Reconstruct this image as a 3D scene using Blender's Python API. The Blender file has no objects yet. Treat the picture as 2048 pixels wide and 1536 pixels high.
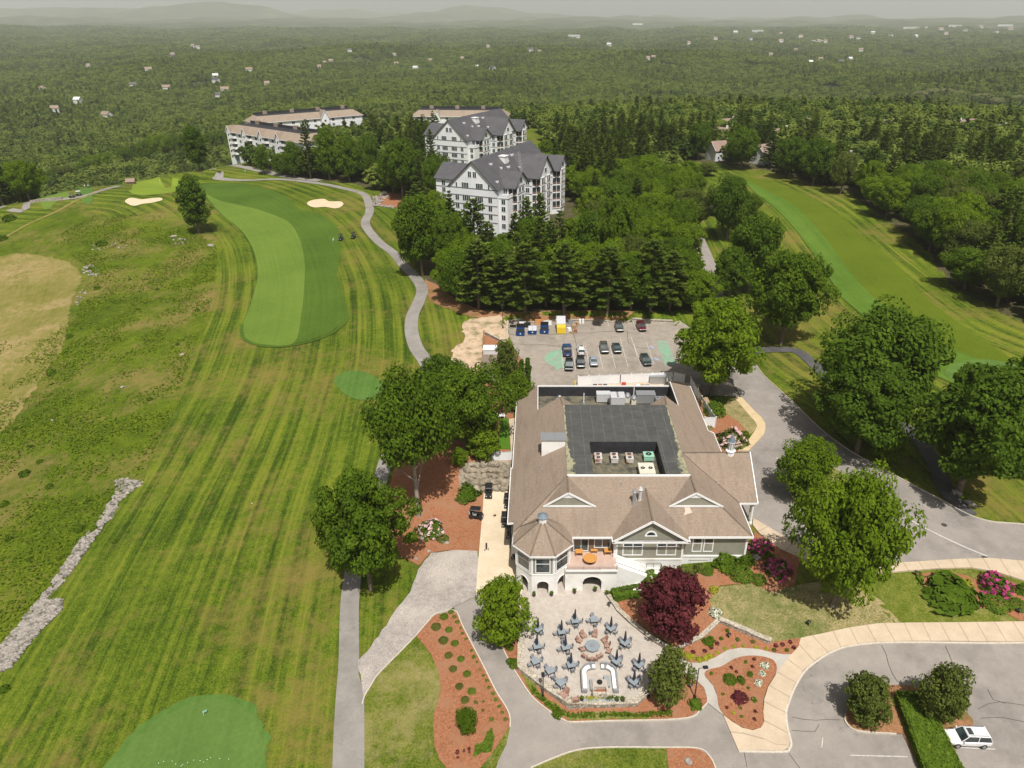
import bpy, bmesh, math, random
import numpy as np
from mathutils import Vector, Matrix
from mathutils.geometry import delaunay_2d_cdt
random.seed(7); RNG = np.random.default_rng(11)
S = bpy.context.scene
COL = S.collection
R_ = math.radians
# ---------------- camera ----------------
F, CX, CY, PITCH, H = 1420.0, 1080.0, 768.0, math.radians(27.4), 74.0
cam = bpy.data.objects.new('camera', bpy.data.cameras.new('camera')); COL.objects.link(cam)
cam.location = (0, 0, H); cam.rotation_euler = (math.pi/2-PITCH, 0, 0)
cam.data.sensor_width = 36; cam.data.lens = F/2048*36; cam.data.shift_x = -(CX-1024)/2048
cam.data.clip_start = 0.5; cam.data.clip_end = 60000
S.camera = cam
# ---------------- sky, sun, exposure ----------------
SUN_EL, SUN_AZ = R_(61), R_(12)      # the sun stands behind the camera, a little to the right
w = bpy.data.worlds.new('World'); S.world = w; w.use_nodes = True
nt = w.node_tree; bg = nt.nodes['Background']; sky = nt.nodes.new('ShaderNodeTexSky')
sky.sky_type = 'NISHITA'; sky.sun_disc = False; sky.sun_elevation = SUN_EL
sky.sun_rotation = math.pi - SUN_AZ
sky.air_density = 1.3; sky.dust_density = 6.0; sky.ozone_density = 1.0
_hs = nt.nodes.new('ShaderNodeHueSaturation'); _hs.inputs['Saturation'].default_value = .25
nt.links.new(sky.outputs[0], _hs.inputs['Color']); nt.links.new(_hs.outputs[0], bg.inputs[0])
# hazy sky: pale towards the horizon, deeper overhead
_tc = nt.nodes.new('ShaderNodeTexCoord'); _sx = nt.nodes.new('ShaderNodeSeparateXYZ'); _mr = nt.nodes.new('ShaderNodeMapRange')
nt.links.new(_tc.outputs['Generated'], _sx.inputs[0]); nt.links.new(_sx.outputs[2], _mr.inputs[0])
for _i, _v in ((1, 0.0), (2, .22), (3, .52), (4, .052)): _mr.inputs[_i].default_value = _v
nt.links.new(_mr.outputs[0], bg.inputs[1])
sd = Vector((math.sin(SUN_AZ)*math.cos(SUN_EL), -math.cos(SUN_AZ)*math.cos(SUN_EL), math.sin(SUN_EL)))
sun = bpy.data.objects.new('sun', bpy.data.lights.new('sun', 'SUN')); COL.objects.link(sun)
sun.rotation_euler = sd.to_track_quat('Z', 'Y').to_euler(); sun.location = (0, -50, 200)
sun.data.energy = 5.0; sun.data.angle = R_(0.53); sun.data.color = (1.0, 0.955, 0.88)
S.view_settings.view_transform = 'Standard'; S.view_settings.look = 'None'
S.view_settings.exposure = 0.05; S.view_settings.gamma = 1
try:
    S.cycles.volume_bounces = 1; S.cycles.max_bounces = 6; S.cycles.transparent_max_bounces = 8
except Exception: pass

# ---------------- picture point <-> place in the world ----------------
cp, sp = math.cos(PITCH), math.sin(PITCH)
def U(px, py, z=0.0):
    u = (px-CX)/F; v = (py-CY)/F
    t = (z-H)/(-sp-v*cp)
    return Vector((u*t, (cp-v*sp)*t, z))
def proj(x, y, z):
    d = y*cp-(z-H)*sp; dn = -y*sp-(z-H)*cp
    return CX+F*x/d, CY+F*dn/d
def scale_at(p):                       # picture pixels per metre at a place
    return F/(p[1]*cp-(p[2]-H)*sp)

# ---------------- the land ----------------
CTRL = [(700,1530,-1.2),(1000,1500,-1.2),(1300,1480,-1.1),(1600,1500,-.8),(2000,1480,.2),(1200,1530,-1.3),(900,1530,-1.2),(1500,1530,-1),
 (1050,1200,0),(1150,1250,0),(1100,1330,-.05),(1250,1330,-.05),(1330,1330,-.1),(1200,1400,-.1),(1060,1330,-.1),(1280,1385,-.1),(1200,1200,0),
 (1100,1450,-1.1),(1300,1462,-1.0),(1000,1380,-.9),(960,1250,-.3),(1420,1425,-.7),(1390,1340,-.2),(1480,1380,-.1),(1500,1310,0),(1560,1400,-.2),
 (960,1180,0),(985,1010,.2),(965,1090,.2),(860,1130,.2),(800,1100,.3),(740,1195,0),(760,1300,-.4),(400,1400,-.6),(250,1300,-1.2),(100,1200,-3),(0,1000,-6),(0,1500,-2.5),(-300,1300,-9),
 (1450,1165,2.4),(1520,1130,3),(1600,1150,3.1),(1420,1225,1.5),(1350,1250,1.1),(1290,1240,.7),(1470,1235,1.6),(1560,1265,1.3),(1620,1250,1.7),(1800,1255,1.9),(2040,1250,2.2),(1900,1180,2.6),(1680,1330,.3),(1800,1310,1.0),(2040,1310,1.5),(1830,1400,.5),(1540,1286,.7),(1440,1262,.5),
 (1800,1100,3.2),(2040,1130,3),(1600,1000,3.8),(1540,900,4.0),(1500,800,4.4),(1950,1000,3.4),(2300,1100,2.8),
 (1350,870,4),(1200,800,4.5),(1200,700,5),(1050,700,5),(1300,655,5.2),(1000,880,4),(980,925,3.8),(1010,990,.3),(1030,1000,.3),(930,1000,1.0),(1200,630,7.2),(1080,630,7.2),(1300,632,7.2),(1000,622,6.8),
 (860,930,3),(830,1010,1.4),(780,1000,.9),(700,1100,.4),(770,900,1.8),(870,800,4),
 (500,1000,.5),(620,800,2.3),(700,760,3.5),(560,650,3.8),(650,500,4.3),(560,430,4.8),(450,380,5.5),(310,375,6.8),(300,402,6.2),(650,405,6),(850,720,4.5),(820,560,5),(740,430,6),(350,350,6.2),(420,345,6),
 (300,700,1.5),(150,700,-2),(0,600,-4),(0,800,-7),(150,500,1),(0,450,0),(250,450,4),(100,390,4),(170,375,5),(0,410,1),(-400,450,-8),(-400,700,-14),
 (980,470,3.5),(600,345,5.5),(900,350,5),(500,325,5.5),(1130,450,4),(1350,600,5.6),(1430,560,5.5),(1100,560,5.5),
 (1800,650,5.5),(1600,450,7.5),(1450,340,9),(2040,740,4),(2040,640,6),(1390,380,8.5),(1850,400,9),(1590,680,4.6),(1700,850,3.9),(1900,900,3.6)]
CW = [tuple(U(a, b, c)) for a, b, c in CTRL]
CW += [(-100,460,4),(-170,450,2),(-70,520,4),(0,420,6),(0,560,4),(60,460,9),(120,440,10),(170,450,11),(230,500,12),(120,560,9),(250,400,10),(330,420,8),(200,620,6),
       (-260,420,-22),(-330,520,-38),(-200,560,-28),(-380,330,-26),(-230,340,-6),(-170,345,0),(-60,30,-2),(0,30,-2),(60,30,-1),(150,80,1),(-150,60,-9)]
CW = np.array(CW)
_c = 5.0
def _phi(r): return np.sqrt(r*r+_c*_c)
_D = _phi(np.hypot(CW[:,0][:,None]-CW[:,0][None], CW[:,1][:,None]-CW[:,1][None]))
_n = len(CW); _A = np.zeros((_n+3, _n+3)); _A[:_n,:_n] = _D - np.eye(_n)*1.2
_A[:_n,_n] = 1; _A[:_n,_n+1] = CW[:,0]; _A[:_n,_n+2] = CW[:,1]; _A[_n:,:_n] = _A[:_n,_n:].T
_W = np.linalg.solve(_A, np.concatenate([CW[:,2], [0,0,0]]))
def sst(t): t = np.clip(t, 0, 1); return t*t*(3-2*t)
def wav(x, y, lam, seed):
    r = np.random.default_rng(seed); o = 0
    for i in range(7):
        a = r.uniform(0, 6.283); k = 6.283/(lam*r.uniform(.6, 1.6)); o = o+np.sin(k*(x*math.cos(a)+y*math.sin(a))+r.uniform(0, 6.283))
    return o/2.6
def T0(x, y):
    x = np.asarray(x, float); y = np.asarray(y, float)
    z = _W[_n]+_W[_n+1]*x+_W[_n+2]*y
    for i in range(_n): z = z+_W[i]*_phi(np.hypot(x-CW[i,0], y-CW[i,1]))
    z = np.clip(z, -45, 13)
    r = np.hypot(x, y); az = x/np.maximum(y, 60)
    g = sst((az+.55)/.55)
    d0 = 380+150*g; d1 = 560+460*g
    v = -42+9*wav(x, y, 900, 3)+4*wav(x, y, 330, 4)
    v = v+26*np.exp(-((x-830)/330)**2-((y-1180)/260)**2)
    v = v+22*np.exp(-((x+420)/700)**2-((y-2300)/300)**2)
    v = v+18*np.exp(-((x-300)/500)**2-((y-1900)/250)**2)
    far = sst((r-3200)/8500)
    v = v+far*(66+26*wav(x, y, 2600, 9)+14*wav(x, y, 1100, 10))
    v = v+sst((r-11000)/3000)*(95+75*wav(x, y, 4200, 21)+25*wav(x,y,1500,22))*sst((-az+.35)/.6)
    w_ = sst((r-d0)/(d1-d0))
    return z*(1-w_)+v*w_
ROWS = [18.0]
while ROWS[-1] < 15500:
    y_ = ROWS[-1]; ROWS.append(y_+(1.0 if y_ < 100 else min(1.0+(y_-100)*.008, 1e9)))
ROWS = np.array(ROWS); NU = 380
US = np.linspace(-1, 1, NU)
def KW(y): return 118+.92*y
GX = US[None,:]*KW(ROWS)[:,None]; GY = np.repeat(ROWS[:,None], NU, 1)
GZ = T0(GX, GY)
def _inq(x, y, poly):
    c = np.zeros(x.shape, bool); n = len(poly)
    for i in range(n):
        x1, y1 = poly[i]; x2, y2 = poly[(i+1)%n]
        if y1 != y2: c ^= ((y1 > y) != (y2 > y)) & (x < (x2-x1)*(y-y1)/(y2-y1)+x1)
    return c
_PT = [tuple(U(*p, 0)[:2]) for p in [(1020,1190),(1036,1150),(1140,1140),(1300,1150),(1225,1192),(1242,1219),(1266,1241),(1313,1278),(1352,1304),(1390,1330),(1378,1360),(1345,1355),(1294,1388),(1270,1411),(1137,1413),(1040,1345),(1030,1272)]]
GZ = np.where(_inq(GX, GY, _PT), np.clip(GZ, -.4, -.02), GZ)
_LT = [tuple(U(*p, 5)[:2]) for p in [(1016,645),(1100,643),(1345,645),(1420,690),(1440,760),(1030,780),(1050,730),(1020,690)]]
GZ = np.where(_inq(GX, GY, _LT), np.minimum(GZ, 5.0), GZ)
GZ = np.where((GX > -4.5)&(GX < 15)&(GY > 75)&(GY < 84), np.minimum(GZ, -.02), GZ)
def T(x, y):
    x = np.asarray(x, float); y = np.clip(np.asarray(y, float), ROWS[0]+.01, ROWS[-1]-.01)
    j = np.clip(np.searchsorted(ROWS, y)-1, 0, len(ROWS)-2)
    fy = (y-ROWS[j])/(ROWS[j+1]-ROWS[j])
    u = (x/KW(y)+1)/2*(NU-1); i = np.clip(np.floor(u).astype(int), 0, NU-2); fx = np.clip(u-i, 0, 1)
    z = (GZ[j,i]*(1-fx)+GZ[j,i+1]*fx)*(1-fy)+(GZ[j+1,i]*(1-fx)+GZ[j+1,i+1]*fx)*fy
    return z if z.ndim else float(z)
def G(px, py, dz=0.0):                  # where the sight line through a picture point meets the land
    u = (px-CX)/F; v = (py-CY)/F
    dx, dy, dzv = u, cp-v*sp, -sp-v*cp
    t = 20.0; prev = t
    while t < 40000:
        x, y, z = dx*t, dy*t, H+dzv*t
        if z < T(x, y)+dz: break
        prev = t; t += max(1.0, t*.012)
    a, b = prev, t
    for _ in range(26):
        m = (a+b)/2
        if H+dzv*m < T(dx*m, dy*m)+dz: b = m
        else: a = m
    return Vector((dx*b, dy*b, H+dzv*b))

# ---------------- materials ----------------
def newmat(name):
    m = bpy.data.materials.new(name); m.use_nodes = True
    n = m.node_tree.nodes; b = n['Principled BSDF']
    return m, m.node_tree, b
def rgba(c): return (c[0], c[1], c[2], 1)
class NT:
    def __init__(s, nt): s.t = nt
    def n(s, kind, **kw):
        x = s.t.nodes.new('ShaderNode'+kind)
        for k, v in kw.items():
            if k.startswith('_'): setattr(x, k[1:], v)
            else: x.inputs[k.replace('__', ' ')].default_value = v
        return x
    def l(s, a, b): s.t.links.new(a, b)
    def noise(s, vec, scale, detail=4, rough=.55, dist=0):
        x = s.n('TexNoise', Scale=scale, Detail=detail, Roughness=rough, Distortion=dist)
        if vec is not None: s.l(vec, x.inputs['Vector'])
        return x.outputs['Fac']
    def ramp(s, fac, stops):
        x = s.n('ValToRGB'); e = x.color_ramp.elements
        while len(e) < len(stops): e.new(.5)
        for i, (p, c) in enumerate(stops):
            e[i].position = p; e[i].color = rgba(c) if not isinstance(c, (int, float)) else (c, c, c, 1)
        s.l(fac, x.inputs[0]); return x.outputs[0]
    def mix(s, fac, a, b, mode='MIX'):
        x = s.n('Mix', _data_type='RGBA', _blend_type=mode)
        for k, v in ((0, fac), (6, a), (7, b)):
            if hasattr(v, 'is_linked') or isinstance(v, bpy.types.NodeSocket): s.l(v, x.inputs[k])
            else: x.inputs[k].default_value = v if k == 0 else rgba(v)
        return x.outputs[2]
    def math(s, op, a, b=0.0, c=None):
        x = s.n('Math', _operation=op)
        for i, v in enumerate((a, b, c)):
            if v is None: continue
            if isinstance(v, bpy.types.NodeSocket): s.l(v, x.inputs[i])
            else: x.inputs[i].default_value = v
        return x.outputs[0]
def pos(h):
    return h.n('NewGeometry').outputs['Position']
def scaled(h, vec, sc):
    x = h.n('Mapping'); x.inputs['Scale'].default_value = sc; h.l(vec, x.inputs[0]); return x.outputs[0]
def bump(h, b, fac, strength=.3, dist=.05):
    x = h.n('Bump', Strength=strength, Distance=dist); h.l(fac, x.inputs['Height']); h.l(x.outputs[0], b.inputs['Normal'])
def noisy(name, c1, c2, scale=1.0, rough=.85, c3=None, scale3=.1, bumpy=0.0, spec=.25, metal=0.0, fine=None):
    m, t, b = newmat(name); h = NT(t); p = pos(h)
    col = h.ramp(h.noise(p, scale, 5, .65), [(.3, c1), (.7, c2)])
    if c3 is not None:
        col = h.mix(h.ramp(h.noise(p, scale3, 4, .6), [(.48, 0.0), (.66, 1.0)]), col, c3)
    if fine:
        col = h.mix(fine, col, h.ramp(h.noise(p, scale*9, 2, .6), [(.3, 0.0), (.7, 1.0)]), 'OVERLAY')
    h.l(col, b.inputs['Base Color']); b.inputs['Roughness'].default_value = rough
    b.inputs['Specular IOR Level'].default_value = spec; b.inputs['Metallic'].default_value = metal
    if bumpy: bump(h, b, h.noise(p, scale*3, 4, .7), bumpy, .05)
    return m
def plain(name, c, rough=.5, metal=0.0, spec=.5, coat=0.0):
    m, t, b = newmat(name); h = NT(t); p = pos(h)
    col = h.mix(h.ramp(h.noise(p, 3.0, 3), [(.35, 0.0), (.75, 1.0)]), c, tuple(x*.86 for x in c))
    h.l(col, b.inputs['Base Color'])
    b.inputs['Roughness'].default_value = rough; b.inputs['Metallic'].default_value = metal
    b.inputs['Specular IOR Level'].default_value = spec; b.inputs['Coat Weight'].default_value = coat
    return m
M = {}
def grassmat(name, stops, streak=0.0, stripe=0.0, width=3.3, dry=None, dryamt=(.5, .7), clump=.9, bumpy=.5, detailscale=.06, tuft=.5):
    """stops: dark..light greens; stripes follow the mowing coordinates stored in the uv map"""
    m, t, b = newmat(name); h = NT(t); p = pos(h)
    n1 = h.noise(p, detailscale, 5, .6); n2 = h.noise(p, clump, 5, .7); n3 = h.noise(p, 4.5, 3, .7)
    f = h.math('ADD', h.math('MULTIPLY', n1, .5), h.math('MULTIPLY', n2, .5))
    if streak or stripe:
        uv = h.n('UVMap', _uv_map='mow').outputs[0]
        s1 = h.noise(scaled(h, uv, (.018, 1.1, 1)), 1, 3, .6, .3)
        f = h.math('ADD', f, h.math('MULTIPLY', h.math('SUBTRACT', s1, .5), streak))
        if stripe:
            sx = h.n('SeparateXYZ'); h.l(uv, sx.inputs[0])
            wob = h.noise(scaled(h, uv, (.02, .05, 1)), 1, 2)
            ph = h.math('ADD', h.math('DIVIDE', sx.outputs[1], width), h.math('MULTIPLY', wob, .9))
            sn = h.math('SINE', h.math('MULTIPLY', ph, math.pi))
            sn = h.math('MULTIPLY', h.math('MINIMUM', h.math('MAXIMUM', h.math('MULTIPLY', sn, 3), -1), 1), stripe)
            fade = h.noise(p, .035, 3); py_ = h.n('SeparateXYZ'); h.l(p, py_.inputs[0]); nr_ = h.n('MapRange'); h.l(py_.outputs[1], nr_.inputs[0])
            for i_, v_ in ((1, 58), (2, 112), (3, .3), (4, 1.15)): nr_.inputs[i_].default_value = v_
            near_ = nr_.outputs[0]
            f = h.math('ADD', f, h.math('MULTIPLY', sn, h.math('MULTIPLY', h.ramp(fade, [(.35, 0.15), (.6, 1.0)]), near_)))
    f = h.math('ADD', f, h.math('MULTIPLY', h.math('SUBTRACT', n3, .5), tuft))
    n = len(stops); col = h.ramp(f, [(.28+.44*i/(n-1), c) for i, c in enumerate(stops)])
    if dry:
        dn = h.math('ADD', h.math('MULTIPLY', h.noise(p, .045, 5, .65), .65), h.math('MULTIPLY', h.noise(p, .6, 5, .75), .35))
        col = h.mix(h.ramp(dn, [(dryamt[0], 0.0), (dryamt[1], 1.0)]), col, dry)
    h.l(col, b.inputs['Base Color']); b.inputs['Roughness'].default_value = .9; b.inputs['Specular IOR Level'].default_value = .1
    if bumpy: bump(h, b, h.math('ADD', n2, n3), bumpy, .12)
    return m
M['rough'] = grassmat('mown_rough', [(.026,.050,.004),(.060,.096,.006),(.100,.142,.010),(.165,.180,.020)], .85, .09, 2.2, (.19,.145,.04), (.49,.66), tuft=.9)
M['fair_dark'] = grassmat('fairway_dark', [(.042,.082,.010),(.066,.118,.014),(.09,.15,.020)], .3, .0, dry=None, bumpy=.15, tuft=.25, clump=1.6)
M['fair_light'] = grassmat('fairway_light', [(.080,.138,.020),(.115,.180,.026),(.15,.215,.036)], .3, .0, dry=None, bumpy=.15, tuft=.25, clump=1.6)
M['fair_right'] = grassmat('fairway_olive', [(.060,.092,.006),(.088,.125,.008),(.115,.155,.012)], .18, .0, dry=None, bumpy=.15, tuft=.25, clump=1.6)
M['green'] = grassmat('putting_green', [(.066,.120,.024),(.090,.158,.033),(.125,.20,.046)], .25, .05, 2.4, bumpy=.1, tuft=.15, clump=2)
M['fair_vivid'] = grassmat('vivid_fairway', [(.055,.110,.012),(.082,.150,.018),(.115,.19,.028)], .3, .04, 3.0, bumpy=.15, tuft=.3)
M['softtee'] = grassmat('soft_tee_green', [(.055,.11,.018),(.08,.155,.03),(.11,.19,.04)], .5, .03, 2.4, bumpy=.1, tuft=.3)
M['farputt'] = grassmat('far_putting_green', [(.14,.20,.02),(.19,.26,.03)], .1, .05, 3.4, bumpy=.1, tuft=.15)
M['meadow'] = grassmat('meadow', [(.030,.052,.004),(.062,.098,.005),(.105,.145,.007),(.16,.185,.015)], .0, .0, dry=(.20,.155,.05), dryamt=(.47,.62), clump=.35, bumpy=1.0, detailscale=.03, tuft=1.0)
M['dryfield'] = grassmat('dry_field', [(.10,.11,.015),(.165,.155,.035),(.22,.185,.06),(.27,.21,.08)], .25, .0, 2.6, dry=(.35,.25,.13), dryamt=(.5,.66), clump=.3, tuft=.5)
M['lawn'] = grassmat('lawn', [(.036,.062,.005),(.080,.112,.010),(.135,.155,.022),(.22,.20,.055)], .15, .0, dry=(.30,.24,.11), dryamt=(.47,.66), clump=.7, bumpy=.7, tuft=.9)
M['drylawn'] = grassmat('dry_lawn', [(.10,.12,.025),(.22,.19,.075),(.32,.26,.13),(.38,.30,.16)], .0, .0, dry=(.07,.11,.016), dryamt=(.52,.68), clump=.8, bumpy=1.0, tuft=1.1)
M['softgreen'] = grassmat('courtyard_lawn', [(.05,.12,.01),(.08,.17,.015)], .0)
M['floor'] = noisy('forest_floor', (.045,.04,.02), (.10,.085,.035), .4, .95, (.05,.06,.015), .15, .5)
M['farland'] = noisy('far_wooded_land', (.018,.030,.008), (.040,.058,.014), .02, .95, (.075,.09,.03), .004, .0)
def asphalt(name, c1, c2, scale=.35):
    m, t, b = newmat(name); h = NT(t); p = pos(h)
    col = h.ramp(h.noise(p, scale, 6, .7), [(.3, c1), (.7, c2)])
    col = h.mix(.35, col, h.ramp(h.noise(p, 14, 2, .7), [(.25, .25), (.75, .75)]), 'OVERLAY')
    v = h.n('TexVoronoi', _feature='DISTANCE_TO_EDGE', Scale=.085)
    d = h.n('Mix', _data_type='VECTOR'); d.inputs[0].default_value = .06
    nn = h.n('TexNoise', Scale=.5, Detail=5); h.l(p, nn.inputs['Vector'])
    sc = h.n('VectorMath', _operation='MULTIPLY_ADD'); h.l(nn.outputs['Color'], sc.inputs[0]); sc.inputs[1].default_value = (7, 7, 7); h.l(p, sc.inputs[2])
    h.l(sc.outputs[0], v.inputs['Vector'])
    cr = h.ramp(v.outputs['Distance'], [(.0, 1.0), (.0030, 0.0)])
    gate = h.ramp(h.noise(p, .05, 3), [(.5, 0.0), (.58, .75)])
    col = h.mix(h.math('MULTIPLY', cr, gate), col, (.035,.035,.035))
    st = h.ramp(h.noise(p, .10, 5, .75), [(.48, 0.0), (.72, .7)])
    col = h.mix(st, col, tuple(x*.62 for x in c1))
    h.l(col, b.inputs['Base Color']); b.inputs['Roughness'].default_value = .9; b.inputs['Specular IOR Level'].default_value = .2
    bump(h, b, h.noise(p, 20, 2), .15, .01)
    return m
M['asphalt'] = asphalt('asphalt', (.235,.212,.19), (.305,.275,.248))
M['asphalt_lot'] = asphalt('asphalt_old', (.25,.215,.18), (.35,.305,.26), .6)
M['asphalt_dark'] = asphalt('asphalt_dark', (.075,.072,.075), (.115,.11,.108))
M['cartpath'] = asphalt('cart_path_asphalt', (.225,.208,.19), (.295,.272,.25))
M['cartpath_far'] = asphalt('cart_path_far', (.17,.155,.14), (.23,.21,.19))
def concrete(name, c1, c2, grid=2.4, joint=.25):
    m, t, b = newmat(name); h = NT(t); p = pos(h)
    col = h.ramp(h.noise(p, .5, 6, .7), [(.3, c1), (.7, c2)])
    col = h.mix(.25, col, h.ramp(h.noise(p, 9, 3, .7), [(.25, .25), (.75, .75)]), 'OVERLAY')
    if grid:
        uv = h.n('UVMap', _uv_map='mow').outputs[0]
        sx = h.n('SeparateXYZ'); h.l(uv, sx.inputs[0])
        fr = h.math('FRACT', h.math('DIVIDE', sx.outputs[0], grid))
        ln = h.math('LESS_THAN', fr, .10/grid*1.3)
        col = h.mix(h.math('MULTIPLY', ln, joint), col, tuple(x*.35 for x in c1))
    h.l(col, b.inputs['Base Color']); b.inputs['Roughness'].default_value = .85; b.inputs['Specular IOR Level'].default_value = .2
    return m
M['walk'] = concrete('tan_concrete', (.44,.35,.25), (.55,.445,.33), joint=.45)
M['walk_y'] = concrete('yellow_concrete', (.50,.38,.22), (.58,.45,.28))
M['cartpad'] = concrete('cart_pad_concrete', (.52,.43,.30), (.62,.52,.385), 0)
M['pathgrey'] = concrete('grey_concrete', (.34,.315,.28), (.44,.41,.37), 0)
M['kerb'] = noisy('kerb_stone', (.42,.38,.33), (.6,.54,.46), 3)
M['mulch'] = noisy('red_mulch', (.19,.075,.038), (.40,.18,.095), 3.6, .95, (.30,.15,.085), .35, 1.0, .1, fine=.4)
M['mulch_tan'] = noisy('faded_mulch', (.20,.10,.05), (.38,.20,.10), 3.0, .95, (.12,.10,.03), .25, .8, .1)
M['sand'] = noisy('bunker_sand', (.55,.42,.28), (.66,.52,.37), .6, .95)
M['sandlot'] = noisy('sandy_ground', (.42,.30,.20), (.55,.42,.30), .6, .95, (.16,.15,.06), .35, .4)
M['gravel'] = noisy('gravel', (.25,.225,.205), (.38,.34,.31), 1.1, .95, (.42,.37,.33), .12, .5, fine=.4)
def patiomat():
    m, t, b = newmat('patio_pavers'); h = NT(t); p = pos(h)
    br = h.n('TexBrick', Scale=1.0); br.inputs['Color1'].default_value = rgba((.44,.385,.335)); br.inputs['Color2'].default_value = rgba((.36,.315,.27))
    br.inputs['Mortar'].default_value = rgba((.30,.25,.20)); br.inputs['Mortar Size'].default_value = .012; br.inputs['Brick Width'].default_value = .45; br.inputs['Row Height'].default_value = .3
    mp = h.n('Mapping'); mp.inputs['Rotation'].default_value = (0, 0, .6); h.l(p, mp.inputs[0]); h.l(mp.outputs[0], br.inputs['Vector'])
    col = h.mix(h.ramp(h.noise(p, .7, 6, .75), [(.35, 0.0), (.7, .75)]), br.outputs[0], (.50,.455,.41))
    col = h.mix(h.ramp(h.noise(p, 2.2, 4, .7), [(.55, 0.0), (.8, .5)]), col, (.33,.27,.22))
    h.l(col, b.inputs['Base Color']); b.inputs['Roughness'].default_value = .85
    return m
M['patio'] = patiomat()
def shingle(name, c1, c2, c3):
    m, t, b = newmat(name); h = NT(t); p = pos(h)
    col = h.ramp(h.noise(scaled(h, p, (3.0, 3.0, 6.0)), 1.0, 3, .8), [(.3, c1), (.7, c2)])
    col = h.mix(h.ramp(h.noise(p, .18, 5, .7), [(.45, 0.0), (.75, .65)]), col, c3)
    sx = h.n('SeparateXYZ'); h.l(p, sx.inputs[0])
    ln = h.math('FRACT', h.math('MULTIPLY', sx.outputs[2], 9.0))
    col = h.mix(h.math('MULTIPLY', h.math('LESS_THAN', ln, .18), .3), col, tuple(x*.5 for x in c1))
    h.l(col, b.inputs['Base Color']); b.inputs['Roughness'].default_value = .9; b.inputs['Specular IOR Level'].default_value = .15
    st_ = h.ramp(h.noise(scaled(h, p, (.9, .12, .3)), 1.0, 5, .7), [(.50, 0.0), (.75, .45)])
    col = h.mix(st_, col, tuple(x*.55 for x in c1)); h.l(col, b.inputs['Base Color'])
    bump(h, b, h.noise(p, 9, 3), .35, .03)
    return m
M['shingle'] = shingle('tan_shingles', (.215,.165,.125), (.325,.255,.20), (.225,.18,.145))
M['shingle_brown'] = shingle('light_brown_shingles', (.25,.195,.15), (.33,.265,.21), (.24,.195,.16))
def standing_seam():
    m, t, b = newmat('charcoal_ribbed_roof'); h = NT(t); p = pos(h)
    col = h.ramp(h.noise(p, .3, 5, .7), [(.3, (.062,.060,.068)), (.7, (.098,.094,.102))])
    tc = h.n('TexCoord').outputs['Object']; sx = h.n('SeparateXYZ'); h.l(tc, sx.inputs[0])
    a = h.math('LESS_THAN', h.math('FRACT', h.math('MULTIPLY', h.math('ADD', sx.outputs[0], sx.outputs[1]), 1.6)), .16)
    col = h.mix(h.math('MULTIPLY', a, .45), col, (.035,.034,.04))
    h.l(col, b.inputs['Base Color']); b.inputs['Roughness'].default_value = .6
    return m
M['greyroof'] = standing_seam()
def flatroof():
    m, t, b = newmat('black_membrane_roof'); h = NT(t); p = pos(h)
    col = h.ramp(h.noise(p, .5, 6, .75), [(.3, (.045,.046,.045)), (.7, (.085,.085,.08))])
    v = h.n('TexBrick', Scale=.28); v.inputs['Color1'].default_value = (0,0,0,1); v.inputs['Color2'].default_value = (0,0,0,1); v.inputs['Mortar'].default_value = (1,1,1,1)
    v.inputs['Mortar Size'].default_value = .007; v.inputs['Brick Width'].default_value = 1.3; v.inputs['Row Height'].default_value = .5; v.offset = .37; v.squash = .6; v.squash_frequency = 3
    mp = h.n('Mapping'); mp.inputs['Rotation'].default_value = (0, 0, 1.5708); h.l(p, mp.inputs[0]); h.l(mp.outputs[0], v.inputs['Vector'])
    col = h.mix(h.math('MULTIPLY', v.outputs[0], h.ramp(h.noise(p, 1.1, 3), [(.3, .1), (.6, .55)])), col, (.26,.27,.21))
    h.l(col, b.inputs['Base Color']); b.inputs['Roughness'].default_value = .75
    return m
M['membrane'] = flatroof()
M['blackwall'] = noisy('black_membrane_wall', (.022,.022,.026), (.04,.04,.045), .8, .55)
M['roofstain'] = noisy('roof_grime', (.10,.09,.06), (.19,.17,.12), 1.4, .9, (.05,.05,.045), .6)
def siding():
    m, t, b = newmat('sage_clapboard'); h = NT(t); p = pos(h)
    col = h.ramp(h.noise(p, .8, 5, .7), [(.3, (.25,.245,.19)), (.7, (.31,.30,.24))])
    sx = h.n('SeparateXYZ'); h.l(p, sx.inputs[0])
    fr = h.math('FRACT', h.math('MULTIPLY', sx.outputs[2], 6.0))
    col = h.mix(h.math('MULTIPLY', h.math('LESS_THAN', fr, .16), .5), col, (.13,.125,.10))
    h.l(col, b.inputs['Base Color']); b.inputs['Roughness'].default_value = .75
    bump(h, b, fr, .5, .03)
    return m
M['siding'] = siding()
M['stucco'] = noisy('white_stucco', (.72,.71,.68), (.80,.79,.77), .7, .85, (.62,.60,.56), .35)
M['trim'] = plain('white_trim', (.80,.80,.80), .5)
M['aptwall'] = noisy('white_apartment_wall', (.70,.71,.73), (.78,.78,.79), .3, .8, (.64,.66,.69), .15)
M['band'] = plain('grey_band', (.16,.16,.18), .7)
M['vinyl'] = plain('white_vinyl', (.80,.80,.81), .4)
def glass():
    m, t, b = newmat('window_glass'); h = NT(t); p = pos(h)
    col = h.ramp(h.noise(p, .5, 3), [(.35, (.018,.024,.028)), (.7, (.06,.085,.085))])
    h.l(col, b.inputs['Base Color']); b.inputs['Roughness'].default_value = .08; b.inputs['Specular IOR Level'].default_value = .8
    return m
M['glass'] = glass()
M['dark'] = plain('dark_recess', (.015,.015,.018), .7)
M['metal'] = plain('galvanised_metal', (.45,.46,.48), .45, .6)
M['lightmetal'] = plain('pale_unit_metal', (.56,.56,.58), .5, .1)
M['black'] = plain('black_paint', (.018,.018,.02), .45)
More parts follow.
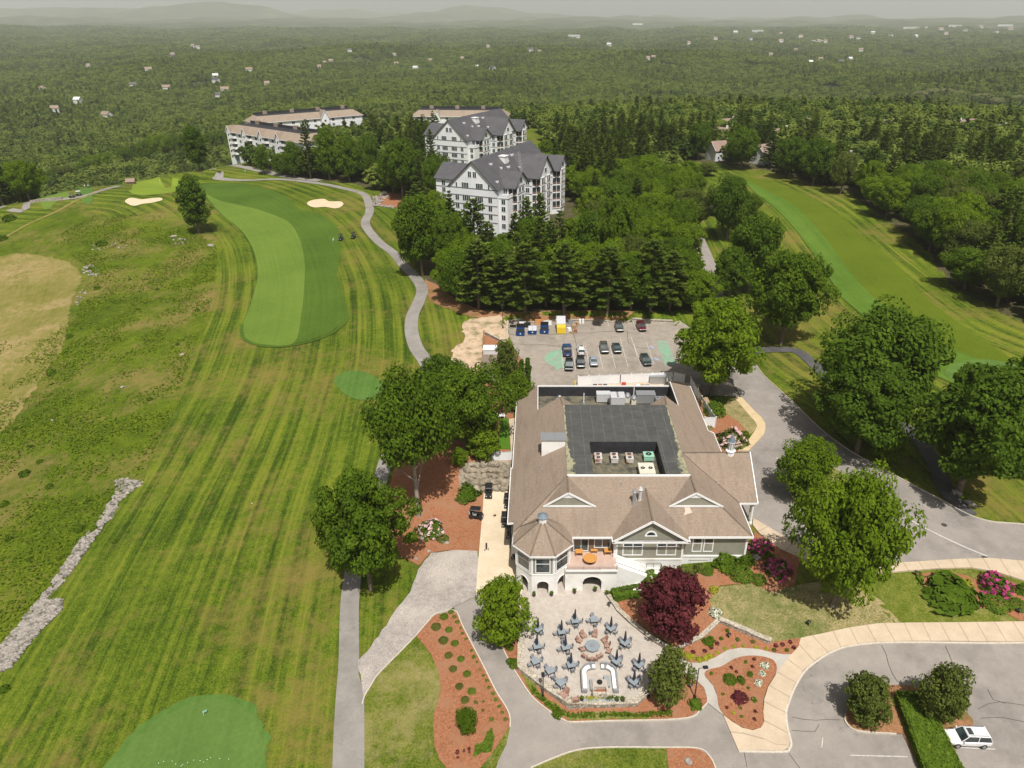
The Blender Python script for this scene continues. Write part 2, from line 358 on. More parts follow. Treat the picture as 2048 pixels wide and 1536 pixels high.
M['tyre'] = plain('tyre_rubber', (.02,.02,.02), .85)
M['slate'] = plain('blue_grey_slate', (.15,.19,.23), .6)
M['bark'] = noisy('bark', (.10,.075,.055), (.20,.16,.125), 3, .95, bumpy=.6)
M['bark_pale'] = noisy('pale_bark', (.22,.19,.16), (.36,.32,.28), 3, .95, bumpy=.5)
def stonemat(name, ramp, scale=1.2, gap=.06):
    m, t, b = newmat(name); h = NT(t); p = pos(h)
    v = h.n('TexVoronoi', Scale=scale); h.l(p, v.inputs['Vector'])
    e = h.n('TexVoronoi', _feature='DISTANCE_TO_EDGE', Scale=scale); h.l(p, e.inputs['Vector'])
    sx = h.n('SeparateColor'); h.l(v.outputs['Color'], sx.inputs[0])
    col = h.ramp(sx.outputs[0], ramp)
    col = h.mix(.5, col, h.ramp(h.noise(p, 8, 3, .7), [(.25, .2), (.75, .8)]), 'OVERLAY')
    col = h.mix(h.ramp(e.outputs['Distance'], [(.0, 1.0), (gap, 0.0)]), col, (.05,.043,.035))
    h.l(col, b.inputs['Base Color']); b.inputs['Roughness'].default_value = .9
    bump(h, b, h.ramp(e.outputs['Distance'], [(.0, 0.0), (.12, 1.0)]), .8, .06)
    return m
M['fieldstone'] = stonemat('fieldstone', [(0, (.20,.17,.13)), (.35, (.34,.29,.23)), (.65, (.46,.41,.35)), (1, (.27,.25,.23))], 3.2)
M['capstone'] = stonemat('wall_capstone', [(0, (.36,.31,.24)), (.5, (.50,.44,.35)), (1, (.42,.38,.32))], 2.0, .03)
M['boulder'] = noisy('boulder_rock', (.20,.165,.12), (.36,.31,.24), 1.6, .95, (.14,.12,.09), .7, .8)
M['palerock'] = noisy('pale_rock', (.20,.178,.155), (.42,.385,.345), 2.6, .95, (.11,.10,.085), 1.1, .8)

# ---------------- mesh building ----------------
class MB:
    def __init__(s): s.v = []; s.f = []; s.m = []; s.smooth = []
    def add(s, vs, fs, mi=0, sm=False):
        o = len(s.v); s.v += [tuple(v) for v in vs]
        for f in fs: s.f.append(tuple(i+o for i in f)); s.m.append(mi); s.smooth.append(sm)
        return s
    def box(s, x0, x1, y0, y1, z0, z1, mi=0, rz=0, c=None):
        vs = [(x0,y0,z0),(x1,y0,z0),(x1,y1,z0),(x0,y1,z0),(x0,y0,z1),(x1,y0,z1),(x1,y1,z1),(x0,y1,z1)]
        if rz:
            cx, cy = c if c else ((x0+x1)/2, (y0+y1)/2); a, b = math.cos(rz), math.sin(rz)
            vs = [(cx+(x-cx)*a-(y-cy)*b, cy+(x-cx)*b+(y-cy)*a, z) for x, y, z in vs]
        return s.add(vs, [(3,2,1,0),(4,5,6,7),(0,1,5,4),(1,2,6,5),(2,3,7,6),(3,0,4,7)], mi)
    def prism(s, poly, z0, z1, mi=0, top=None, cap=True):
        n = len(poly)
        if sum(poly[i][0]*poly[(i+1)%n][1]-poly[(i+1)%n][0]*poly[i][1] for i in range(n)) < 0: poly = poly[::-1]
        vs = [(x, y, z0) for x, y in poly]+[(x, y, z1) for x, y in poly]
        fs = [(i, (i+1)%n, (i+1)%n+n, i+n) for i in range(n)]
        s.add(vs, fs, mi)
        if cap: s.add(vs, [tuple(range(n-1,-1,-1)), tuple(range(n, 2*n))], mi if top is None else top)
        return s
    def cyl(s, x, y, z0, z1, r0, r1=None, n=10, mi=0, cap=True, sm=True):
        r1 = r0 if r1 is None else r1
        vs = [(x+r0*math.cos(6.2832*i/n), y+r0*math.sin(6.2832*i/n), z0) for i in range(n)]+[(x+r1*math.cos(6.2832*i/n), y+r1*math.sin(6.2832*i/n), z1) for i in range(n)]
        s.add(vs, [(i, (i+1)%n, (i+1)%n+n, i+n) for i in range(n)], mi, sm)
        if cap: s.add(vs, [tuple(range(n-1,-1,-1)), tuple(range(n, 2*n))], mi)
        return s
    def tube(s, pts, r, n=6, mi=0, cap=True):
        pts = [Vector(p) for p in pts]; rs = r if isinstance(r, (list, tuple)) else [r]*len(pts); rings = []
        for i, p in enumerate(pts):
            d = (pts[min(i+1, len(pts)-1)]-pts[max(i-1, 0)]).normalized()
            a = d.cross(Vector((0,0,1)) if abs(d.z) < .9 else Vector((1,0,0))).normalized(); b = d.cross(a)
            rings.append([p+(a*math.cos(6.2832*k/n)+b*math.sin(6.2832*k/n))*rs[i] for k in range(n)])
        vs = [q for r_ in rings for q in r_]; fs = []
        for i in range(len(pts)-1):
            for k in range(n): fs.append((i*n+k, (i+1)*n+k, (i+1)*n+(k+1)%n, i*n+(k+1)%n))
        s.add(vs, fs, mi, True)
        if cap: s.add(vs, [tuple(range(n)), tuple(range(len(vs)-1, len(vs)-n-1, -1))], mi)
        return s
    def blob(s, c, r, n=8, m=6, mi=0, jit=.15, rng=random, flat=0, sm=True):
        vs = []; fs = []
        for j in range(1, m):
            t = math.pi*j/m
            for i in range(n):
                a = 6.2832*i/n; k = 1+rng.uniform(-jit, jit)
                vs.append((c[0]+r[0]*k*math.sin(t)*math.cos(a), c[1]+r[1]*k*math.sin(t)*math.sin(a), c[2]+r[2]*k*math.cos(t)))
        vs += [(c[0], c[1], c[2]+r[2]), (c[0], c[1], c[2]-r[2])]; a, b = len(vs)-2, len(vs)-1
        for j in range(m-2):
            for i in range(n): fs.append((j*n+i, (j+1)*n+i, (j+1)*n+(i+1)%n, j*n+(i+1)%n))
        for i in range(n): fs += [(a, i, (i+1)%n), (b, (m-2)*n+(i+1)%n, (m-2)*n+i)]
        return s.add(vs, fs, mi, sm)
    def mesh(s, name, mats):
        me = bpy.data.meshes.new(name); me.from_pydata(s.v, [], s.f)
        for m in mats: me.materials.append(m)
        me.polygons.foreach_set('material_index', s.m); me.polygons.foreach_set('use_smooth', s.smooth)
        me.update(); return me
    def build(s, name, mats, parent=None, loc=None, rz=0):
        if not isinstance(mats, (list, tuple)): mats = [mats]
        mats = [M[m] if isinstance(m, str) else m for m in mats]
        o = bpy.data.objects.new(name, s.mesh(name, mats)); COL.objects.link(o)
        if parent: o.parent = parent
        if loc is not None: o.location = loc
        if rz: o.rotation_euler = (0, 0, rz)
        return o
def tag(o, label=None, cat=None, group=None, kind=None):
    if label: o['label'] = label
    if cat: o['category'] = cat
    if group: o['group'] = group
    if kind: o['kind'] = kind
    return o
def empty(name, loc, rz, label, cat, group=None):
    o = bpy.data.objects.new(name, None); COL.objects.link(o); o.location = loc; o.rotation_euler = (0, 0, rz)
    o.empty_display_size = .3
    return tag(o, label, cat, group)
def copy_tree(o, parent=None, label=None, loc=None, rz=None, sc=None):
    c = o.copy(); COL.objects.link(c)
    if parent: c.parent = parent
    if label: c['label'] = label
    if loc is not None: c.location = loc
    if rz is not None: c.rotation_euler = (0, 0, rz)
    if sc is not None: c.scale = sc if hasattr(sc, '__len__') else (sc, sc, sc)
    for ch in KIDS(o): copy_tree(ch, c)
    return c
def KIDS(o):
    return [x for x in COL.objects if x.parent is o] if o.name not in _K else _K[o.name]
_K = {}
def freeze(o):                           # remembers the children of a thing that will be copied often
    ks = [x for x in COL.objects if x.parent is o]; _K[o.name] = ks
    for k in ks: freeze(k)
    return o
# ---------------- ground sheets ----------------
def inpoly(x, y, poly):
    x = np.asarray(x, float); y = np.asarray(y, float); c = np.zeros(x.shape, bool); n = len(poly)
    for i in range(n):
        x1, y1 = poly[i][:2]; x2, y2 = poly[(i+1)%n][:2]
        if y1 == y2: continue
        c ^= ((y1 > y) != (y2 > y)) & (x < (x2-x1)*(y-y1)/(y2-y1)+x1)
    return c
def catmull(pts, closed=True, k=4):
    n = len(pts); out = []
    for i in range(n if closed else n-1):
        if closed: p = [pts[(i+j-1)%n] for j in range(4)]
        else: p = [pts[min(max(i+j-1, 0), n-1)] for j in range(4)]
        for q in range(k):
            t = q/k; o = []
            for a, b, c, d in zip(*p):
                o.append(.5*(2*b+(c-a)*t+(2*a-5*b+4*c-d)*t*t+(3*b-a-3*c+d)*t**3))
            out.append(tuple(o))
    if not closed: out.append(tuple(pts[-1]))
    return out
class Line:
    def __init__(s, w):
        s.p = np.array([(a[0], a[1]) for a in w]); s.L = np.concatenate([[0], np.cumsum(np.hypot(*np.diff(s.p, axis=0).T))])
    def sd(s, x, y):
        best = np.full(np.shape(x), 1e9); S_ = np.zeros(np.shape(x)); D = np.zeros(np.shape(x))
        for i in range(len(s.p)-1):
            a, b = s.p[i], s.p[i+1]; d = b-a; l2 = d@d
            t = ((x-a[0])*d[0]+(y-a[1])*d[1])/l2
            lo = -9 if i == 0 else 0; hi = 9 if i == len(s.p)-2 else 1
            t = np.clip(t, lo, hi); qx = x-(a[0]+t*d[0]); qy = y-(a[1]+t*d[1]); r = np.hypot(qx, qy); m = r < best
            sg = np.sign(d[0]*qy-d[1]*qx)
            best = np.where(m, r, best); D = np.where(m, r*sg, D); S_ = np.where(m, s.L[i]+t*math.sqrt(l2), S_)
        return S_, D
def WL(px, z=None): return [tuple(G(*p)[:2]) for p in px]
HOLE_L = Line(catmull(WL([(240,1536),(330,1300),(430,1050),(520,850),(575,700),(590,560),(545,455),(430,385),(300,372)]), False))
HOLE_R = Line(catmull(WL([(2300,900),(2048,745),(1850,650),(1700,520),(1590,410),(1480,352)]), False))
def mow(x, y):
    s1, d1 = HOLE_L.sd(x, y); s2, d2 = HOLE_R.sd(x, y)
    right = x > 10+.02*(y-60)
    return np.where(right, s2, s1), np.where(right, d2, d1)
def setuv(me, uv_of):
    n = len(me.vertices); co = np.empty(n*3); me.vertices.foreach_get('co', co); co = co.reshape(-1, 3)
    s_, d_ = uv_of(co[:,0], co[:,1])
    li = np.empty(len(me.loops), int); me.loops.foreach_get('vertex_index', li)
    uv = me.uv_layers.new(name='mow'); uv.data.foreach_set('uv', np.stack([s_[li], d_[li]], 1).ravel().astype(np.float32))
def mesh_np(name, V, Fq, mats, mi=None, smooth=True):
    me = bpy.data.meshes.new(name); V = np.asarray(V, np.float32); Fq = np.asarray(Fq, np.int32); k = Fq.shape[1]
    me.vertices.add(len(V)); me.vertices.foreach_set('co', V.ravel()); me.loops.add(Fq.size); me.loops.foreach_set('vertex_index', Fq.ravel())
    me.polygons.add(len(Fq)); me.polygons.foreach_set('loop_start', np.arange(0, Fq.size, k, dtype=np.int32))
    try: me.polygons.foreach_set('loop_total', np.full(len(Fq), k, np.int32))
    except Exception: pass
    for m in mats: me.materials.append(m)
    if mi is not None: me.polygons.foreach_set('material_index', np.asarray(mi, np.int32))
    me.polygons.foreach_set('use_smooth', np.full(len(Fq), smooth)); me.update(calc_edges=True); return me
# where woods stand (picture outline of the trunks' feet, carried onto the land)
WOOD = [[(-1500,425),(-300,415),(0,412),(60,402),(130,372),(250,340),(380,320),(440,300),(455,238),(700,205),(730,225),(820,208),(900,205),(1005,205),(1060,240),(1140,330),(1340,322),(1440,326),(1540,343),(1610,362),(1700,385),(1760,430),(1850,495),(1900,570),(1970,610),(2060,650),(2900,950),(4500,50),(1500,34.5),(-1500,34.5)],
        [(800,480),(850,560),(930,612),(1010,626),(1395,620),(1405,575),(1372,520),(1395,450),(1380,370),(1340,322),(1140,330),(1080,400),(1010,490),(905,470),(860,400)],
        [(500,330),(560,350),(640,362),(700,366),(770,385),(800,400),(880,440),(880,300),(820,220),(720,215),(700,262),(640,300)]]
def inwood(x, y):
    px, py = proj(x, y, T(x, y)); c = np.zeros(np.shape(x), bool)
    for p in WOOD: c |= inpoly(px, py, p)
    return c
nr = len(ROWS); V = np.stack([GX, GY, GZ], -1).reshape(-1, 3)
ii = (np.arange(nr-1)[:,None]*NU+np.arange(NU-1)[None]).ravel()
Fq = np.stack([ii, ii+1, ii+1+NU, ii+NU], 1)
cx_ = V[Fq].mean(1); wd = inwood(cx_[:,0], cx_[:,1]); far = np.hypot(cx_[:,0], cx_[:,1]) > 620
mi = np.where(far, 2, np.where(wd, 1, 0))
me = mesh_np('ground', V, Fq, [M['rough'], M['floor'], M['farland']], mi); setuv(me, mow)
go = bpy.data.objects.new('ground', me); COL.objects.link(go); tag(go, 'mown rough grass of the golf course and the wooded hills beyond it', kind='structure')

def resample(w, step):
    out = []
    n = len(w)
    for i in range(n):
        a = w[i]; b = w[(i+1)%n]; d = math.hypot(b[0]-a[0], b[1]-a[1]); st = max(step, math.hypot(*a)*.006); k = max(1, int(math.ceil(d/st)))
        for q in range(k): out.append((a[0]+(b[0]-a[0])*q/k, a[1]+(b[1]-a[1])*q/k))
    return out
def sheet(name, px, mat, off, smooth=True, step=1.1, skirt=False, uvl=None, label=None, world=False, rough=0.0, flat=None):
    w = list(px) if world else [tuple(G(*p)[:2]) for p in px]
    if smooth: w = catmull(w, True, 4)
    w = resample(w, step)
    if rough:
        w = [(x+RNG.normal(0, rough), y+RNG.normal(0, rough)) for x, y in w]
    xs = [a[0] for a in w]; ys = [a[1] for a in w]; pts = [Vector(a) for a in w]; n = len(pts)
    st = max(step*1.25, math.hypot(sum(xs)/n, sum(ys)/n)*.007)
    gx, gy = np.meshgrid(np.arange(min(xs), max(xs), st), np.arange(min(ys), max(ys), st)); gx = gx.ravel(); gy = gy.ravel()
    m = inpoly(gx, gy, w); pts += [Vector((a, b)) for a, b in zip(gx[m]+.01, gy[m]+.013)]
    r = delaunay_2d_cdt(pts, [(i, (i+1)%n) for i in range(n)], [list(range(n))], 1, 1e-4)
    vx = np.array([(v.x, v.y) for v in r[0]]); z = T(vx[:,0], vx[:,1])+off if flat is None else np.full(len(vx), float(flat))
    V = np.column_stack([vx, z]); fs = [tuple(f) for f in r[2]]
    fs = [f if ((V[f[1]][0]-V[f[0]][0])*(V[f[2]][1]-V[f[0]][1])-(V[f[1]][1]-V[f[0]][1])*(V[f[2]][0]-V[f[0]][0])) > 0 else f[::-1] for f in fs]
    me = bpy.data.meshes.new(name)
    vs = [tuple(v) for v in V]
    if skirt:
        ed = {}
        for f in fs:
            for a, b in zip(f, f[1:]+f[:1]): ed[(a, b)] = 1
        bd = [e for e in ed if (e[1], e[0]) not in ed]; mp = {}
        for a, b in bd:
            for q in (a, b):
                if q not in mp: mp[q] = len(vs); vs.append((V[q][0], V[q][1], V[q][2]-off-.12))
        fs += [(b, a, mp[a], mp[b]) for a, b in bd]
    me.from_pydata(vs, [], fs); me.materials.append(M[mat]); me.update()
    setuv(me, (uvl.sd if uvl else mow))
    o = bpy.data.objects.new(name, me); COL.objects.link(o); tag(o, label, kind='structure'); return o
def ribbon(name, px, width, mat, off, cross=4, label=None, world=False, kind='structure', closed=False, step=1.2, widths=None):
    w = list(px) if world else [tuple(G(*p)[:2]) for p in px]
    w = catmull(w, closed, 6); pts = [w[0]]
    for a in w[1:]:
        d = math.hypot(a[0]-pts[-1][0], a[1]-pts[-1][1]); st = max(step, math.hypot(*a)*.006)
        if d >= st: pts.append(a)
    if pts[-1] != w[-1]: pts.append(w[-1])
    V = []; n = len(pts); s_ = 0; UV = []
    for i, p in enumerate(pts):
        a = pts[max(i-1, 0)]; b = pts[min(i+1, n-1)]; dx, dy = b[0]-a[0], b[1]-a[1]; l = math.hypot(dx, dy) or 1; nx, ny = -dy/l, dx/l
        if i: s_ += math.hypot(p[0]-pts[i-1][0], p[1]-pts[i-1][1])
        for k in range(cross+1):
            t = (k/cross-.5)*width; V.append((p[0]+nx*t, p[1]+ny*t)); UV.append((s_, t))
    V = np.array(V); z = T(V[:,0], V[:,1])+off; V = np.column_stack([V, z]); c = cross+1
    Fq = [(i*c+k+1, i*c+k, (i+1)*c+k, (i+1)*c+k+1) for i in range(n-1) for k in range(cross)]
    me = mesh_np(name, V, Fq, [M[mat]]); UV = np.array(UV)
    li = np.empty(len(me.loops), int); me.loops.foreach_get('vertex_index', li)
    me.uv_layers.new(name='mow').data.foreach_set('uv', UV[li].ravel().astype(np.float32))
    o = bpy.data.objects.new(name, me); COL.objects.link(o); tag(o, label, kind=kind); return o
def kerb(name, px, wd=.16, ht=.13, mat='kerb', smooth=True, label=None, world=False, kind='structure', base=-.1):
    w = list(px) if world else [tuple(G(*p)[:2]) for p in px]
    if smooth: w = catmull(w, False, 4)
    pts = []
    for i in range(len(w)-1):
        a, b = w[i], w[i+1]; d = math.hypot(b[0]-a[0], b[1]-a[1]); k = max(1, int(d/1.0))
        pts += [(a[0]+(b[0]-a[0])*q/k, a[1]+(b[1]-a[1])*q/k) for q in range(k)]
    pts.append(w[-1]); mb = MB(); V = []; n = len(pts)
    for i, p in enumerate(pts):
        a = pts[max(i-1, 0)]; b = pts[min(i+1, n-1)]; dx, dy = b[0]-a[0], b[1]-a[1]; l = math.hypot(dx, dy) or 1; nx, ny = -dy/l*wd/2, dx/l*wd/2
        z = T(p[0], p[1])
        V += [(p[0]+nx, p[1]+ny, z+base), (p[0]+nx, p[1]+ny, z+ht), (p[0]-nx, p[1]-ny, z+ht), (p[0]-nx, p[1]-ny, z+base)]
    fs = []
    for i in range(n-1):
        for k in range(3): fs.append((i*4+k, i*4+k+1, (i+1)*4+k+1, (i+1)*4+k))
    fs += [(0,3,2,1), (n*4-4, n*4-3, n*4-2, n*4-1)]
    mb.add(V, fs); o = mb.build(name, mat); tag(o, label, kind=kind); return o

# golf course
sheet('meadow', [(440,485),(433,540),(430,600),(407,665),(375,750),(350,820),(313,880),(293,935),(283,965),(235,1010),(190,1060),(110,1170),(60,1240),(0,1340),(-250,1500),(-700,1400),(-560,600),(-300,500),(0,478),(60,447),(140,412),(190,425),(240,437),(320,425),(380,445)], 'meadow', .05, rough=.25, label='rough green meadow with low scrub and bare patches')
sheet('dry_field', [(-260,560),(0,513),(70,510),(130,522),(158,543),(161,565),(145,600),(137,640),(125,700),(90,745),(55,800),(20,850),(-60,900),(-300,960)], 'dryfield', .12, rough=.3, label='dry tan mown grass beside the meadow')
ribbon('trail', [(-60,505),(0,480),(60,447),(110,425),(160,398),(200,382)], 1.8, 'dryfield', .14, label='trodden tan trail along the top of the meadow')
sheet('fairway', [(372,378),(400,372),(450,366),(520,374),(570,393),(600,418),(640,428),(672,453),(683,480),(679,520),(673,560),(681,595),(691,625),(685,645),(650,670),(590,688),(530,691),(492,682),(482,660),(500,610),(515,550),(506,500),(480,460),(440,427),(412,400)], 'fair_dark', .10, label='dark half of the mown fairway')
sheet('fairway_band', [(412,390),(440,402),(480,411),(530,424),(575,443),(598,475),(609,520),(609,570),(603,630),(588,687),(530,690),(493,681),(484,660),(501,610),(516,550),(507,500),(481,460),(441,427)], 'fair_light', .16, label='light half of the mown fairway')
ribbon('fairway_collar', [(484,650),(488,678),(530,693),(590,691),(652,673),(690,646),(694,625),(684,592),(677,560)], .9, 'fair_dark', .20, 2, label='dark collar cut around the fairway end')
sheet('far_green', [(262,386),(258,379),(266,368),(290,361),(320,357),(345,356),(362,360),(367,368),(362,379),(340,386),(300,390),(275,390)], 'farputt', .12, label='pale striped putting green')
sheet('tee_green', [(668,763),(690,744),(728,744),(762,762),(782,778),(765,796),(722,801),(690,789)], 'softtee', .12, label='small emerald green tee beside the tall tree')
sheet('putting_green', [(215,1560),(255,1500),(290,1460),(340,1426),(400,1404),(450,1400),(490,1416),(516,1450),(525,1490),(520,1530),(515,1620),(480,1700),(260,1700)], 'green', .12, rough=.12, label='emerald practice green at the near left')
sheet('green_fringe', [(200,1560),(240,1495),(280,1452),(335,1417),(400,1394),(455,1390),(500,1408),(528,1446),(537,1490),(532,1530),(527,1620),(490,1720),(240,1720)], 'softtee', .09, rough=.15, label='softer fringe round the practice green')
for k, p in enumerate([[(72,396),(95,387),(145,391),(150,396),(118,401),(75,401)], [(140,377),(160,366),(190,371),(186,379),(150,381)], [(205,360),(235,352),(255,354),(225,363)], [(282,345),(318,335),(338,340),(305,349)]]):
    sheet('tee_box', p, 'fair_light' if k in (0, 3) else 'softtee', .12, label=['leftmost tee box, nearest the two parked carts', 'tee box where the golfers stand', 'third tee box along the tree line', 'farthest tee box along the tree line'][k])
sheet('bunker', [(250,402),(262,396),(283,399),(300,397),(322,396),(323,401),(302,406),(285,408),(268,412),(256,408)], 'sand', .10, label='pale sand bunker below the far green')
sheet('bunker', [(614,408),(623,401),(647,398),(659,403),(680,403),(687,408),(680,415),(669,417),(650,414),(628,415)], 'sand', .10, label='kidney shaped sand bunker beside the fairway')
sheet('right_fairway', [(1475,350),(1540,365),(1600,385),(1660,420),(1720,468),(1790,528),(1850,595),(1930,655),(2030,722),(2200,820),(2100,830),(1990,792),(1890,762),(1780,700),(1735,640),(1690,600),(1670,572),(1600,470),(1555,420),(1510,385)], 'fair_right', .12, label='olive half of the right hand fairway')
sheet('right_fairway_band', [(1488,360),(1540,385),(1592,415),(1650,478),(1700,545),(1760,608),(1830,663),(1900,698),(2000,738),(2150,815),(2060,812),(1985,790),(1888,760),(1779,700),(1734,641),(1689,601),(1669,573),(1599,471),(1554,421),(1512,388)], 'fair_vivid', .2, label='light half of the right hand fairway')
sheet('putting_green', [(1890,752),(1910,730),(1960,720),(2030,732),(2120,770),(2060,790),(1960,785)], 'green', .26, label='putting green at the right edge behind the trees')
sheet('bunker', [(1812,748),(1822,738),(1842,724),(1852,732),(1840,744),(1822,752)], 'sand', .14, label='small sand bunker behind the right hand trees')
ribbon('cart_path', [(871,762),(850,722),(832,695),(823,662),(825,632),(838,603),(844,577),(826,550),(808,532),(787,507),(757,484),(735,458),(731,443),(739,425),(737,405),(727,389),(695,379),(642,368),(560,359),(500,361),(447,359),(436,352),(440,344),(425,338),(400,339),(350,343),(300,357),(265,366)], 3.3, 'cartpath', .16, label='winding asphalt cart path along the fairway')
ribbon('cart_path', [(871,762),(850,805),(805,860),(783,895),(766,940),(756,985),(735,1040),(712,1120),(700,1205),(698,1320),(693,1400),(690,1480),(688,1560),(684,1700)], 2.6, 'cartpath', .15, label='asphalt cart path along the left of the clubhouse')
sheet('cart_path', [(679,1310),(716,1310),(716,1345),(729,1390),(729,1536),(729,1720),(655,1720),(666,1536),(675,1388)], 'cartpath', .18, smooth=False, label='wider near end of the cart path')
ribbon('access_drive', [(462,331),(500,337),(540,346),(580,354),(640,362)], 5, 'cartpath', .16, label='short asphalt drive below the left apartment block')
ribbon('cart_path', [(1503,704),(1545,700),(1590,702),(1615,718),(1660,760),(1720,800),(1780,835),(1830,872),(1870,932),(1893,985),(1915,1010),(1940,1032)], 2.8, 'asphalt_dark', .16, label='dark asphalt path looping behind the right hand trees')
ribbon('cart_path', [(1375,385),(1398,397),(1412,412),(1420,430)], 4.5, 'asphalt_dark', .16, label='dark path end at the top of the road')
ribbon('tee_path', [(-200,428),(0,414),(60,403),(110,400),(170,392),(240,372)], 3, 'cartpath', .14, label='path past the stone edged tee')
# roads and pavements
sheet('road', [(2500,1100),(2048,1050),(1985,1045),(1935,1030),(1880,1000),(1800,958),(1700,903),(1640,858),(1580,800),(1530,755),(1508,725),(1490,680),(1465,630),(1448,590),(1440,550),(1428,520),(1410,480),(1395,445),(1370,440),(1374,470),(1380,500),(1398,545),(1413,590),(1418,620),(1400,660),(1430,700),(1455,750),(1480,792),(1510,825),(1531,850),(1527,871),(1497,903),(1440,906),(1440,1000),(1500,1040),(1540,1062),(1575,1083),(1640,1115),(1720,1130),(1805,1127),(1900,1122),(1975,1119),(2048,1124),(2500,1180)], 'asphalt', .10, smooth=False, label='grey asphalt road curving round the clubhouse')
sheet('parking_lot', [(905,1212),(965,1183),(1005,1262),(1045,1345),(1135,1418),(1290,1418),(1375,1418),(1420,1395),(1450,1425),(1478,1495),(1555,1495),(1562,1450),(1564,1420),(1573,1385),(1604,1330),(1658,1296),(1740,1281),(1850,1279),(2048,1279),(2600,1275),(2800,1800),(940,1800),(985,1540),(1013,1488),(1020,1456),(1020,1435),(1011,1414),(992,1384),(964,1328),(927,1256),(914,1226)], 'asphalt', .08, smooth=False, label='asphalt drive and parking area in front of the patio')
sheet('rear_lot', [(1014,642),(1150,640),(1280,640),(1360,642),(1415,680),(1450,745),(1480,795),(1400,790),(1380,800),(1300,800),(1060,800),(1035,790),(1050,730),(1030,700),(1018,670)], 'asphalt_lot', .14, smooth=False, label='cracked asphalt parking lot behind the clubhouse')
sheet('gravel_drive', [(955,1104),(925,1102),(890,1103),(862,1108),(838,1140),(821,1185),(779,1240),(742,1296),(716,1324),(717,1332),(722,1362),(729,1395),(740,1375),(756,1351),(832,1273),(867,1233),(902,1220),(909,1214),(962,1190)], 'gravel', .20, smooth=False, rough=.06, label='pink grey gravel drive')
sheet('cart_pad', [(984,984),(1034,984),(1040,1100),(1045,1150),(1046,1175),(1040,1220),(1000,1220),(962,1193),(952,1186),(958,1105),(963,1050),(967,1000),(968,986)], 'cartpad', .22, smooth=False, skirt=True, label='pale concrete pad where the golf carts park')
WC = Line(WL([(1520,1560),(1520,1470),(1550,1400),(1590,1330),(1660,1285),(1800,1266),(2048,1264),(2500,1264)]))
sheet('pavement', [(2600,1238),(2048,1245),(1900,1247),(1755,1249),(1700,1257),(1640,1270),(1601,1278),(1596,1296),(1581,1312),(1562,1335),(1551,1352),(1536,1376),(1528,1401),(1526,1426),(1528,1446),(1521,1458),(1505,1463),(1484,1458),(1463,1445),(1446,1432),(1476,1502),(1566,1503),(1577,1496),(1579,1485),(1572,1457),(1569,1426),(1575,1405),(1587,1374),(1607,1341),(1634,1319),(1660,1304),(1690,1293),(1740,1286),(1800,1284),(2048,1285),(2600,1283)], 'walk', .24, smooth=False, skirt=True, uvl=WC, label='wide tan concrete pavement curving round the parking area')
sheet('pavement', [(1470,799),(1480,793),(1495,809),(1510,825),(1522,836),(1530,848),(1531,857),(1527,871),(1512,887),(1497,903),(1476,903),(1495,884),(1510,863),(1514,853),(1509,844),(1498,832),(1487,819)], 'walk_y', .25, smooth=False, skirt=True, label='yellowish concrete pavement hooking round the dry grass')
WB = Line(WL([(1508,1040),(1575,1088),(1640,1120),(1720,1140),(1805,1136),(1900,1130),(2048,1140),(2300,1170)]))
sheet('pavement', [(1506,1038),(1540,1058),(1575,1079),(1640,1111),(1720,1128),(1805,1127),(1900,1121),(1975,1118),(2048,1124),(2500,1180),(2500,1215),(2048,1163),(1990,1145),(1940,1137),(1870,1139),(1808,1144),(1720,1152),(1630,1132),(1560,1100),(1518,1068),(1505,1052)], 'walk', .25, smooth=False, skirt=True, uvl=WB, label='tan concrete pavement along the upper road')
sheet('garden_path', [(1379,1327),(1393,1328),(1408,1326),(1430,1317),(1455,1302),(1480,1298),(1515,1300),(1546,1308),(1566,1311),(1582,1311),(1562,1336),(1551,1352),(1553,1337),(1548,1325),(1535,1318),(1511,1314),(1488,1315),(1467,1321),(1443,1335),(1420,1341),(1409,1347),(1412,1358),(1426,1374),(1434,1395),(1437,1415),(1447,1433),(1430,1420),(1414,1407),(1413,1395),(1408,1378),(1393,1364),(1375,1352),(1360,1340)], 'pathgrey', .23, smooth=False, label='grey garden path forking round the teardrop bed')
# beds and lawns
sheet('mulch_bed', [(1409,1348),(1420,1341),(1443,1335),(1467,1321),(1488,1315),(1511,1314),(1535,1318),(1548,1325),(1553,1337),(1550,1352),(1535,1376),(1527,1401),(1525,1426),(1527,1446),(1521,1457),(1505,1462),(1484,1457),(1463,1444),(1447,1432),(1437,1415),(1434,1395),(1426,1374),(1412,1358)], 'mulch', .27, step=.7, label='teardrop shaped red mulch bed')
sheet('mulch_bed', [(1345,1296),(1372,1290),(1402,1276),(1437,1243),(1480,1262),(1541,1286),(1566,1283),(1587,1279),(1601,1278),(1596,1296),(1581,1311),(1566,1311),(1546,1308),(1515,1300),(1480,1298),(1455,1302),(1430,1317),(1408,1326),(1393,1328),(1379,1327),(1362,1315)], 'mulch', .18, smooth=False, step=.7, label='red mulch bed under the low angled wall')
sheet('mulch_bed', [(1000,1262),(1003,1291),(1018,1323),(1040,1360),(1065,1396),(1097,1423),(1126,1441),(1151,1446),(1375,1438),(1400,1422),(1415,1407),(1413,1395),(1408,1378),(1393,1364),(1375,1352),(1345,1330),(1290,1390),(1270,1415),(1137,1420),(1046,1352),(1043,1290),(1045,1255)], 'mulch', .16, smooth=False, step=.7, label='red mulch bed along the foot of the patio wall')
sheet('verge', [(1040,1352),(1065,1390),(1097,1418),(1126,1437),(1151,1442),(1300,1440),(1300,1430),(1135,1428),(1085,1395),(1050,1350)], 'lawn', .20, smooth=False, step=.7, rough=.12, label='weedy green strip at the foot of the patio wall')
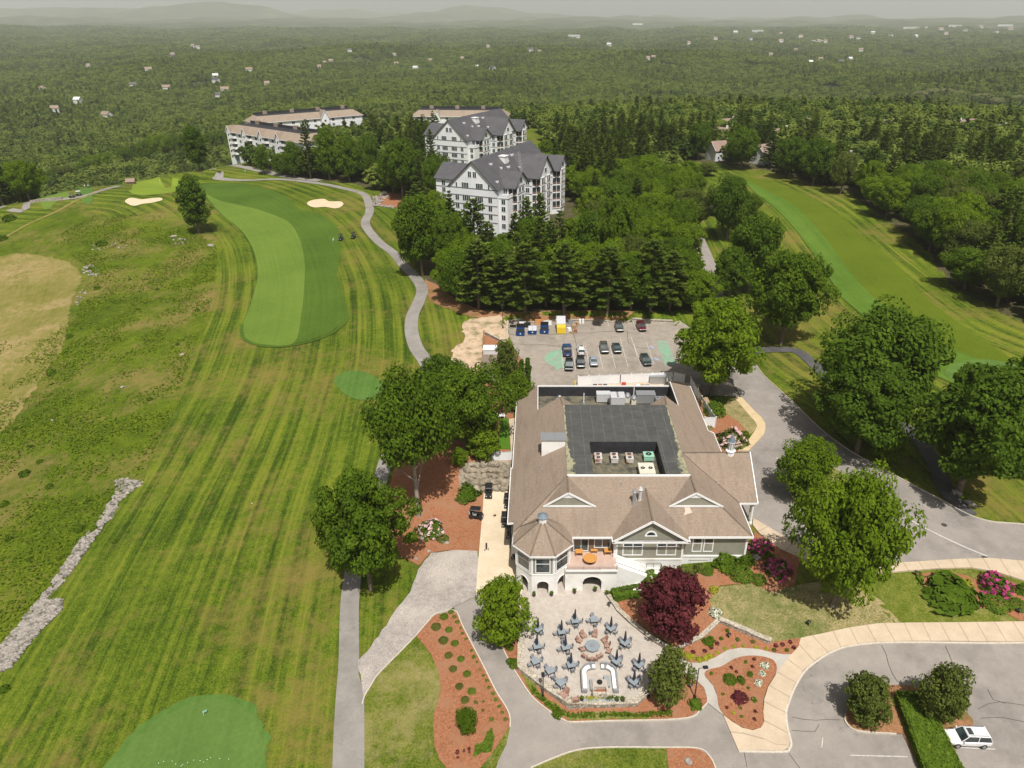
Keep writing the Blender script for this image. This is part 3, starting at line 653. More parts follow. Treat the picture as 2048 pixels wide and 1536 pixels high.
sheet('mulch_bed', [(832,1273),(867,1234),(902,1224),(908,1225),(916,1231),(927,1258),(964,1329),(992,1385),(1011,1415),(1019,1436),(1019,1455),(1011,1467),(983,1511),(962,1536),(940,1570),(905,1570),(892,1536),(879,1521),(869,1493),(867,1458),(868,1430),(876,1407),(882,1377),(876,1342),(862,1310),(844,1287)], 'mulch', .20, smooth=False, step=.8, label='long red mulch bed planted with rows of small shrubs')
sheet('lawn', [(832,1273),(756,1352),(741,1376),(730,1394),(729,1430),(729,1536),(726,1700),(905,1700),(900,1560),(892,1536),(879,1521),(869,1493),(867,1458),(868,1430),(876,1407),(882,1377),(876,1342),(862,1310),(844,1287)], 'lawn', .14, smooth=False, label='patchy lawn between the cart path and the long mulch bed')
sheet('verge', [(962,1536),(983,1511),(1011,1467),(1020,1456),(1013,1490),(997,1523),(985,1560),(940,1650),(915,1600),(935,1565)], 'lawn', .21, smooth=False, step=.7, label='strip of grass at the lower end of the long mulch bed')
sheet('lawn', [(1050,1545),(1078,1530),(1105,1518),(1151,1502),(1206,1496),(1332,1496),(1340,1560),(1330,1700),(1000,1700),(1025,1570)], 'lawn', .14, smooth=False, step=.8, label='bottom lawn rounded at the drive')
sheet('mulch_bed', [(1332,1496),(1365,1496),(1397,1499),(1419,1515),(1430,1536),(1445,1620),(1335,1620),(1340,1560)], 'mulch', .18, smooth=False, step=.7, label='red mulch bed with a pale rock at the bottom edge')
sheet('mulch_bed', [(1690,1430),(1691,1447),(1700,1458),(1714,1464),(1750,1469),(1784,1470),(1840,1468),(1888,1458),(1925,1457),(1946,1450),(1944,1440),(1923,1420),(1870,1385),(1819,1373),(1759,1372),(1715,1395)], 'mulch_tan', .24, smooth=False, step=.7, skirt=True, label='mulched island in the parking area')
sheet('hedge_bed', [(1791,1440),(1885,1440),(1923,1536),(1960,1650),(1870,1650),(1836,1536)], 'mulch_tan', .22, smooth=False, step=.7, label='mulch strip under the clipped hedge')
sheet('dry_lawn', [(1418,1200),(1440,1175),(1500,1168),(1560,1180),(1600,1170),(1680,1160),(1760,1200),(1800,1246),(1755,1250),(1700,1258),(1640,1271),(1603,1279),(1566,1284),(1541,1286),(1480,1262),(1437,1243),(1425,1222)], 'drylawn', .12, smooth=False, label='dry brown grass slope above the low wall')
sheet('lawn', [(1720,1152),(1808,1146),(1870,1141),(1940,1139),(1990,1147),(2048,1165),(2500,1215),(2500,1238),(2048,1245),(1900,1247),(1790,1248),(1740,1200)], 'lawn', .12, smooth=False, label='lawn between the two right hand pavements')
sheet('mulch_bed', [(1826,1150),(1848,1154),(1846,1170),(1862,1190),(1880,1207),(1900,1218),(1920,1222),(1945,1222),(1975,1217),(2010,1228),(2035,1240),(2060,1243),(2300,1240),(2300,1200),(2048,1172),(2010,1155),(1990,1150),(1950,1160),(1930,1152),(1890,1146),(1860,1147)], 'mulch', .18, step=.8, label='red mulch bed round the spreading juniper')
sheet('mulch_bed', [(1215,1190),(1260,1172),(1320,1150),(1420,1142),(1508,1122),(1508,1064),(1560,1098),(1600,1118),(1590,1170),(1545,1187),(1500,1168),(1440,1172),(1418,1200),(1425,1222),(1436,1243),(1402,1276),(1350,1294),(1300,1270),(1262,1245),(1237,1222)], 'mulch', .14, smooth=False, step=.8, label='red mulch bed along the front of the clubhouse')
sheet('mulch_bed', [(967,1000),(963,1050),(957,1105),(925,1101),(890,1102),(860,1107),(838,1132),(800,1112),(782,1060),(772,1000),(785,950),(800,895),(850,872),(935,885),(985,905),(1030,905),(1030,930),(935,930),(925,955),(968,985)], 'mulch', .12, smooth=False, label='red mulch slope under the tall trunk')
sheet('mulch_bed', [(1412,848),(1427,836),(1447,826),(1473,842),(1491,860),(1496,873),(1478,896),(1476,906),(1425,906),(1415,870)], 'mulch', .20, smooth=False, label='red mulch bed beside the portico roof')
sheet('dry_grass', [(1446,826),(1448,812),(1458,800),(1470,799),(1487,819),(1498,832),(1509,844),(1514,853),(1510,863),(1496,873),(1491,860),(1473,842)], 'drylawn', .21, smooth=False, label='small dry patch of grass inside the hooked pavement')
sheet('island_lawn', [(1578,985),(1590,1005),(1612,1028),(1640,1060),(1690,1085),(1740,1078),(1770,1045),(1760,1010),(1720,975),(1680,945),(1640,925),(1600,925),(1580,950)], 'lawn', .22, skirt=True, label='grass island under the two roadside maples')
sheet('sandy_ground', [(925,648),(950,638),(1012,636),(1016,660),(1012,690),(970,668),(962,740),(912,728),(905,700),(930,680)], 'sandlot', .14, rough=.2, label='bare sandy ground beside the rear lot')
sheet('leaf_litter', [(848,560),(880,575),(930,608),(1010,625),(1240,622),(1240,640),(1010,634),(950,636),(900,620),(860,600)], 'mulch_tan', .12, rough=.2, label='orange leaf litter at the edge of the pines')
sheet('mulch_clearing', [(752,408),(764,388),(800,388),(812,398),(806,413),(775,415)], 'mulch', .14, rough=.1, label='small red clearing by the rock pile')
sheet('shed_yard', [(968,668),(1012,690),(1045,720),(1040,790),(1030,800),(1020,905),(975,905),(955,850),(958,740)], 'mulch', .13, smooth=False, label='red mulched courtyard beside the shed')
sheet('courtyard_lawn', [(1001,838),(1017,838),(1021,900),(985,900),(1000,870)], 'softgreen', .22, smooth=False, label='little bright lawn in the courtyard')
sheet('courtyard_path', [(985,826),(1031,822),(1031,838),(1018,840),(1022,905),(1031,905),(1031,780),(1020,780),(1018,822)], 'walk', .26, smooth=False, label='narrow courtyard path by the clubhouse wall')
sheet('mulch_clearing', [(1125,470),(1160,470),(1200,482),(1160,495),(1100,490)], 'sandlot', .14, label='sandy patch by the foot of the near apartment block')
sheet('side_yard', [(1385,780),(1400,775),(1432,842),(1412,850)], 'mulch_tan', .2, smooth=False, label='narrow yard between the side fence and the clubhouse')
sheet('kitchen_yard', [(1157,773),(1240,769),(1345,764),(1400,770),(1400,800),(1157,800)], 'walk', .20, smooth=False, label='concrete kitchen yard inside the white fence')
for px, l in [([(2500,1090),(2048,1050),(1985,1045),(1935,1030),(1880,1000),(1800,958),(1700,903),(1640,858),(1580,800),(1530,755),(1508,725)], 'granite kerb along the outer side of the upper road'),
              ([(725,1410),(730,1393),(741,1375),(756,1351),(795,1311),(832,1273),(867,1233),(885,1226),(902,1222),(910,1224),(916,1230),(927,1257),(964,1328),(992,1384),(1011,1414),(1020,1436),(1020,1456)], 'white kerb round the long mulch bed'),
              ([(1002,1291),(1018,1323),(1040,1360),(1065,1396),(1097,1423),(1126,1441),(1151,1446),(1260,1443),(1375,1438),(1400,1422),(1415,1407)], 'stone kerb below the patio bed'),
              ([(1061,1538),(1105,1519),(1151,1503),(1206,1497),(1332,1497),(1397,1499),(1419,1515),(1430,1536),(1440,1570)], 'stone kerb round the bottom lawn'),
              ([(1690,1430),(1691,1447),(1714,1464),(1784,1470),(1790,1470)], 'kerb of the parking island'),
              ([(1578,985),(1590,1005),(1612,1028),(1640,1060)], 'kerb of the grass island')]:
    kerb('kerb', px, .14, .26 if 'island' not in l else .32, label=l)
kerb('kerb', [(1478,1504),(1566,1505),(1579,1498),(1582,1486),(1575,1457),(1572,1426),(1578,1405),(1590,1375),(1610,1343),(1637,1321),(1662,1306),(1692,1295),(1742,1288),(1800,1286),(2048,1287),(2600,1285)], .25, .16, label='kerb along the wide tan pavement')
# painted markings
def paint(name, px, wd, mat, label, off=.155): return ribbon(name, px, wd, mat, off, 1, label)
M['paint_w'] = noisy('worn_white_paint', (.34,.32,.30), (.62,.60,.57), 5, .8)
M['paint_g'] = noisy('worn_green_paint', (.14,.34,.20), (.27,.36,.27), 1.2, .85, (.26,.25,.23), .9)
M['paint_b'] = noisy('blue_paint', (.12,.20,.38), (.30,.34,.42), 3, .7)
paint('road_line', [(1815,1039),(1870,1068),(1930,1096),(1974,1114)], .3, 'paint_w', 'long white line across the upper road')
for i, (x0, y0, x1, y1) in enumerate([(1127,742,1123,700),(1151,741,1146,700),(1180,741,1172,698),(1206,739,1196,697),(1231,737,1220,695),(1256,735,1244,692),(1282,733,1268,690),(1308,731,1293,686),(1274,712,1262,675),(1250,714,1240,676),(1270,656,1264,641),(1296,656,1289,641),(1240,655,1235,641),(1218,654,1214,641)]):
    ribbon('stall_line', [(x0,y0),((x0+x1)/2,(y0+y1)/2),(x1,y1)], .12, 'paint_w', .19, 1, 'white stall line in the rear lot')
sheet('green_paint', [(1312,683),(1334,683),(1353,731),(1329,731)], 'paint_g', .18, smooth=False, label='green painted bay in the rear lot')
sheet('green_paint', [(1092,712),(1110,700),(1124,698),(1127,738),(1110,738),(1090,728)], 'paint_g', .18, smooth=False, rough=.4, label='worn green paint beside the blue pickup')
for (x, y) in [(1303,696),(1312,720)]:
    q = G(x, y); sheet('bay_symbol', [(q.x-.6,q.y-.6),(q.x+.6,q.y-.6),(q.x+.6,q.y+.6),(q.x-.6,q.y+.6)], 'paint_b', .185, smooth=False, world=True, label='blue and white parking symbol')
    ribbon('bay_symbol', [(q.x-.3,q.y+.6),(q.x-.1,q.y),(q.x+.4,q.y-.1),(q.x+.5,q.y-.6)], .22, 'paint_w', .195, 1, 'white wheelchair mark', world=True)
q = G(1643, 1487)
ribbon('arrow_mark', [(1645,1477),(1646,1484),(1643,1490),(1643,1497)], .13, 'paint_w', .14, 1, 'faded white mark in the parking area')
ribbon('arrow_mark', [(1553,917),(1560,914),(1556,919)], .3, 'paint_w', .16, 1, 'worn white mark by the portico')
for (x0, y0, x1, y1) in [(1905,1496,1990,1500),(1700,1512,1815,1515),(1905,1560,2000,1562)]:
    ribbon('stall_line', [(x0,y0),((x0+x1)/2,(y0+y1)/2),(x1,y1)], .12, 'paint_w', .14, 1, 'faint white stall line beside the hedge')
M['crack'] = plain('crack_sealant', (.045,.043,.042), .8)
for c in [[(1763,1292),(1772,1310),(1780,1340),(1795,1365)],[(1890,1293),(1900,1315),(1908,1338)],[(1583,1435),(1620,1442),(1655,1440),(1680,1441)],[(1583,1462),(1630,1464),(1638,1450)],[(1578,1508),(1590,1525),(1605,1545)],[(1488,1506),(1494,1536)],[(1955,1420),(1990,1405),(2048,1412)],[(1960,1438),(2000,1436),(2048,1445)],[(1975,1380),(1985,1400),(2010,1408)]]:
    ribbon('crack', c, .05, 'crack', .125, 1, 'dark crack across the parking area')
for c in [[(1018,668),(1150,668),(1230,664),(1280,668)],[(1140,640),(1150,680),(1155,700)],[(1180,742),(1190,752),(1300,748)],[(1040,690),(1080,690),(1120,694)],[(1255,664),(1260,690),(1300,700)]]:
    ribbon('crack', c, .10, 'crack', .17, 1, 'dark crack in the rear lot')
# ---------------- foliage ----------------
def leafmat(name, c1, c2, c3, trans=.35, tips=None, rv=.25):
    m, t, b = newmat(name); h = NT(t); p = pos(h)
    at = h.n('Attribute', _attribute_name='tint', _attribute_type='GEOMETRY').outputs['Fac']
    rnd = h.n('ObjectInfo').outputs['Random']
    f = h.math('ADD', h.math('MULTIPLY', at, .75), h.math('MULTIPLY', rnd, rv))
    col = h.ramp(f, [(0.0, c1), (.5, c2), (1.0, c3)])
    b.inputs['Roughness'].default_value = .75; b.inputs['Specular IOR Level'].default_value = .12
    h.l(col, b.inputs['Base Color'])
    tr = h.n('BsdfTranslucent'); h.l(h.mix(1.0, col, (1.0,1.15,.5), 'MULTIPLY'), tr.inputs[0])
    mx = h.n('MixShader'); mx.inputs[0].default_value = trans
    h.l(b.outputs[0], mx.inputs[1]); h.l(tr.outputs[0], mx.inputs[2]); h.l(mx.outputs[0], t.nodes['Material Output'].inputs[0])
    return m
M['leaf'] = leafmat('maple_leaves', (.046,.084,.005), (.088,.148,.007), (.155,.225,.014))
M['leaf_bright'] = leafmat('bright_leaves', (.078,.138,.005), (.140,.215,.009), (.22,.30,.018), .42)
M['leaf_olive'] = leafmat('olive_leaves', (.060,.085,.012), (.112,.142,.024), (.185,.21,.045))
M['leaf_pine'] = leafmat('pine_needles', (.040,.074,.008), (.100,.152,.018), (.215,.265,.042), .36)
M['leaf_dark'] = leafmat('dark_leaves', (.038,.074,.004), (.075,.132,.008), (.13,.20,.014))
M['leaf_pale'] = leafmat('pale_blossom_leaves', (.16,.18,.06), (.26,.27,.11), (.34,.33,.17))
M['leaf_red'] = leafmat('burgundy_leaves', (.045,.010,.014), (.11,.022,.028), (.20,.050,.055), .3)
M['leaf_hedge'] = leafmat('hedge_leaves', (.07,.125,.01), (.115,.19,.015), (.19,.26,.03))
M['leaf_yellow'] = leafmat('yellow_leaves', (.20,.24,.02), (.36,.36,.03), (.50,.46,.06))
M['bloom_pink'] = leafmat('magenta_blossom', (.34,.03,.13), (.50,.07,.22), (.62,.20,.34), .2)
M['bloom_pale'] = leafmat('pale_pink_blossom', (.50,.26,.30), (.64,.44,.44), (.70,.60,.56), .2)
M['bloom_white'] = leafmat('white_blossom', (.60,.58,.46), (.74,.73,.64), (.80,.80,.74), .2)
M['leaf_far'] = leafmat('distant_leaves', (.026,.052,.008), (.070,.114,.017), (.165,.21,.036), .3, rv=1.0)
def cards(P, N, size, rng, flat=.55, aspect=1.5):
    n = len(P); N = N+rng.normal(0, flat, (n, 3)); N /= np.linalg.norm(N, axis=1)[:,None]+1e-9
    A = np.cross(N, rng.normal(0, 1, (n, 3))); A /= np.linalg.norm(A, axis=1)[:,None]+1e-9; B = np.cross(N, A)
    s = (size*rng.uniform(.6, 1.35, n))[:,None]
    a, b = A*s*.5*aspect, B*s*.5
    V = np.stack([P-a, P-b*.9, P+a, P+b*.9], 1)   # lozenge shaped leaves
    return V.reshape(-1, 3)
def cloud_mesh(name, V, tint, mat, extra=None):
    Fq = np.arange(len(V)).reshape(-1, 4); me = mesh_np(name, V, Fq, [mat], smooth=False)
    at = me.attributes.new('tint', 'FLOAT', 'FACE'); at.data.foreach_set('value', np.clip(tint, 0, 1).astype(np.float32)); return me
def sphere_pts(n, rng):
    v = rng.normal(0, 1, (n, 3)); return v/np.linalg.norm(v, axis=1)[:,None]
def lobed(R, z0, z1, nl, per, size, rng, lobe=.3, taper=0.0, shape='round', tuft=True):
    """crown of many leafy lobes between heights z0 and z1, widest radius R"""
    hz = (z1-z0)/2; zc = (z0+z1)/2; Vs = []; Ts = []
    ph = rng.uniform(0, 6.28, 4)
    for i in range(nl):
        u = 1-2*(i+.5)/nl; a = i*2.39996+rng.normal(0, .25); u = np.clip(u+rng.normal(0, .06), -.97, .98)
        rr = math.sqrt(1-u*u); k = rng.uniform(.42, .96)*(1+.15*math.sin(2*a+ph[0])+.13*math.sin(3*a+ph[1]+3*u)+.08*math.sin(5*a+ph[2]))
        if shape == 'oval': rad = R*rr**.7*(1-.35*max(u, 0)**1.2)
        elif shape == 'cone': rad = R*(1-(u+1)/2)**.85*1.15+.05*R
        else: rad = R*(rr**.75)*(1.0 if u > 0 else 1.0+.05*u)
        c = np.array([math.cos(a)*rad*k, math.sin(a)*rad*k, zc+u*hz*.86*(.9+.1*k)])
        lr = R*lobe*rng.uniform(.55, 1.5)*(1 if shape != 'cone' else max(.35, 1-(u+1)/2.4))
        d = sphere_pts(per, rng); q = c+d*np.array([lr, lr, lr*.72])*rng.uniform(.72, 1.06, (per, 1))
        N = d*.8+np.array([0, 0, .55])
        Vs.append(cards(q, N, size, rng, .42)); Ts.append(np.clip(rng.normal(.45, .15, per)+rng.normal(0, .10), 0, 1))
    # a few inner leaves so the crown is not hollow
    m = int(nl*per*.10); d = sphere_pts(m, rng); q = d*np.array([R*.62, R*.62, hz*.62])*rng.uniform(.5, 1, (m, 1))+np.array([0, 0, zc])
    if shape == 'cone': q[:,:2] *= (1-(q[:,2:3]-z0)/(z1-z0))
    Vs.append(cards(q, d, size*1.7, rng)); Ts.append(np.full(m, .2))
    return np.concatenate(Vs), np.concatenate(Ts)
def trunk_mb(Ht, r, rng, limbs=6, spread=.5, z0=.25, mi=0):
    mb = MB(); wob = [(rng.normal(0, .012)*Ht*i, rng.normal(0, .012)*Ht*i) for i in range(5)]
    pts = [(wob[i][0]*.3, wob[i][1]*.3, Ht*.86*i/4-(.6 if i == 0 else 0)) for i in range(5)]
    mb.tube(pts, [r*1.35, r, r*.78, r*.5, r*.18], 8)
    for k in range(limbs):
        t = z0+(.8-z0)*k/max(limbs-1, 1); a = k*2.4+rng.uniform(0, 1); L = spread*Ht*(1-t*.6)*rng.uniform(.7, 1)
        s = Vector((0, 0, Ht*.86*t)); rr = r*(1-t)*.55+.03
        mb.tube([s, s+Vector((math.cos(a)*L*.5, math.sin(a)*L*.5, L*.30)), s+Vector((math.cos(a)*L, math.sin(a)*L, L*.66))], [rr, rr*.6, rr*.2], 5)
    return mb
PROTO = {}
def decid(key, seed, R, Ht, nl, per, size, lobe=.3, z0=.2, shape='round'):
    rng = np.random.default_rng(seed); V, t = lobed(R, Ht*z0, Ht, nl, per, size, rng, lobe, shape=shape)
    PROTO[key] = (V, t, trunk_mb(Ht, .022*Ht+.04, rng, 7, .34, .22), R, Ht)
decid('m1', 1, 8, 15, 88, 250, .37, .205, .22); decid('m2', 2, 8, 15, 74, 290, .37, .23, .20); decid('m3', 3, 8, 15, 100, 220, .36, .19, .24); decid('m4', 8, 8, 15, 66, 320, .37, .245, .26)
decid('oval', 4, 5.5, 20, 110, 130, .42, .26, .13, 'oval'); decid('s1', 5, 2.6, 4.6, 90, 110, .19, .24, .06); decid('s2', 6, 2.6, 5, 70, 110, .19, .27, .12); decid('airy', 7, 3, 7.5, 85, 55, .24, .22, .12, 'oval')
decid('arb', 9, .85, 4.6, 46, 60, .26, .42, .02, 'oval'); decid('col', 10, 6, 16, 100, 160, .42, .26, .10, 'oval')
def pine(key, seed, R, Ht, dens=1.0, dome=.25):
    rng = np.random.default_rng(seed); Vs = []; Ts = []; mb = MB()
    mb.tube([(0,0,-.6), (0,0,Ht*.5), (0,0,Ht*.97)], [.02*Ht, .013*Ht, .02], 7)
    z = Ht*.16
    while z < Ht*.985:
        t = (z-Ht*.16)/(Ht*.84); prof = (1-t)**.75*(1-dome)+dome*math.sqrt(max(0, 1-t*t))
        nb = int(rng.integers(5, 8)); a0 = rng.uniform(0, 6.28)
        for k in range(nb):
            a = a0+6.2832*k/nb+rng.normal(0, .22); L = R*prof*rng.uniform(.55, 1.12)
            if L < .4: L = .4
            up = rng.uniform(.02, .24)+.35*t; n = max(10, int(dens*19*L))
            s = np.sqrt(rng.uniform(.05, 1, n)); wdt = (.20+.16*L)*(.35+.65*s)*np.where(s > .8, .75, 1)
            lat = rng.uniform(-1, 1, n)*wdt; zz = z+s*L*up-.05*L*s*s*L*.3+rng.normal(0, .10, n)
            q = np.stack([math.cos(a)*s*L-math.sin(a)*lat, math.sin(a)*s*L+math.cos(a)*lat, zz], 1)
            Vs.append(cards(q, np.tile([[math.cos(a)*-.25, math.sin(a)*-.25, 1.0]], (n, 1)), .46, rng, .38, 1.5))
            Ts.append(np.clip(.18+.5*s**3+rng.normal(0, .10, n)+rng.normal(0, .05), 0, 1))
            if k%2 == 0: mb.tube([(0,0,z-.1), (math.cos(a)*L*.8, math.sin(a)*L*.8, z+L*up*.8-.1)], [.07+.03*(1-t), .02], 4)
        z += Ht*rng.uniform(.038, .062)
    PROTO[key] = (np.concatenate(Vs), np.concatenate(Ts), mb, R, Ht)
decid('high', 12, 8, 17, 95, 200, .40, .26, .47)
pine('p1', 20, 5, 20); pine('p2', 21, 5.5, 21, 1.0, .45); pine('p3', 22, 4.5, 20, 1.05, .15); pine('p4', 23, 6, 19, 1, .7)
_MC = {}
def crown_mesh(key, mat):
    k = ('c', key, mat)
    if k not in _MC: _MC[k] = cloud_mesh('crown', PROTO[key][0], PROTO[key][1], M[mat])
    return _MC[k]
def trunk_mesh(key, bark):
    k = ('t', key, bark)
    if k not in _MC: _MC[k] = PROTO[key][2].mesh('trunk', [M[bark]])
    return _MC[k]
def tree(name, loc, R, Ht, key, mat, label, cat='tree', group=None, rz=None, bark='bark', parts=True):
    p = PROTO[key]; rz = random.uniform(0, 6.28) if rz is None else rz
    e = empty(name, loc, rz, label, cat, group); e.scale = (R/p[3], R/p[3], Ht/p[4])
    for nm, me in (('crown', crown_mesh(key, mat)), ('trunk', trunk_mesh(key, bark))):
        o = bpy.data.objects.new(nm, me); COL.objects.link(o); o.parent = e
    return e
def top_height(base, ty):                # height whose picture lands on row ty above the foot of a thing
    v = (ty-CY)/F; return H+base[1]*(-sp-v*cp)/(cp-v*sp)-base[2]
AVOID = []                               # (x, y, r) places already taken by hand-placed trees
def T_at(bx, by, ty, wpx, key, mat, label, name='maple_tree', group=None, bark='bark', rf=.55):
    if bx > 1300: bx -= (bx-1080)/(3500-by)*(by-ty)*.55
    b = G(bx, by); R = wpx/2/1.16/scale_at((b[0], b[1], b[2]+4)); h = top_height((b[0], b[1]-R*rf*.3, b[2]), ty)
    AVOID.append((b[0], b[1], R*.75)); return tree(name, b, R, max(h*.95, 1.5), key, mat, label, 'tree', group, bark=bark)
T_at(399,468,337,64,'oval','leaf_dark','lone tall dark oval tree in the open rough left of the fairway','oval_tree')
T_at(400,341,243,54,'oval','leaf_dark','dark tree beside the cart path loop near the far green','oval_tree')
T_at(742,1180,952,200,'m1','leaf','big dark green maple standing over the left cart path')
T_at(838,1032,742,178,'high','leaf','tall maple with a long bare pale trunk on the red mulch slope',bark='bark_pale')
T_at(932,900,730,190,'m2','leaf','broad maple between the tall bare trunk and the courtyard')
T_at(885,840,712,120,'m4','leaf_dark','dark tree behind the tall bare trunk, beside the bend of the cart path')
T_at(968,912,842,88,'s1','leaf_bright','lime green ornamental tree by the courtyard lawn','ornamental_tree')
T_at(921,932,898,42,'s2','leaf_bright','small lime green sapling on the mulch slope','ornamental_tree')
T_at(1012,785,672,66,'airy','leaf_olive','thin grey green birch in front of the white shed','birch_tree',bark='bark_pale')
for k, (x, l) in enumerate([(1056,'rightmost narrow arborvitae beside the rear lot'),(1043,'second narrow arborvitae from the rear lot, just left of the rightmost'),(1032,'third narrow arborvitae from the rear lot, between the birch and its neighbours')]):
    T_at(x,772,712+k*3,15,'arb','leaf_dark',l,'arborvitae',group='narrow arborvitae in a row')
T_at(1036,818,745,76,'s2','leaf','dense green tree against the rear left corner of the clubhouse roof')
T_at(1008,1282,1162,122,'s1','leaf_bright','small leafy tree at the left edge of the patio','ornamental_tree')
T_at(935,1467,1418,50,'s2','leaf','young round tree in the long mulch bed','ornamental_tree')
T_at(1340,1412,1295,98,'airy','leaf_olive','open airy tree at the right corner of the patio','ornamental_tree')
T_at(1346,1266,1150,146,'s1','leaf_red','burgundy leaved Japanese maple below the clubhouse','japanese_maple')
T_at(1705,1214,944,222,'m2','leaf_bright','largest bright maple between the portico and the right pavement')
T_at(1620,1003,884,132,'m4','leaf_bright','round maple on the grass island across from the portico')
T_at(1436,790,596,198,'m1','leaf_bright','big bright maple at the right end of the rear lot')
T_at(1580,688,494,178,'m3','leaf','dense maple right of the road, above the dark looping path')
T_at(1768,862,612,262,'m2','leaf_dark','tall dark oak in front of the small right hand bunker','oak_tree')
T_at(1738,905,725,215,'m4','leaf_dark','lower dark oak spreading over the right hand lawn','oak_tree')
T_at(1965,985,735,270,'m1','leaf_dark','large dark oak at the right edge beside the looping path','oak_tree')
T_at(2110,950,700,230,'m3','leaf_dark','dark oak half outside the right edge of the photo','oak_tree')
T_at(1775,918,858,80,'s1','leaf_bright','low bright bush under the dark oaks by the road','bush_tree')
T_at(1510,585,422,125,'m4','leaf_dark','dark maple between the road and the light fairway band')
T_at(1465,600,492,95,'m1','leaf_dark','lower dark maple at the bend of the road')
T_at(1462,480,345,100,'m2','leaf_dark','upright dark maple at the top of the road')
T_at(1440,430,370,60,'m3','leaf_olive','small olive tree at the upper end of the right fairway')
T_at(1502,432,385,60,'m2','leaf','medium green tree touching the right fairway')
T_at(1345,372,325,50,'m3','leaf_bright','small pale tree in a clump left of the right fairway')
T_at(1378,362,320,46,'m1','leaf_bright','light green tree at the head of the right fairway')
T_at(1415,352,325,44,'m4','leaf_olive','light olive tree at the far left corner of the right fairway')
T_at(1738,1438,1356,104,'s1','leaf_olive','bushy olive tree on the left end of the parking island','ornamental_tree')
T_at(1893,1440,1338,108,'s2','leaf_olive','bushy olive tree on the right of the parking island','ornamental_tree')
T_at(845,552,378,122,'m2','leaf','big maple at the bend of the cart path, left of the pines')
T_at(905,560,420,80,'m3','leaf','maple between the path bend and the pines')
T_at(806,398,272,96,'m1','leaf','large round maple above the small red clearing')
T_at(880,400,305,70,'m4','leaf','maple left of the near apartment block')
T_at(528,349,290,34,'airy','leaf','small slim tree in front of the left apartment block','young_tree')
T_at(561,352,303,34,'airy','leaf','small tree right of the slim one below the left apartment block','young_tree')
T_at(590,356,278,44,'col','leaf_dark','dark tree hiding the right end of the left apartment block')
T_at(622,358,236,52,'p1','leaf_pine','tall pine rising in front of the rear left apartment block','pine_tree')
T_at(660,360,248,52,'col','leaf','tall maple right of the lone tall pine')
T_at(700,364,262,58,'col','leaf','wide maple in the middle of the row right of the left apartments')
T_at(742,368,265,56,'m4','leaf_dark','darkest maple near the right end of that row')
T_at(952,540,392,92,'p4','leaf_pine','tall olive pine overlapping the front of the near apartment block','pine_tree')
T_at(1060,560,428,92,'m2','leaf','round green maple covering the corner of the near apartment block')
T_at(1172,560,405,70,'airy','leaf_dark','slender dark tree right of the near apartment block')
T_at(1235,560,378,84,'m3','leaf','broad green maple right of the near apartment block')
T_at(1180,420,330,60,'m2','leaf_bright','bright maple behind the right side of the near apartment block')
T_at(874,420,318,60,'m3','leaf','maple between the two grey roofed apartment blocks')
T_at(1092,312,278,34,'m1','leaf_bright','bright tree tucked between the two grey roofed blocks')
for a in [(1488,338,250,84,'m2','leaf','round tree hiding the houses at the far end of the right fairway'),(1585,358,268,70,'m3','leaf_dark','broad tree right of the white gabled house'),(1635,372,272,74,'m1','leaf_dark','dark tree overhanging the bend of the right fairway'),(1690,388,300,60,'m4','leaf_olive','olive tree at the inner bend of the right fairway'),(1400,320,240,60,'m2','leaf_dark','dark tree left of the crossing roofs'),(1300,470,380,90,'m2','leaf_bright','bright broad maple left of the road bend'),(1352,560,470,80,'m3','leaf','maple between the pines and the road'),(1290,400,310,80,'m1','leaf_bright','light maple up the slope behind the apartment blocks')]: T_at(*a)
for bx, by, ty, w_, key, mt, l in [(925,618,505,84,'m4','leaf','low broadleaf tree at the left end of the pine row'),(958,628,478,104,'p4','leaf_pine','leftmost front pine beside the cart path'),(1005,626,508,92,'p2','leaf_pine','second front pine, left of the dumpsters'),(1050,634,486,112,'p4','leaf_pine','widest front pine above the first dumpsters'),(1092,622,520,78,'m2','leaf','broadleaf tree squeezed among the front pines'),(1128,634,482,104,'p2','leaf_pine','front pine above the yellow container'),(1172,626,520,84,'p1','leaf_pine','shorter front pine above the rear lot'),(1215,634,492,116,'p4','leaf_pine','full front pine above the parked cars'),(1262,628,512,88,'m1','leaf','broadleaf tree above the maroon car'),(1300,632,478,110,'p4','leaf_pine','tallest front pine near the right end of the row'),(1345,630,500,96,'p2','leaf_pine','last front pine beside the bright maple'),(1392,632,540,92,'m3','leaf_bright','bright low maple joining the pines to the road')]: T_at(bx, by-9, ty-4, w_*1.12, key, mt, l, 'pine_tree' if key[0] == 'p' else 'maple_tree', rf=.3)

# woods: trees one can tell apart, then the far wood as one mass
BLD = [(-24,268,30),(-16,290,26),(-6,268,16),(-43,372,30),(-34,395,26),(-143,392,26),(-122,378,22),(-160,405,22),(-160,468,20),(-140,480,22),(-118,492,20),(-70,494,20),(-45,492,20),(-95,360,0)]
def clear(x, y, m=0):
    for a, b, r in BLD:
        if (x-a)**2+(y-b)**2 < (r*.72+m)**2: return False
    return True
HOUSE_AT = [(1455,248,10),(1440,268,8),(1560,270,9),(1648,275,7),(1600,250,6),(1770,252,6),(1905,252,6),(1950,250,6),(1990,262,5),(1440,318,8),(1528,325,8),(1680,345,7)]
HW = [G(a, b+(20 if i < 9 else 0)) for i, (a, b, c) in enumerate(HOUSE_AT)]
cand = []
yy = 150.0
while yy < 6200:
    st = 7.6 if yy < 700 else max(8.5, yy/185)
    xx = -KW(yy)*.93
    while xx < KW(yy)*.93:
        cand.append((xx+random.uniform(-.42, .42)*st, yy+random.uniform(-.42, .42)*st, st)); xx += st
    yy += st
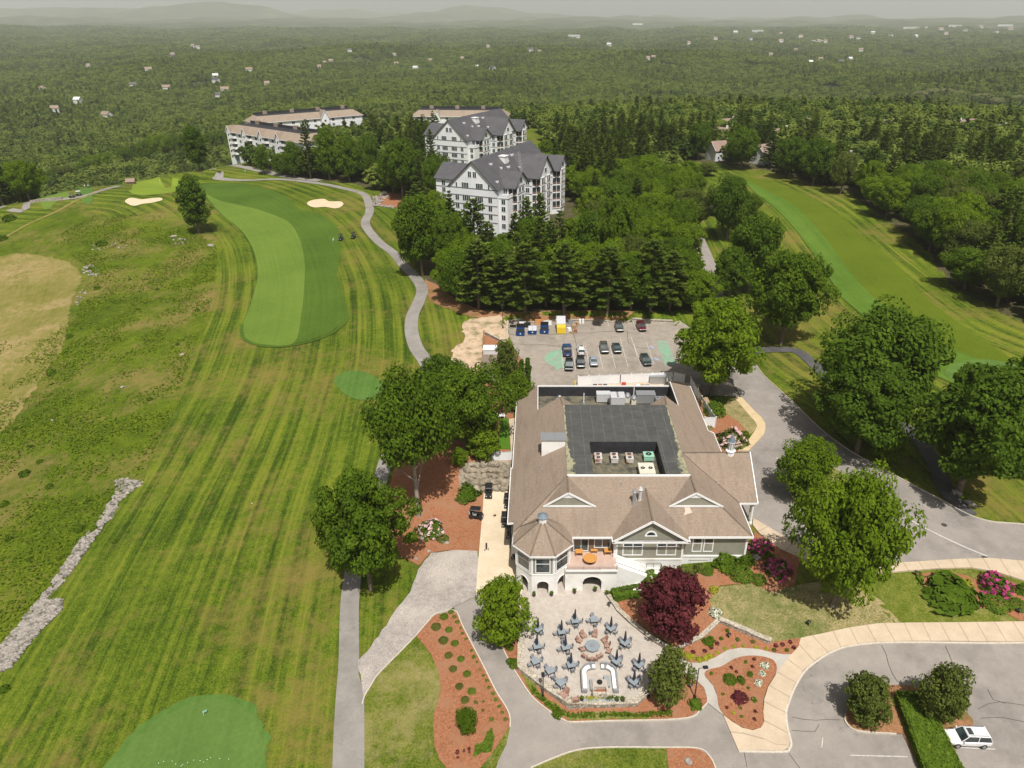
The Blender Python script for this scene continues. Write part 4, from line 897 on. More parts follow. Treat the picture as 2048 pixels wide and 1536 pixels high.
cand = np.array(cand); cz = T(cand[:,0], cand[:,1]); cpx, cpy = proj(cand[:,0], cand[:,1], cz)
ok = np.zeros(len(cand), bool)
TLG = [G(*p) for p in [(-400,420),(-150,412),(0,408),(60,400),(130,370),(250,342),(380,318),(445,302)]]; TLa = np.array([g.x/g.y for g in TLG]); TLd = np.array([math.hypot(g.x, g.y) for g in TLG])
ca = cand[:,0]/cand[:,1]; ok |= (ca < TLa[-1]) & (np.hypot(cand[:,0], cand[:,1]) > np.interp(ca, TLa, TLd)+4)
ok |= (np.hypot(cand[:,0], cand[:,1]) > 520)
for p in WOOD: ok |= inpoly(cpx, cpy, p)
ok &= (cpx > -350) & (cpx < 2420)
patch = wav(cand[:,0], cand[:,1], 210, 31)+.6*wav(cand[:,0], cand[:,1], 70, 32)
ok &= ~((cand[:,1] > 700) & (patch > 1.25))
FARP = []; near = []
NOTREE = [(905,380),(1060,395),(1140,395),(1180,440),(1175,505),(1120,535),(950,535),(900,500)]
HWn = [(h.x, h.y) for h in HW]
for i in np.nonzero(ok)[0]:
    x, y, s_ = cand[i]; d = math.hypot(x, y)
    if d < 600 and not clear(x, y): continue
    if d < 600 and bool(inpoly(cpx[i], cpy[i], NOTREE)): continue
    if d < 560:
        if any((x-a)**2+(y-b)**2 < (r+2.6)**2 for a, b, r in AVOID): continue
        if any((x-a)**2+(y-b-2)**2 < (7 if b < 470 else 9)**2 for a, b in HWn): continue
        # a lane of open view in front of each house
        near.append((d, x, y, cz[i], patch[i], cpx[i]))
    else: FARP.append((x, y, cz[i], s_))
near.sort(); nP = nD = 0
def cap(x, y, z, h):                  # trees in front of a roof that shows in the photo stay below it
    p = proj(x, y, z)
    for (hx, hy, _), g in zip(HOUSE_AT[:9], HW[:9]):
        if abs(p[0]-hx) < 17 and y < g.y: h = min(h, max(3.0, top_height((x, y, z), hy+7)))
    return h
for d, x, y, z, pt, px in near:
    conif = (pt+random.gauss(0, .7)) > (.5 if px > 1100 else .65)
    if px < 480 and d > 200: conif = pt+random.gauss(0, .6) > .5
    if (conif and nP >= 262) or (not conif and nD >= 215): FARP.append((x, y, z, 8.0)); continue
    if conif:
        nP += 1; h = random.uniform(15, 23); R = random.uniform(3.6, 5.6)
        zone = 'on the right beyond the fairway' if px > 1420 else ('round the apartment blocks' if px > 560 else 'on the left slope')
        h = cap(x, y, z, h); tree('pine_tree', (x, y, z), R*min(1, h/9), h, random.choice(['p1','p2','p3','p4']), 'leaf_pine', 'dark pine standing in the dense wood '+zone, group='pines of the wood '+zone)
    else:
        nD += 1; h = random.uniform(10, 17); R = random.uniform(4.2, 7)
        zone = 'on the right beyond the fairway' if px > 1420 else ('round the apartment blocks' if px > 560 else 'on the left slope')
        if px < 480: h *= .72; R *= .9
        h = cap(x, y, z, h); R *= min(1, h/8)
        tree('broadleaf_tree', (x, y, z), R, h, random.choice(['m1','m2','m3','m4']), random.choice(['leaf','leaf','leaf_bright','leaf_bright','leaf_olive'] if px > 480 else ['leaf','leaf_bright','leaf_olive','leaf_olive']), 'green broadleaf tree in the wood '+zone, group='broadleaf trees of the wood '+zone)
for (x, y, w_) in [(1838,190,30),(1862,186,34),(1890,185,30),(1915,190,26),(1965,196,38),(1990,205,26),(2035,200,26),(2060,205,30)]:
    g = G(x, y+10); tree('locust_tree', g, max(w_/2/scale_at(g), 5), min(32, max(13, top_height(g, y-9))), 'm2', 'leaf_pale', 'cream blossoming tree standing out of the dark wood at far right', 'tree', 'cream blossoming trees')
for px_ in range(-40, 462, 20):
    ly = np.interp(px_, [-150,0,60,130,250,380,445,470], [412,408,400,370,342,320,304,296]); g0 = G(px_, ly+3)
    for row, push in enumerate((4, 14, 27)):
        px2 = px_+random.uniform(-8, 8); k = 1+(push+random.uniform(-2, 2))/math.hypot(g0.x, g0.y); x, y = g0.x*k+random.uniform(-2, 2), g0.y*k; z = T(x, y)
        if not clear(x, y): continue
        h = min(26, max(8, top_height((x, y, z), ly-random.uniform(22, 50)-(28 if px_ < 70 else 0)-(14 if 280 < px_ < 380 else 0))))
        if px_ < 60 and random.random() < .6: tree('pine_tree', (x, y, z), min(h*.3, 5.5), h*1.12, random.choice(['p1','p2','p4']), 'leaf_pine', 'dark pine at the far left end of the belt behind the tee boxes', 'tree', 'pines of the belt behind the tee boxes')
        else: tree('broadleaf_tree', (x, y, z), min(h*.43, 7), h, random.choice(['m1','m2','m3','m4']), random.choice(['leaf_olive','leaf_bright','leaf','leaf']), 'bushy broadleaf tree in the belt behind the tee boxes', 'tree', 'broadleaf trees of the belt behind the tee boxes')

# the far wood: one mass of instanced low crowns
def lowtree(key, seed, R, Ht, nl, per, size, shape='round', z0=.1):
    rng = np.random.default_rng(seed); V, t = lobed(R, Ht*z0, Ht, nl, per, size, rng, .42, shape=shape)
    me = cloud_mesh(key, V, t*.8+.1, M['leaf_far']); o = bpy.data.objects.new(key, me); return o
src = bpy.data.collections.new('distant_crowns')
for i, a in enumerate([(4.6,12,18,56,1.05,'round'),(5.2,11,16,60,1.1,'round'),(3.4,15,18,48,1.0,'cone'),(3.9,16,18,48,1.0,'cone'),(5.6,12,20,56,1.1,'round')]):
    src.objects.link(lowtree('crown_%s' % 'abcde'[i], 50+i, a[0], a[1], a[2], a[3], a[4], a[5]))
FP = np.array(FARP); n = len(FP)
print('near pines', nP, 'near broadleaf', nD, 'far', n)
me = bpy.data.meshes.new('distant_wood'); me.vertices.add(n); me.vertices.foreach_set('co', FP[:,:3].astype(np.float32).ravel())
def pattr(nm, ty, val):
    a = me.attributes.new(nm, ty, 'POINT'); a.data.foreach_set('value', val)
pt = wav(FP[:,0], FP[:,1], 260, 41)+RNG.normal(0, .8, n)
pattr('pick', 'INT', np.where(pt > .75, RNG.integers(2, 4, n), np.where(RNG.random(n) < .33, 4, RNG.integers(0, 2, n))).astype(np.int32))
_s = np.maximum(1.0, FP[:,3]/8.6)*RNG.uniform(.72, 1.28, n); _a = me.attributes.new('size', 'FLOAT_VECTOR', 'POINT'); _a.data.foreach_set('vector', np.stack([_s, _s, np.minimum(_s, .85+.25*RNG.random(n))], 1).astype(np.float32).ravel())
pattr('turn', 'FLOAT', RNG.uniform(0, 6.28, n).astype(np.float32))
fo = bpy.data.objects.new('distant_wood', me); COL.objects.link(fo); tag(fo, 'mass of wooded hills stretching to the horizon', kind='stuff'); fo['category'] = 'woodland'
ng = bpy.data.node_groups.new('distant_wood', 'GeometryNodeTree')
ng.interface.new_socket('Geometry', in_out='INPUT', socket_type='NodeSocketGeometry'); ng.interface.new_socket('Geometry', in_out='OUTPUT', socket_type='NodeSocketGeometry')
gi = ng.nodes.new('NodeGroupInput'); goo = ng.nodes.new('NodeGroupOutput'); ip = ng.nodes.new('GeometryNodeInstanceOnPoints'); ci = ng.nodes.new('GeometryNodeCollectionInfo')
ci.inputs['Collection'].default_value = src; ci.inputs['Separate Children'].default_value = True; ci.inputs['Reset Children'].default_value = True
def nattr(nm, ty):
    a = ng.nodes.new('GeometryNodeInputNamedAttribute'); a.data_type = ty; a.inputs['Name'].default_value = nm; return [o for o in a.outputs if o.enabled][0] if False else a.outputs['Attribute']
L = ng.links.new
L(gi.outputs[0], ip.inputs['Points']); L(ci.outputs[0], ip.inputs['Instance']); ip.inputs['Pick Instance'].default_value = True
L(nattr('pick', 'INT'), ip.inputs['Instance Index']); L(nattr('size', 'FLOAT_VECTOR'), ip.inputs['Scale'])
cx = ng.nodes.new('ShaderNodeCombineXYZ'); L(nattr('turn', 'FLOAT'), cx.inputs[2]); L(cx.outputs[0], ip.inputs['Rotation'])
L(ip.outputs[0], goo.inputs[0]); md = fo.modifiers.new('crowns', 'NODES'); md.node_group = ng

# ---------------- shrubs, hedges, flowers ----------------
def ball_cloud(n, r, size, seed, flatb=True, noise=.12):
    rng = np.random.default_rng(seed); d = sphere_pts(n, rng); d[:,2] = np.abs(d[:,2])*1.0-.12
    k = 1+noise*(np.sin(5*d[:,0]+2)+np.sin(6*d[:,1])+np.sin(5*d[:,2]*2))*.6
    q = d*np.array(r)*k[:,None]*rng.uniform(.86, 1.04, (n, 1)); return cards(q, d+np.array([0,0,.3]), size, rng, .5), np.clip(rng.normal(.45, .18, n), 0, 1)
SH = {}
for k, (n, sz, noise) in dict(tight=(900,.13,.05), loose=(500,.24,.18), spiky=(420,.3,.3), small=(160,.3,.15)).items():
    for s_ in range(2): SH[(k, s_)] = ball_cloud(n, (1, 1, .95), sz, 70+s_+len(k), True, noise)
def shrub(x, y, wpx, kind, mat, label, name='shrub', cat='shrub', group=None, hr=.85, bloom=None, world=None, frac=.5):
    g = Vector(world) if world else G(x, y); R = (wpx/2/scale_at(g)) if not world else wpx
    key = ('s', kind, mat, random.randint(0, 1))
    if key not in _MC: V, t = SH[(kind, key[3])]; _MC[key] = cloud_mesh('foliage', V, t, M[mat])
    g = Vector(g); g.z += .17; e = empty(name, g, random.uniform(0, 6.28), label, cat, group); e.scale = (R, R, R*hr)
    o = bpy.data.objects.new('foliage', _MC[key]); COL.objects.link(o); o.parent = e
    if bloom:
        kb = ('b', kind, bloom)
        if kb not in _MC:
            V, t = SH[(kind, 1)]; V = V.reshape(-1, 4, 3); m = RNG.random(len(V)) < frac; _MC[kb] = cloud_mesh('blossom', (V[m]*1.05).reshape(-1, 3), t[m], M[bloom])
        o = bpy.data.objects.new('blossom', _MC[kb]); COL.objects.link(o); o.parent = e
    return e
shrub(1414,1145,27,'tight','leaf_hedge','small clipped round bush nearest the burgundy maple along the clubhouse front')
shrub(1452,1130,52,'loose','leaf','bright leafy bush against the white skirt of the clubhouse')
shrub(1483,1152,48,'tight','leaf_hedge','larger clipped mound in front of the clubhouse corner')
shrub(1517,1162,32,'tight','leaf_hedge','clipped mound at the right end of the front row')
shrub(1494,1125,32,'loose','leaf','leafy bush behind the clipped mounds')
shrub(1522,1098,46,'loose','leaf_dark','dark pink rhododendron at the clubhouse corner','rhododendron',bloom='bloom_pink',frac=.45)
shrub(1556,1142,52,'loose','leaf_dark','brightest magenta rhododendron under the big maple','rhododendron',bloom='bloom_pink',frac=.62)
shrub(1538,1118,26,'small','leaf','pale green bush between the two rhododendrons')
shrub(1316,1162,28,'loose','leaf_hedge','round lime bush above the burgundy maple')
shrub(1300,1150,22,'loose','leaf_hedge','lime bush under the stair wall')
shrub(1335,1150,34,'spiky','drygrass' if 'drygrass' in M else 'leaf_olive','tan ornamental grass clump below the gable window')
shrub(1372,1150,36,'spiky','leaf_olive','dull olive grass clump left of the small round bush')
shrub(1398,1140,24,'spiky','leaf_olive','thin grass clump by the hand rail')
shrub(1429,1228,24,'loose','leaf','white flowering bush beside the burgundy maple','flowering_bush',bloom='bloom_white',frac=.5)
shrub(1427,1182,20,'small','leaf_yellow','yellow green plant in the front bed')
shrub(1896,1186,102,'spiky','leaf_dark','very large spreading dark juniper in the right hand bed','juniper',hr=.42)
shrub(1932,1170,26,'small','leaf_yellow','small yellow leaved shrub touching the juniper')
shrub(1990,1175,60,'loose','leaf_dark','round magenta azalea in the right hand bed','azalea',bloom='bloom_pink',frac=.8)
shrub(1992,1210,54,'tight','leaf_hedge','low golden green mound below the azalea',hr=.5)
shrub(2035,1212,40,'tight','leaf_hedge','low golden mound at the right edge of the photo',hr=.5)
shrub(2046,1184,34,'loose','leaf_dark','dark bush cut by the right edge of the photo')
shrub(1429,828,44,'tight','leaf_hedge','tall rounded hedge bush beside the white side fence',hr=1.25)
shrub(1462,885,58,'loose','leaf_olive','white tipped bush behind the portico roof','flowering_bush',bloom='bloom_pale',frac=.2)
shrub(1488,872,22,'small','leaf','small green bush right of the white tipped one')
shrub(1419,858,14,'small','leaf_pale','low pale plant at the end of the side fence')
shrub(860,1064,54,'loose','leaf','pale pink rhododendron on the red slope','rhododendron',bloom='bloom_pale',frac=.55,hr=.7)
shrub(822,1078,28,'loose','leaf_bright','light green shrub left of the pale pink rhododendron')
shrub(935,990,42,'spiky','leaf_dark','dark shaded shrub beside the boulder wall')
shrub(925,1000,26,'spiky','leaf_olive','grey green shrub below the dark shaded one')
shrub(885,1080,24,'small','leaf_olive','low weedy plant between the pale rocks')
shrub(960,912,24,'loose','leaf_hedge','lime bush at the end of the white courtyard fence')
shrub(1003,825,22,'loose','leaf','bush with red flowers in the courtyard','flowering_bush',bloom='bloom_pink',frac=.12)
shrub(1020,1325,17,'tight','leaf','topmost round bush by the left patio wall',group='round bushes by the left patio wall')
shrub(1020,1297,18,'tight','leaf','round bush highest up beside the left patio wall, under the leafy tree')
shrub(1030,1330,26,'tight','leaf','largest round bush by the left patio wall',group='round bushes by the left patio wall')
shrub(1116,1430,22,'loose','leaf','dark bush at the bottom left corner of the patio wall')
shrub(1390,1412,26,'spiky','leaf_hedge','grassy clump at the foot of the path lamp')
shrub(1337,1428,16,'small','leaf','small bush under the airy patio tree')
shrub(1459,1362,30,'tight','leaf','round green bush in the teardrop bed')
shrub(1478,1398,32,'loose','leaf_red','dark purple barberry in the teardrop bed','barberry')
for (x, y, w_, l) in [(1530,1333,19,'topmost white hydrangea in the teardrop bed'),(1524,1350,16,'middle white hydrangea in the teardrop bed'),(1516,1368,18,'lowest white hydrangea in the teardrop bed')]:
    shrub(x, y, w_, 'loose', 'leaf', l, 'hydrangea', 'shrub', 'white hydrangeas in the teardrop bed', bloom='bloom_white', frac=.85, hr=.7)
shrub(1418,1285,22,'spiky','leaf','feathery green clump under the low angled wall')
shrub(1481,1363,18,'spiky','leaf_dark','spiky dark plant beside the round green bush')
shrub(1500,1352,16,'small','leaf_dark','small dark plant left of the middle hydrangea')
shrub(1507,1402,15,'small','leaf','small jagged green plant right of the purple barberry')
for (x, y, c) in [(1462,1338,'leaf_red'),(1472,1347,'leaf_red'),(1508,1321,'leaf_red'),(1504,1336,'leaf_red'),(1453,1418,'leaf_red'),(1510,1426,'leaf_red'),(1508,1441,'leaf_red'),(1445,1391,'leaf'),(1480,1418,'leaf'),(1482,1436,'leaf'),(1491,1327,'leaf'),(1496,1379,'leaf'),(1422,1350,'leaf'),(1467,1428,'leaf_yellow')]:
    shrub(x, y, 10, 'small', c, ('tiny purple' if c == 'leaf_red' else 'tiny green')+' plant dotted about the teardrop bed', 'bedding_plant', 'plant', 'tiny plants in the teardrop bed')
for (x, y, c) in [(1422,1297,'leaf_red'),(1434,1289,'leaf_red'),(1409,1304,'leaf_red'),(1442,1279,'leaf'),(1454,1263,'leaf'),(1475,1281,'leaf_olive'),(1505,1285,'leaf_olive'),(1551,1293,'leaf_red'),(1565,1291,'leaf_red'),(1580,1286,'leaf_red'),(1587,1297,'leaf_red'),(1573,1302,'leaf'),(1548,1302,'leaf'),(1386,1306,'leaf_red')]:
    shrub(x, y, 9.5, 'small', c, ('tiny purple' if c == 'leaf_red' else 'tiny green')+' plant in the bed under the low angled wall', 'bedding_plant', 'plant', 'tiny plants under the low wall')
for (x, y, w_) in [(1373,1312,13),(1382,1315,15),(1397,1321,14),(1410,1318,14),(1420,1314,13),(1360,1305,15),(1435,1307,8),(1450,1299,8),(1468,1295,8),(1487,1294,8),(1511,1296,9),(1533,1299,8)]:
    shrub(x, y, w_, 'spiky', 'leaf_yellow', 'yellow hosta edging the curved garden path', 'hosta', 'plant', 'yellow hostas along the garden path', hr=.6)
BED = [(902,1226,10,0),(888,1236,15,0),(909,1236,8,0),(915,1246,8,0),(872,1256,17,1),(898,1262,13,0),(887,1283,17,1),(910,1289,14,0),(921,1258,5,0),(925,1269,6,0),(932,1280,6,0),(897,1313,14,1),(922,1320,13,0),(943,1303,6,0),(948,1316,8,0),(954,1326,5,0),(906,1340,14,1),(934,1350,14,0),(960,1341,5,0),(967,1353,6,0),(974,1363,7,0),(919,1375,14,1),(944,1385,15,0),(978,1377,7,0),(986,1389,8,0),(992,1401,8,0),(930,1402,15,1),(952,1407,8,1),(966,1423,6,1),(999,1415,7,0),(1005,1427,7,0),(1011,1441,8,0),(983,1441,9,0),(967,1405,5,0)]
for x, y, w_, d in BED:
    shrub(x, y, w_*1.2, 'tight' if w_ > 9 else 'small', 'leaf_olive' if d else 'leaf_hedge', ('reddish brown green' if d else ('round green' if w_ > 9 else 'tiny green'))+' shrub planted in the long red mulch bed', 'bedding_shrub', 'shrub', 'shrubs planted in the long mulch bed')
for x, y, w_ in [(915,1507,10),(928,1504,7),(938,1500,8),(916,1517,7),(939,1506,6)]:
    shrub(x, y, w_, 'small', 'bloom_purple' if 'bloom_purple' in M else 'leaf_red', 'dusky purple plant low in the long red mulch bed', 'bedding_plant', 'plant', 'dusky purple plants in the long bed')
def ground_patch(name, px, mat, h, size, n, label, world=False, kind='stuff', cat=None):
    w = list(px) if world else [tuple(G(*p)[:2]) for p in px]; xs = [a[0] for a in w]; ys = [a[1] for a in w]
    rng = np.random.default_rng(len(name)+n); x = rng.uniform(min(xs), max(xs), n*3); y = rng.uniform(min(ys), max(ys), n*3); m = inpoly(x, y, w); x = x[m][:n]; y = y[m][:n]
    z = T(x, y)+.15+rng.uniform(0, h, len(x)); V = cards(np.stack([x, y, z], 1), np.tile([[0,0,1.0]], (len(x), 1)), size, rng, .6)
    o = bpy.data.objects.new(name, cloud_mesh(name, V, np.clip(rng.normal(.5, .2, len(x)), 0, 1), M[mat])); COL.objects.link(o); tag(o, label, cat, kind=kind); return o
ground_patch('ground_cover', [(983,1460),(987,1478),(982,1505),(962,1508),(948,1515),(952,1495),(968,1488),(975,1470)], 'leaf_hedge', .25, .3, 900, 'bright lime ground cover at the lower right of the long bed')
ground_patch('ground_cover', [(1060,1372),(1100,1408),(1140,1430),(1260,1428),(1330,1425),(1330,1436),(1150,1440),(1110,1428),(1065,1390)], 'leaf', .3, .28, 1300, 'weeds along the foot of the patio wall')
# hedges
def hedge(name, a, b, wd, ht, label, mat='leaf_hedge', n=6000, w2=None):
    a = Vector(a); b = Vector(b); d = (b-a); L_ = d.length; d.normalize(); nx = Vector((-d.y, d.x, 0)); w2 = w2 or wd
    rng = np.random.default_rng(5); P = []; N = []
    for i in range(n):
        t = rng.uniform(0, 1); ww = (wd+(w2-wd)*t)/2; f = rng.uniform(0, 1)
        if f < .5: l_ = rng.uniform(-1, 1); q = (l_*ww, ht*(1+.03*math.sin(l_*9+t*30))); nn = nx*l_*.2+Vector((0,0,1))
        elif f < .93: sgn = 1 if rng.random() < .5 else -1; hz = rng.uniform(0, 1)**.7; q = (sgn*ww*(1-.08*hz), hz*ht); nn = nx*sgn
        else: t = 0 if rng.random() < .5 else 1; ww = (wd+(w2-wd)*t)/2; q = (rng.uniform(-1, 1)*ww, rng.uniform(0, ht)); nn = d*(-1 if t == 0 else 1)
        c = a+d*(L_*t)+nx*q[0]; P.append((c.x, c.y, T(c.x, c.y)+q[1]+rng.normal(0, .04))); N.append(tuple(nn))
    V = cards(np.array(P), np.array(N), .30, rng, .45); e = empty(name, (a.x, a.y, T(a.x, a.y)), 0, label, 'hedge')
    o = bpy.data.objects.new('foliage', cloud_mesh('foliage', V-np.array([a.x, a.y, T(a.x, a.y)]), np.clip(rng.normal(.5, .2, n), 0, 1), M[mat])); COL.objects.link(o); o.parent = e
    mb = MB(); k = 14; pts = []
    for i in range(k):
        p = a+d*L_*i/k; mb.tube([(p.x-a.x, p.y-a.y, T(p.x, p.y)-T(a.x, a.y)-.1), (p.x-a.x, p.y-a.y, T(p.x, p.y)-T(a.x, a.y)+ht*.85)], [.05, .02], 5)
    mb.build('stem', 'bark', e); return e
h0 = G(1815,1400); h1 = G(1893,1580)
hedge('clipped_hedge', (h0.x, h0.y, 0), (h1.x, h1.y, 0), 3.2, 1.5, 'long clipped bright hedge beside the white car', n=17000, w2=4.2)
h0 = G(1226,1200); h1 = G(1302,1172)
hedge('clipped_hedge', (h0.x, h0.y, 0), (h1.x, h1.y, 0), 1.9, 1.2, 'short clipped hedge below the white stair wall', n=3600)
# meadow scrub as single low bushes
rr = random.Random(4)
for (x, y, w_) in [(205,490,26),(195,578,16),(140,675,18),(105,748,22),(80,925,16),(50,950,26),(100,975,18),(60,895,12),(175,1005,14),(10,1010,22),(160,1060,26),(190,1060,20),(15,405,0),(20,440,30),(5,480,26),(395,622,12),(300,800,14),(180,540,10),(355,690,10),(230,1085,14),(60,1120,16),(20,1080,18),(120,1120,12),(10,1380,24),(275,620,9),(260,560,9),(315,580,10),(30,860,12)]:
    if w_: shrub(x, y, w_*.8, 'loose', 'leaf', 'dark scrubby bush scattered in the rough meadow', 'scrub_bush', 'shrub', 'scrub bushes in the meadow', hr=.9)
w_ = [tuple(G(*p)[:2]) for p in [(436,500),(425,600),(400,670),(370,750),(345,830),(290,935),(235,1000),(110,1160),(0,1330),(-40,1300),(-40,700),(150,640),(180,540),(100,480),(190,430),(320,432),(380,450)]]
rng = np.random.default_rng(77); xs = [a[0] for a in w_]; ys = [a[1] for a in w_]; x = rng.uniform(min(xs), max(xs), 90000); y = rng.uniform(min(ys), max(ys), 90000)
m = inpoly(x, y, w_) & (wav(x, y, 26, 61)+.7*wav(x, y, 9, 62)+rng.normal(0, .5, 90000) > -.1); x = x[m]; y = y[m]
z = T(x, y)+.10+rng.uniform(0, .28, len(x))
V = cards(np.stack([x, y, z], 1), np.tile([[0,0,1.0]], (len(x), 1)), .40, rng, .5); M['leaf_meadow'] = leafmat('meadow_leaves', (.045,.080,.004), (.098,.150,.006), (.18,.235,.012), .3)
o = bpy.data.objects.new('meadow_growth', cloud_mesh('meadow_growth', V, np.clip(rng.normal(.45, .2, len(x)), 0, 1), M['leaf_meadow'])); COL.objects.link(o); tag(o, 'tufts and low leafy growth over the meadow', kind='stuff')
# ---------------- building helpers ----------------
def put(mb, name, mats, root):           # mesh given in world coordinates, hung under its thing
    lo = root.location; a = -root.rotation_euler[2]; c, s = math.cos(a), math.sin(a)
    mb.v = [((x-lo.x)*c-(y-lo.y)*s, (x-lo.x)*s+(y-lo.y)*c, z-lo.z) for x, y, z in mb.v]
    return mb.build(name, mats, root)
def put2(mb, name, mats, part, root):    # a sub-part under a part that sits at its thing's origin
    o = put(mb, name, mats, root); o.parent = part; return o
class Wall:                              # maps (along, out, up) onto an upright wall
    def __init__(s, p, d): s.p = p; l = math.hypot(*d); s.d = (d[0]/l, d[1]/l); s.n = (d[1]/l, -d[0]/l)
    def q(s, u, n, z): return (s.p[0]+s.d[0]*u+s.n[0]*n, s.p[1]+s.d[1]*u+s.n[1]*n, z)
    def box(s, mb, u0, u1, n0, n1, z0, z1, mi=0):
        vs = [s.q(u0,n1,z0), s.q(u1,n1,z0), s.q(u1,n0,z0), s.q(u0,n0,z0), s.q(u0,n1,z1), s.q(u1,n1,z1), s.q(u1,n0,z1), s.q(u0,n0,z1)]
        return mb.add(vs, [(3,2,1,0),(4,5,6,7),(0,1,5,4),(1,2,6,5),(2,3,7,6),(3,0,4,7)], mi)
def window(root, W, u0, u1, z0, z1, cols=1, rows=1, fr=.1, name='window', frame='trim', nout=.07, part=None, glass='glass'):
    mb = MB()
    W.box(mb, u0, u0+fr, -.02, nout, z0, z1); W.box(mb, u1-fr, u1, -.02, nout, z0, z1)
    W.box(mb, u0+fr, u1-fr, -.02, nout, z0, z0+fr); W.box(mb, u0+fr, u1-fr, -.02, nout, z1-fr, z1)
    for i in range(1, cols): u = u0+(u1-u0)*i/cols; W.box(mb, u-fr*.4, u+fr*.4, -.02, nout-.015, z0+fr, z1-fr)
    for j in range(1, rows): z = z0+(z1-z0)*(j/rows if rows != 2 else .62); W.box(mb, u0+fr, u1-fr, -.02, nout-.02, z-fr*.35, z+fr*.35)
    f = put(mb, name, frame, root); g = MB(); W.box(g, u0+fr*.9, u1-fr*.9, -.02, .022, z0+fr*.9, z1-fr*.9)
    put2(g, 'pane', glass, f, root)
    if glass == 'glass_pale': g = MB(); zt = z0+(z1-z0)*.62; W.box(g, u0+fr*.9, u1-fr*.9, .02, .035, zt, z1-fr*.9); put2(g, 'upper_pane', 'glass', f, root)
    return f
def arch_wall(mb, W, u0, u1, z0, z1, c, w_, h, th=.45, n=10, mi=0):
    a, b = c-w_/2, c+w_/2; r = w_/2; sp_ = h-r*.75
    W.box(mb, u0, a, -th, 0, z0, z1, mi); W.box(mb, b, u1, -th, 0, z0, z1, mi)
    ar = [(a+w_*i/n, z0+sp_+math.sqrt(max(0, 1-(2*i/n-1)**2))*r*.75) for i in range(n+1)]
    for (ua, za), (ub, zb) in zip(ar, ar[1:]):
        vs = [W.q(ua,0,za), W.q(ub,0,zb), W.q(ub,0,z1), W.q(ua,0,z1), W.q(ua,-th,za), W.q(ub,-th,zb), W.q(ub,-th,z1), W.q(ua,-th,z1)]
        mb.add(vs, [(0,1,2,3),(7,6,5,4),(1,0,4,5),(3,2,6,7)], mi)
M['ridgecap'] = noisy('ridge_shingles', (.12,.09,.07), (.20,.155,.12), 2.0)
M['brownwall'] = noisy('shaded_brown_wall', (.13,.09,.06), (.19,.135,.095), 1.5)  # dark brown has the shadow of the deck eave in its colour
M['glass_pale'] = noisy('pane_with_blinds', (.20,.20,.16), (.33,.33,.27), .8, .2, spec=.6)
M['lichen'] = noisy('lichen_on_membrane', (.24,.23,.14), (.36,.34,.22), 2.5, .9, (.08,.08,.07), 1.2)
# ---------------- the clubhouse ----------------
EZ, FZ = 7.6, 12.2; KF = (FZ-EZ)/(89.0-80.4)
club = empty('clubhouse', (13, 103, 4), 0, 'large clubhouse with tan shingle roof, black flat centre, corner turret and sage clapboard', 'clubhouse')
r = MB()
r.add([(-4.75,83.6,7.41),(-3.9,83.6,7.87),(-3.9,80.9,7.87),(4.1,89,FZ),(4.1,111,FZ),(3.7,114.2,FZ),(-.4,113.6,9.77),(-.4,122.9,9.77),(-4.5,126.6,7.55),(-4.5,98,7.55),(-4.75,98,7.41)][::-1], [tuple(range(11))], 0)
r.add([(-3.9,80.9,7.87),(-3.9,80.4,EZ),(30.6,80.4,EZ),(22.7,89,FZ),(4.1,89,FZ)], [(0,1,2,3,4)], 0)
r.add([(30.6,80.4,EZ),(30.6,102,EZ),(31.2,102,7.3),(31.2,109.5,7.3),(30.2,109.5,7.83),(30.2,126.6,7.83),(25.3,123,10.66),(25.3,113.7,10.66),(22.9,114.6,FZ),(22.7,111,FZ),(22.7,89,FZ)], [tuple(range(11))], 0)
r.add([(-4.5,126.6,7.55),(-.4,122.9,9.77),(25.3,122.9,9.77),(30.2,126.6,7.83)], [(0,1,2,3)][::1], 0)
r.add([(25.3,122.9,9.77),(25.3,122.9,10.66),(30.2,126.6,7.83)], [(0,1,2)], 0)
r.add([(4.1,111,FZ),(9.2,114.8,8.2),(3.7,114.2,FZ)], [(0,1,2)], 0); r.add([(-.4,113.6,9.77),(3.7,114.2,FZ),(9.2,114.8,8.2),(9.2,114.8,7.6),(-.4,113.6,7.6)], [(0,1,2,3,4)], 0)
r.add([(22.7,111,FZ),(22.9,114.6,FZ),(17.6,114.9,8.2)], [(0,1,2)], 0); r.add([(25.3,113.7,10.66),(22.9,114.6,FZ),(17.6,114.9,8.2),(17.6,114.9,7.6),(25.3,113.7,7.6)], [(0,1,2,3,4)], 0)
# portico gable over the drive, front gable, two eyebrow gables, turret
r.add([(22.8,95.3,12.25),(33.4,95.3,12.35),(33.4,88.3,7.62),(30.62,88.3,7.62)], [(0,3,2,1)], 0); r.add([(22.8,95.3,12.25),(33.4,95.3,12.35),(33.4,102.3,7.62),(30.62,102.3,7.62)], [(0,1,2,3)], 0)
r.add([(15.8,79.3,11.25),(15.8,87.2,11.25),(10.35,80.45,EZ+.03),(10.35,79.3,EZ+.03)], [(0,1,2,3)], 0); r.add([(15.8,79.3,11.25),(15.8,87.2,11.25),(21.3,80.45,EZ+.03),(21.3,79.3,EZ+.03)], [(3,2,1,0)], 0)
for cx_, xa, xb in ((4.15,.5,8.2),(22.75,19.0,26.9)):
    r.add([(cx_,84.4,12.38),(cx_,89.05,12.25),(xa,84.4,9.93)], [(0,1,2)], 0); r.add([(cx_,84.4,12.38),(cx_,89.05,12.25),(xb,84.4,9.93)], [(2,1,0)], 0)
TC, TR = (.4, 80.5), 4.62; oct_ = lambda R, z: [(TC[0]+R*math.cos(R_(22.5+45*i)), TC[1]+R*math.sin(R_(22.5+45*i)), z) for i in range(8)]
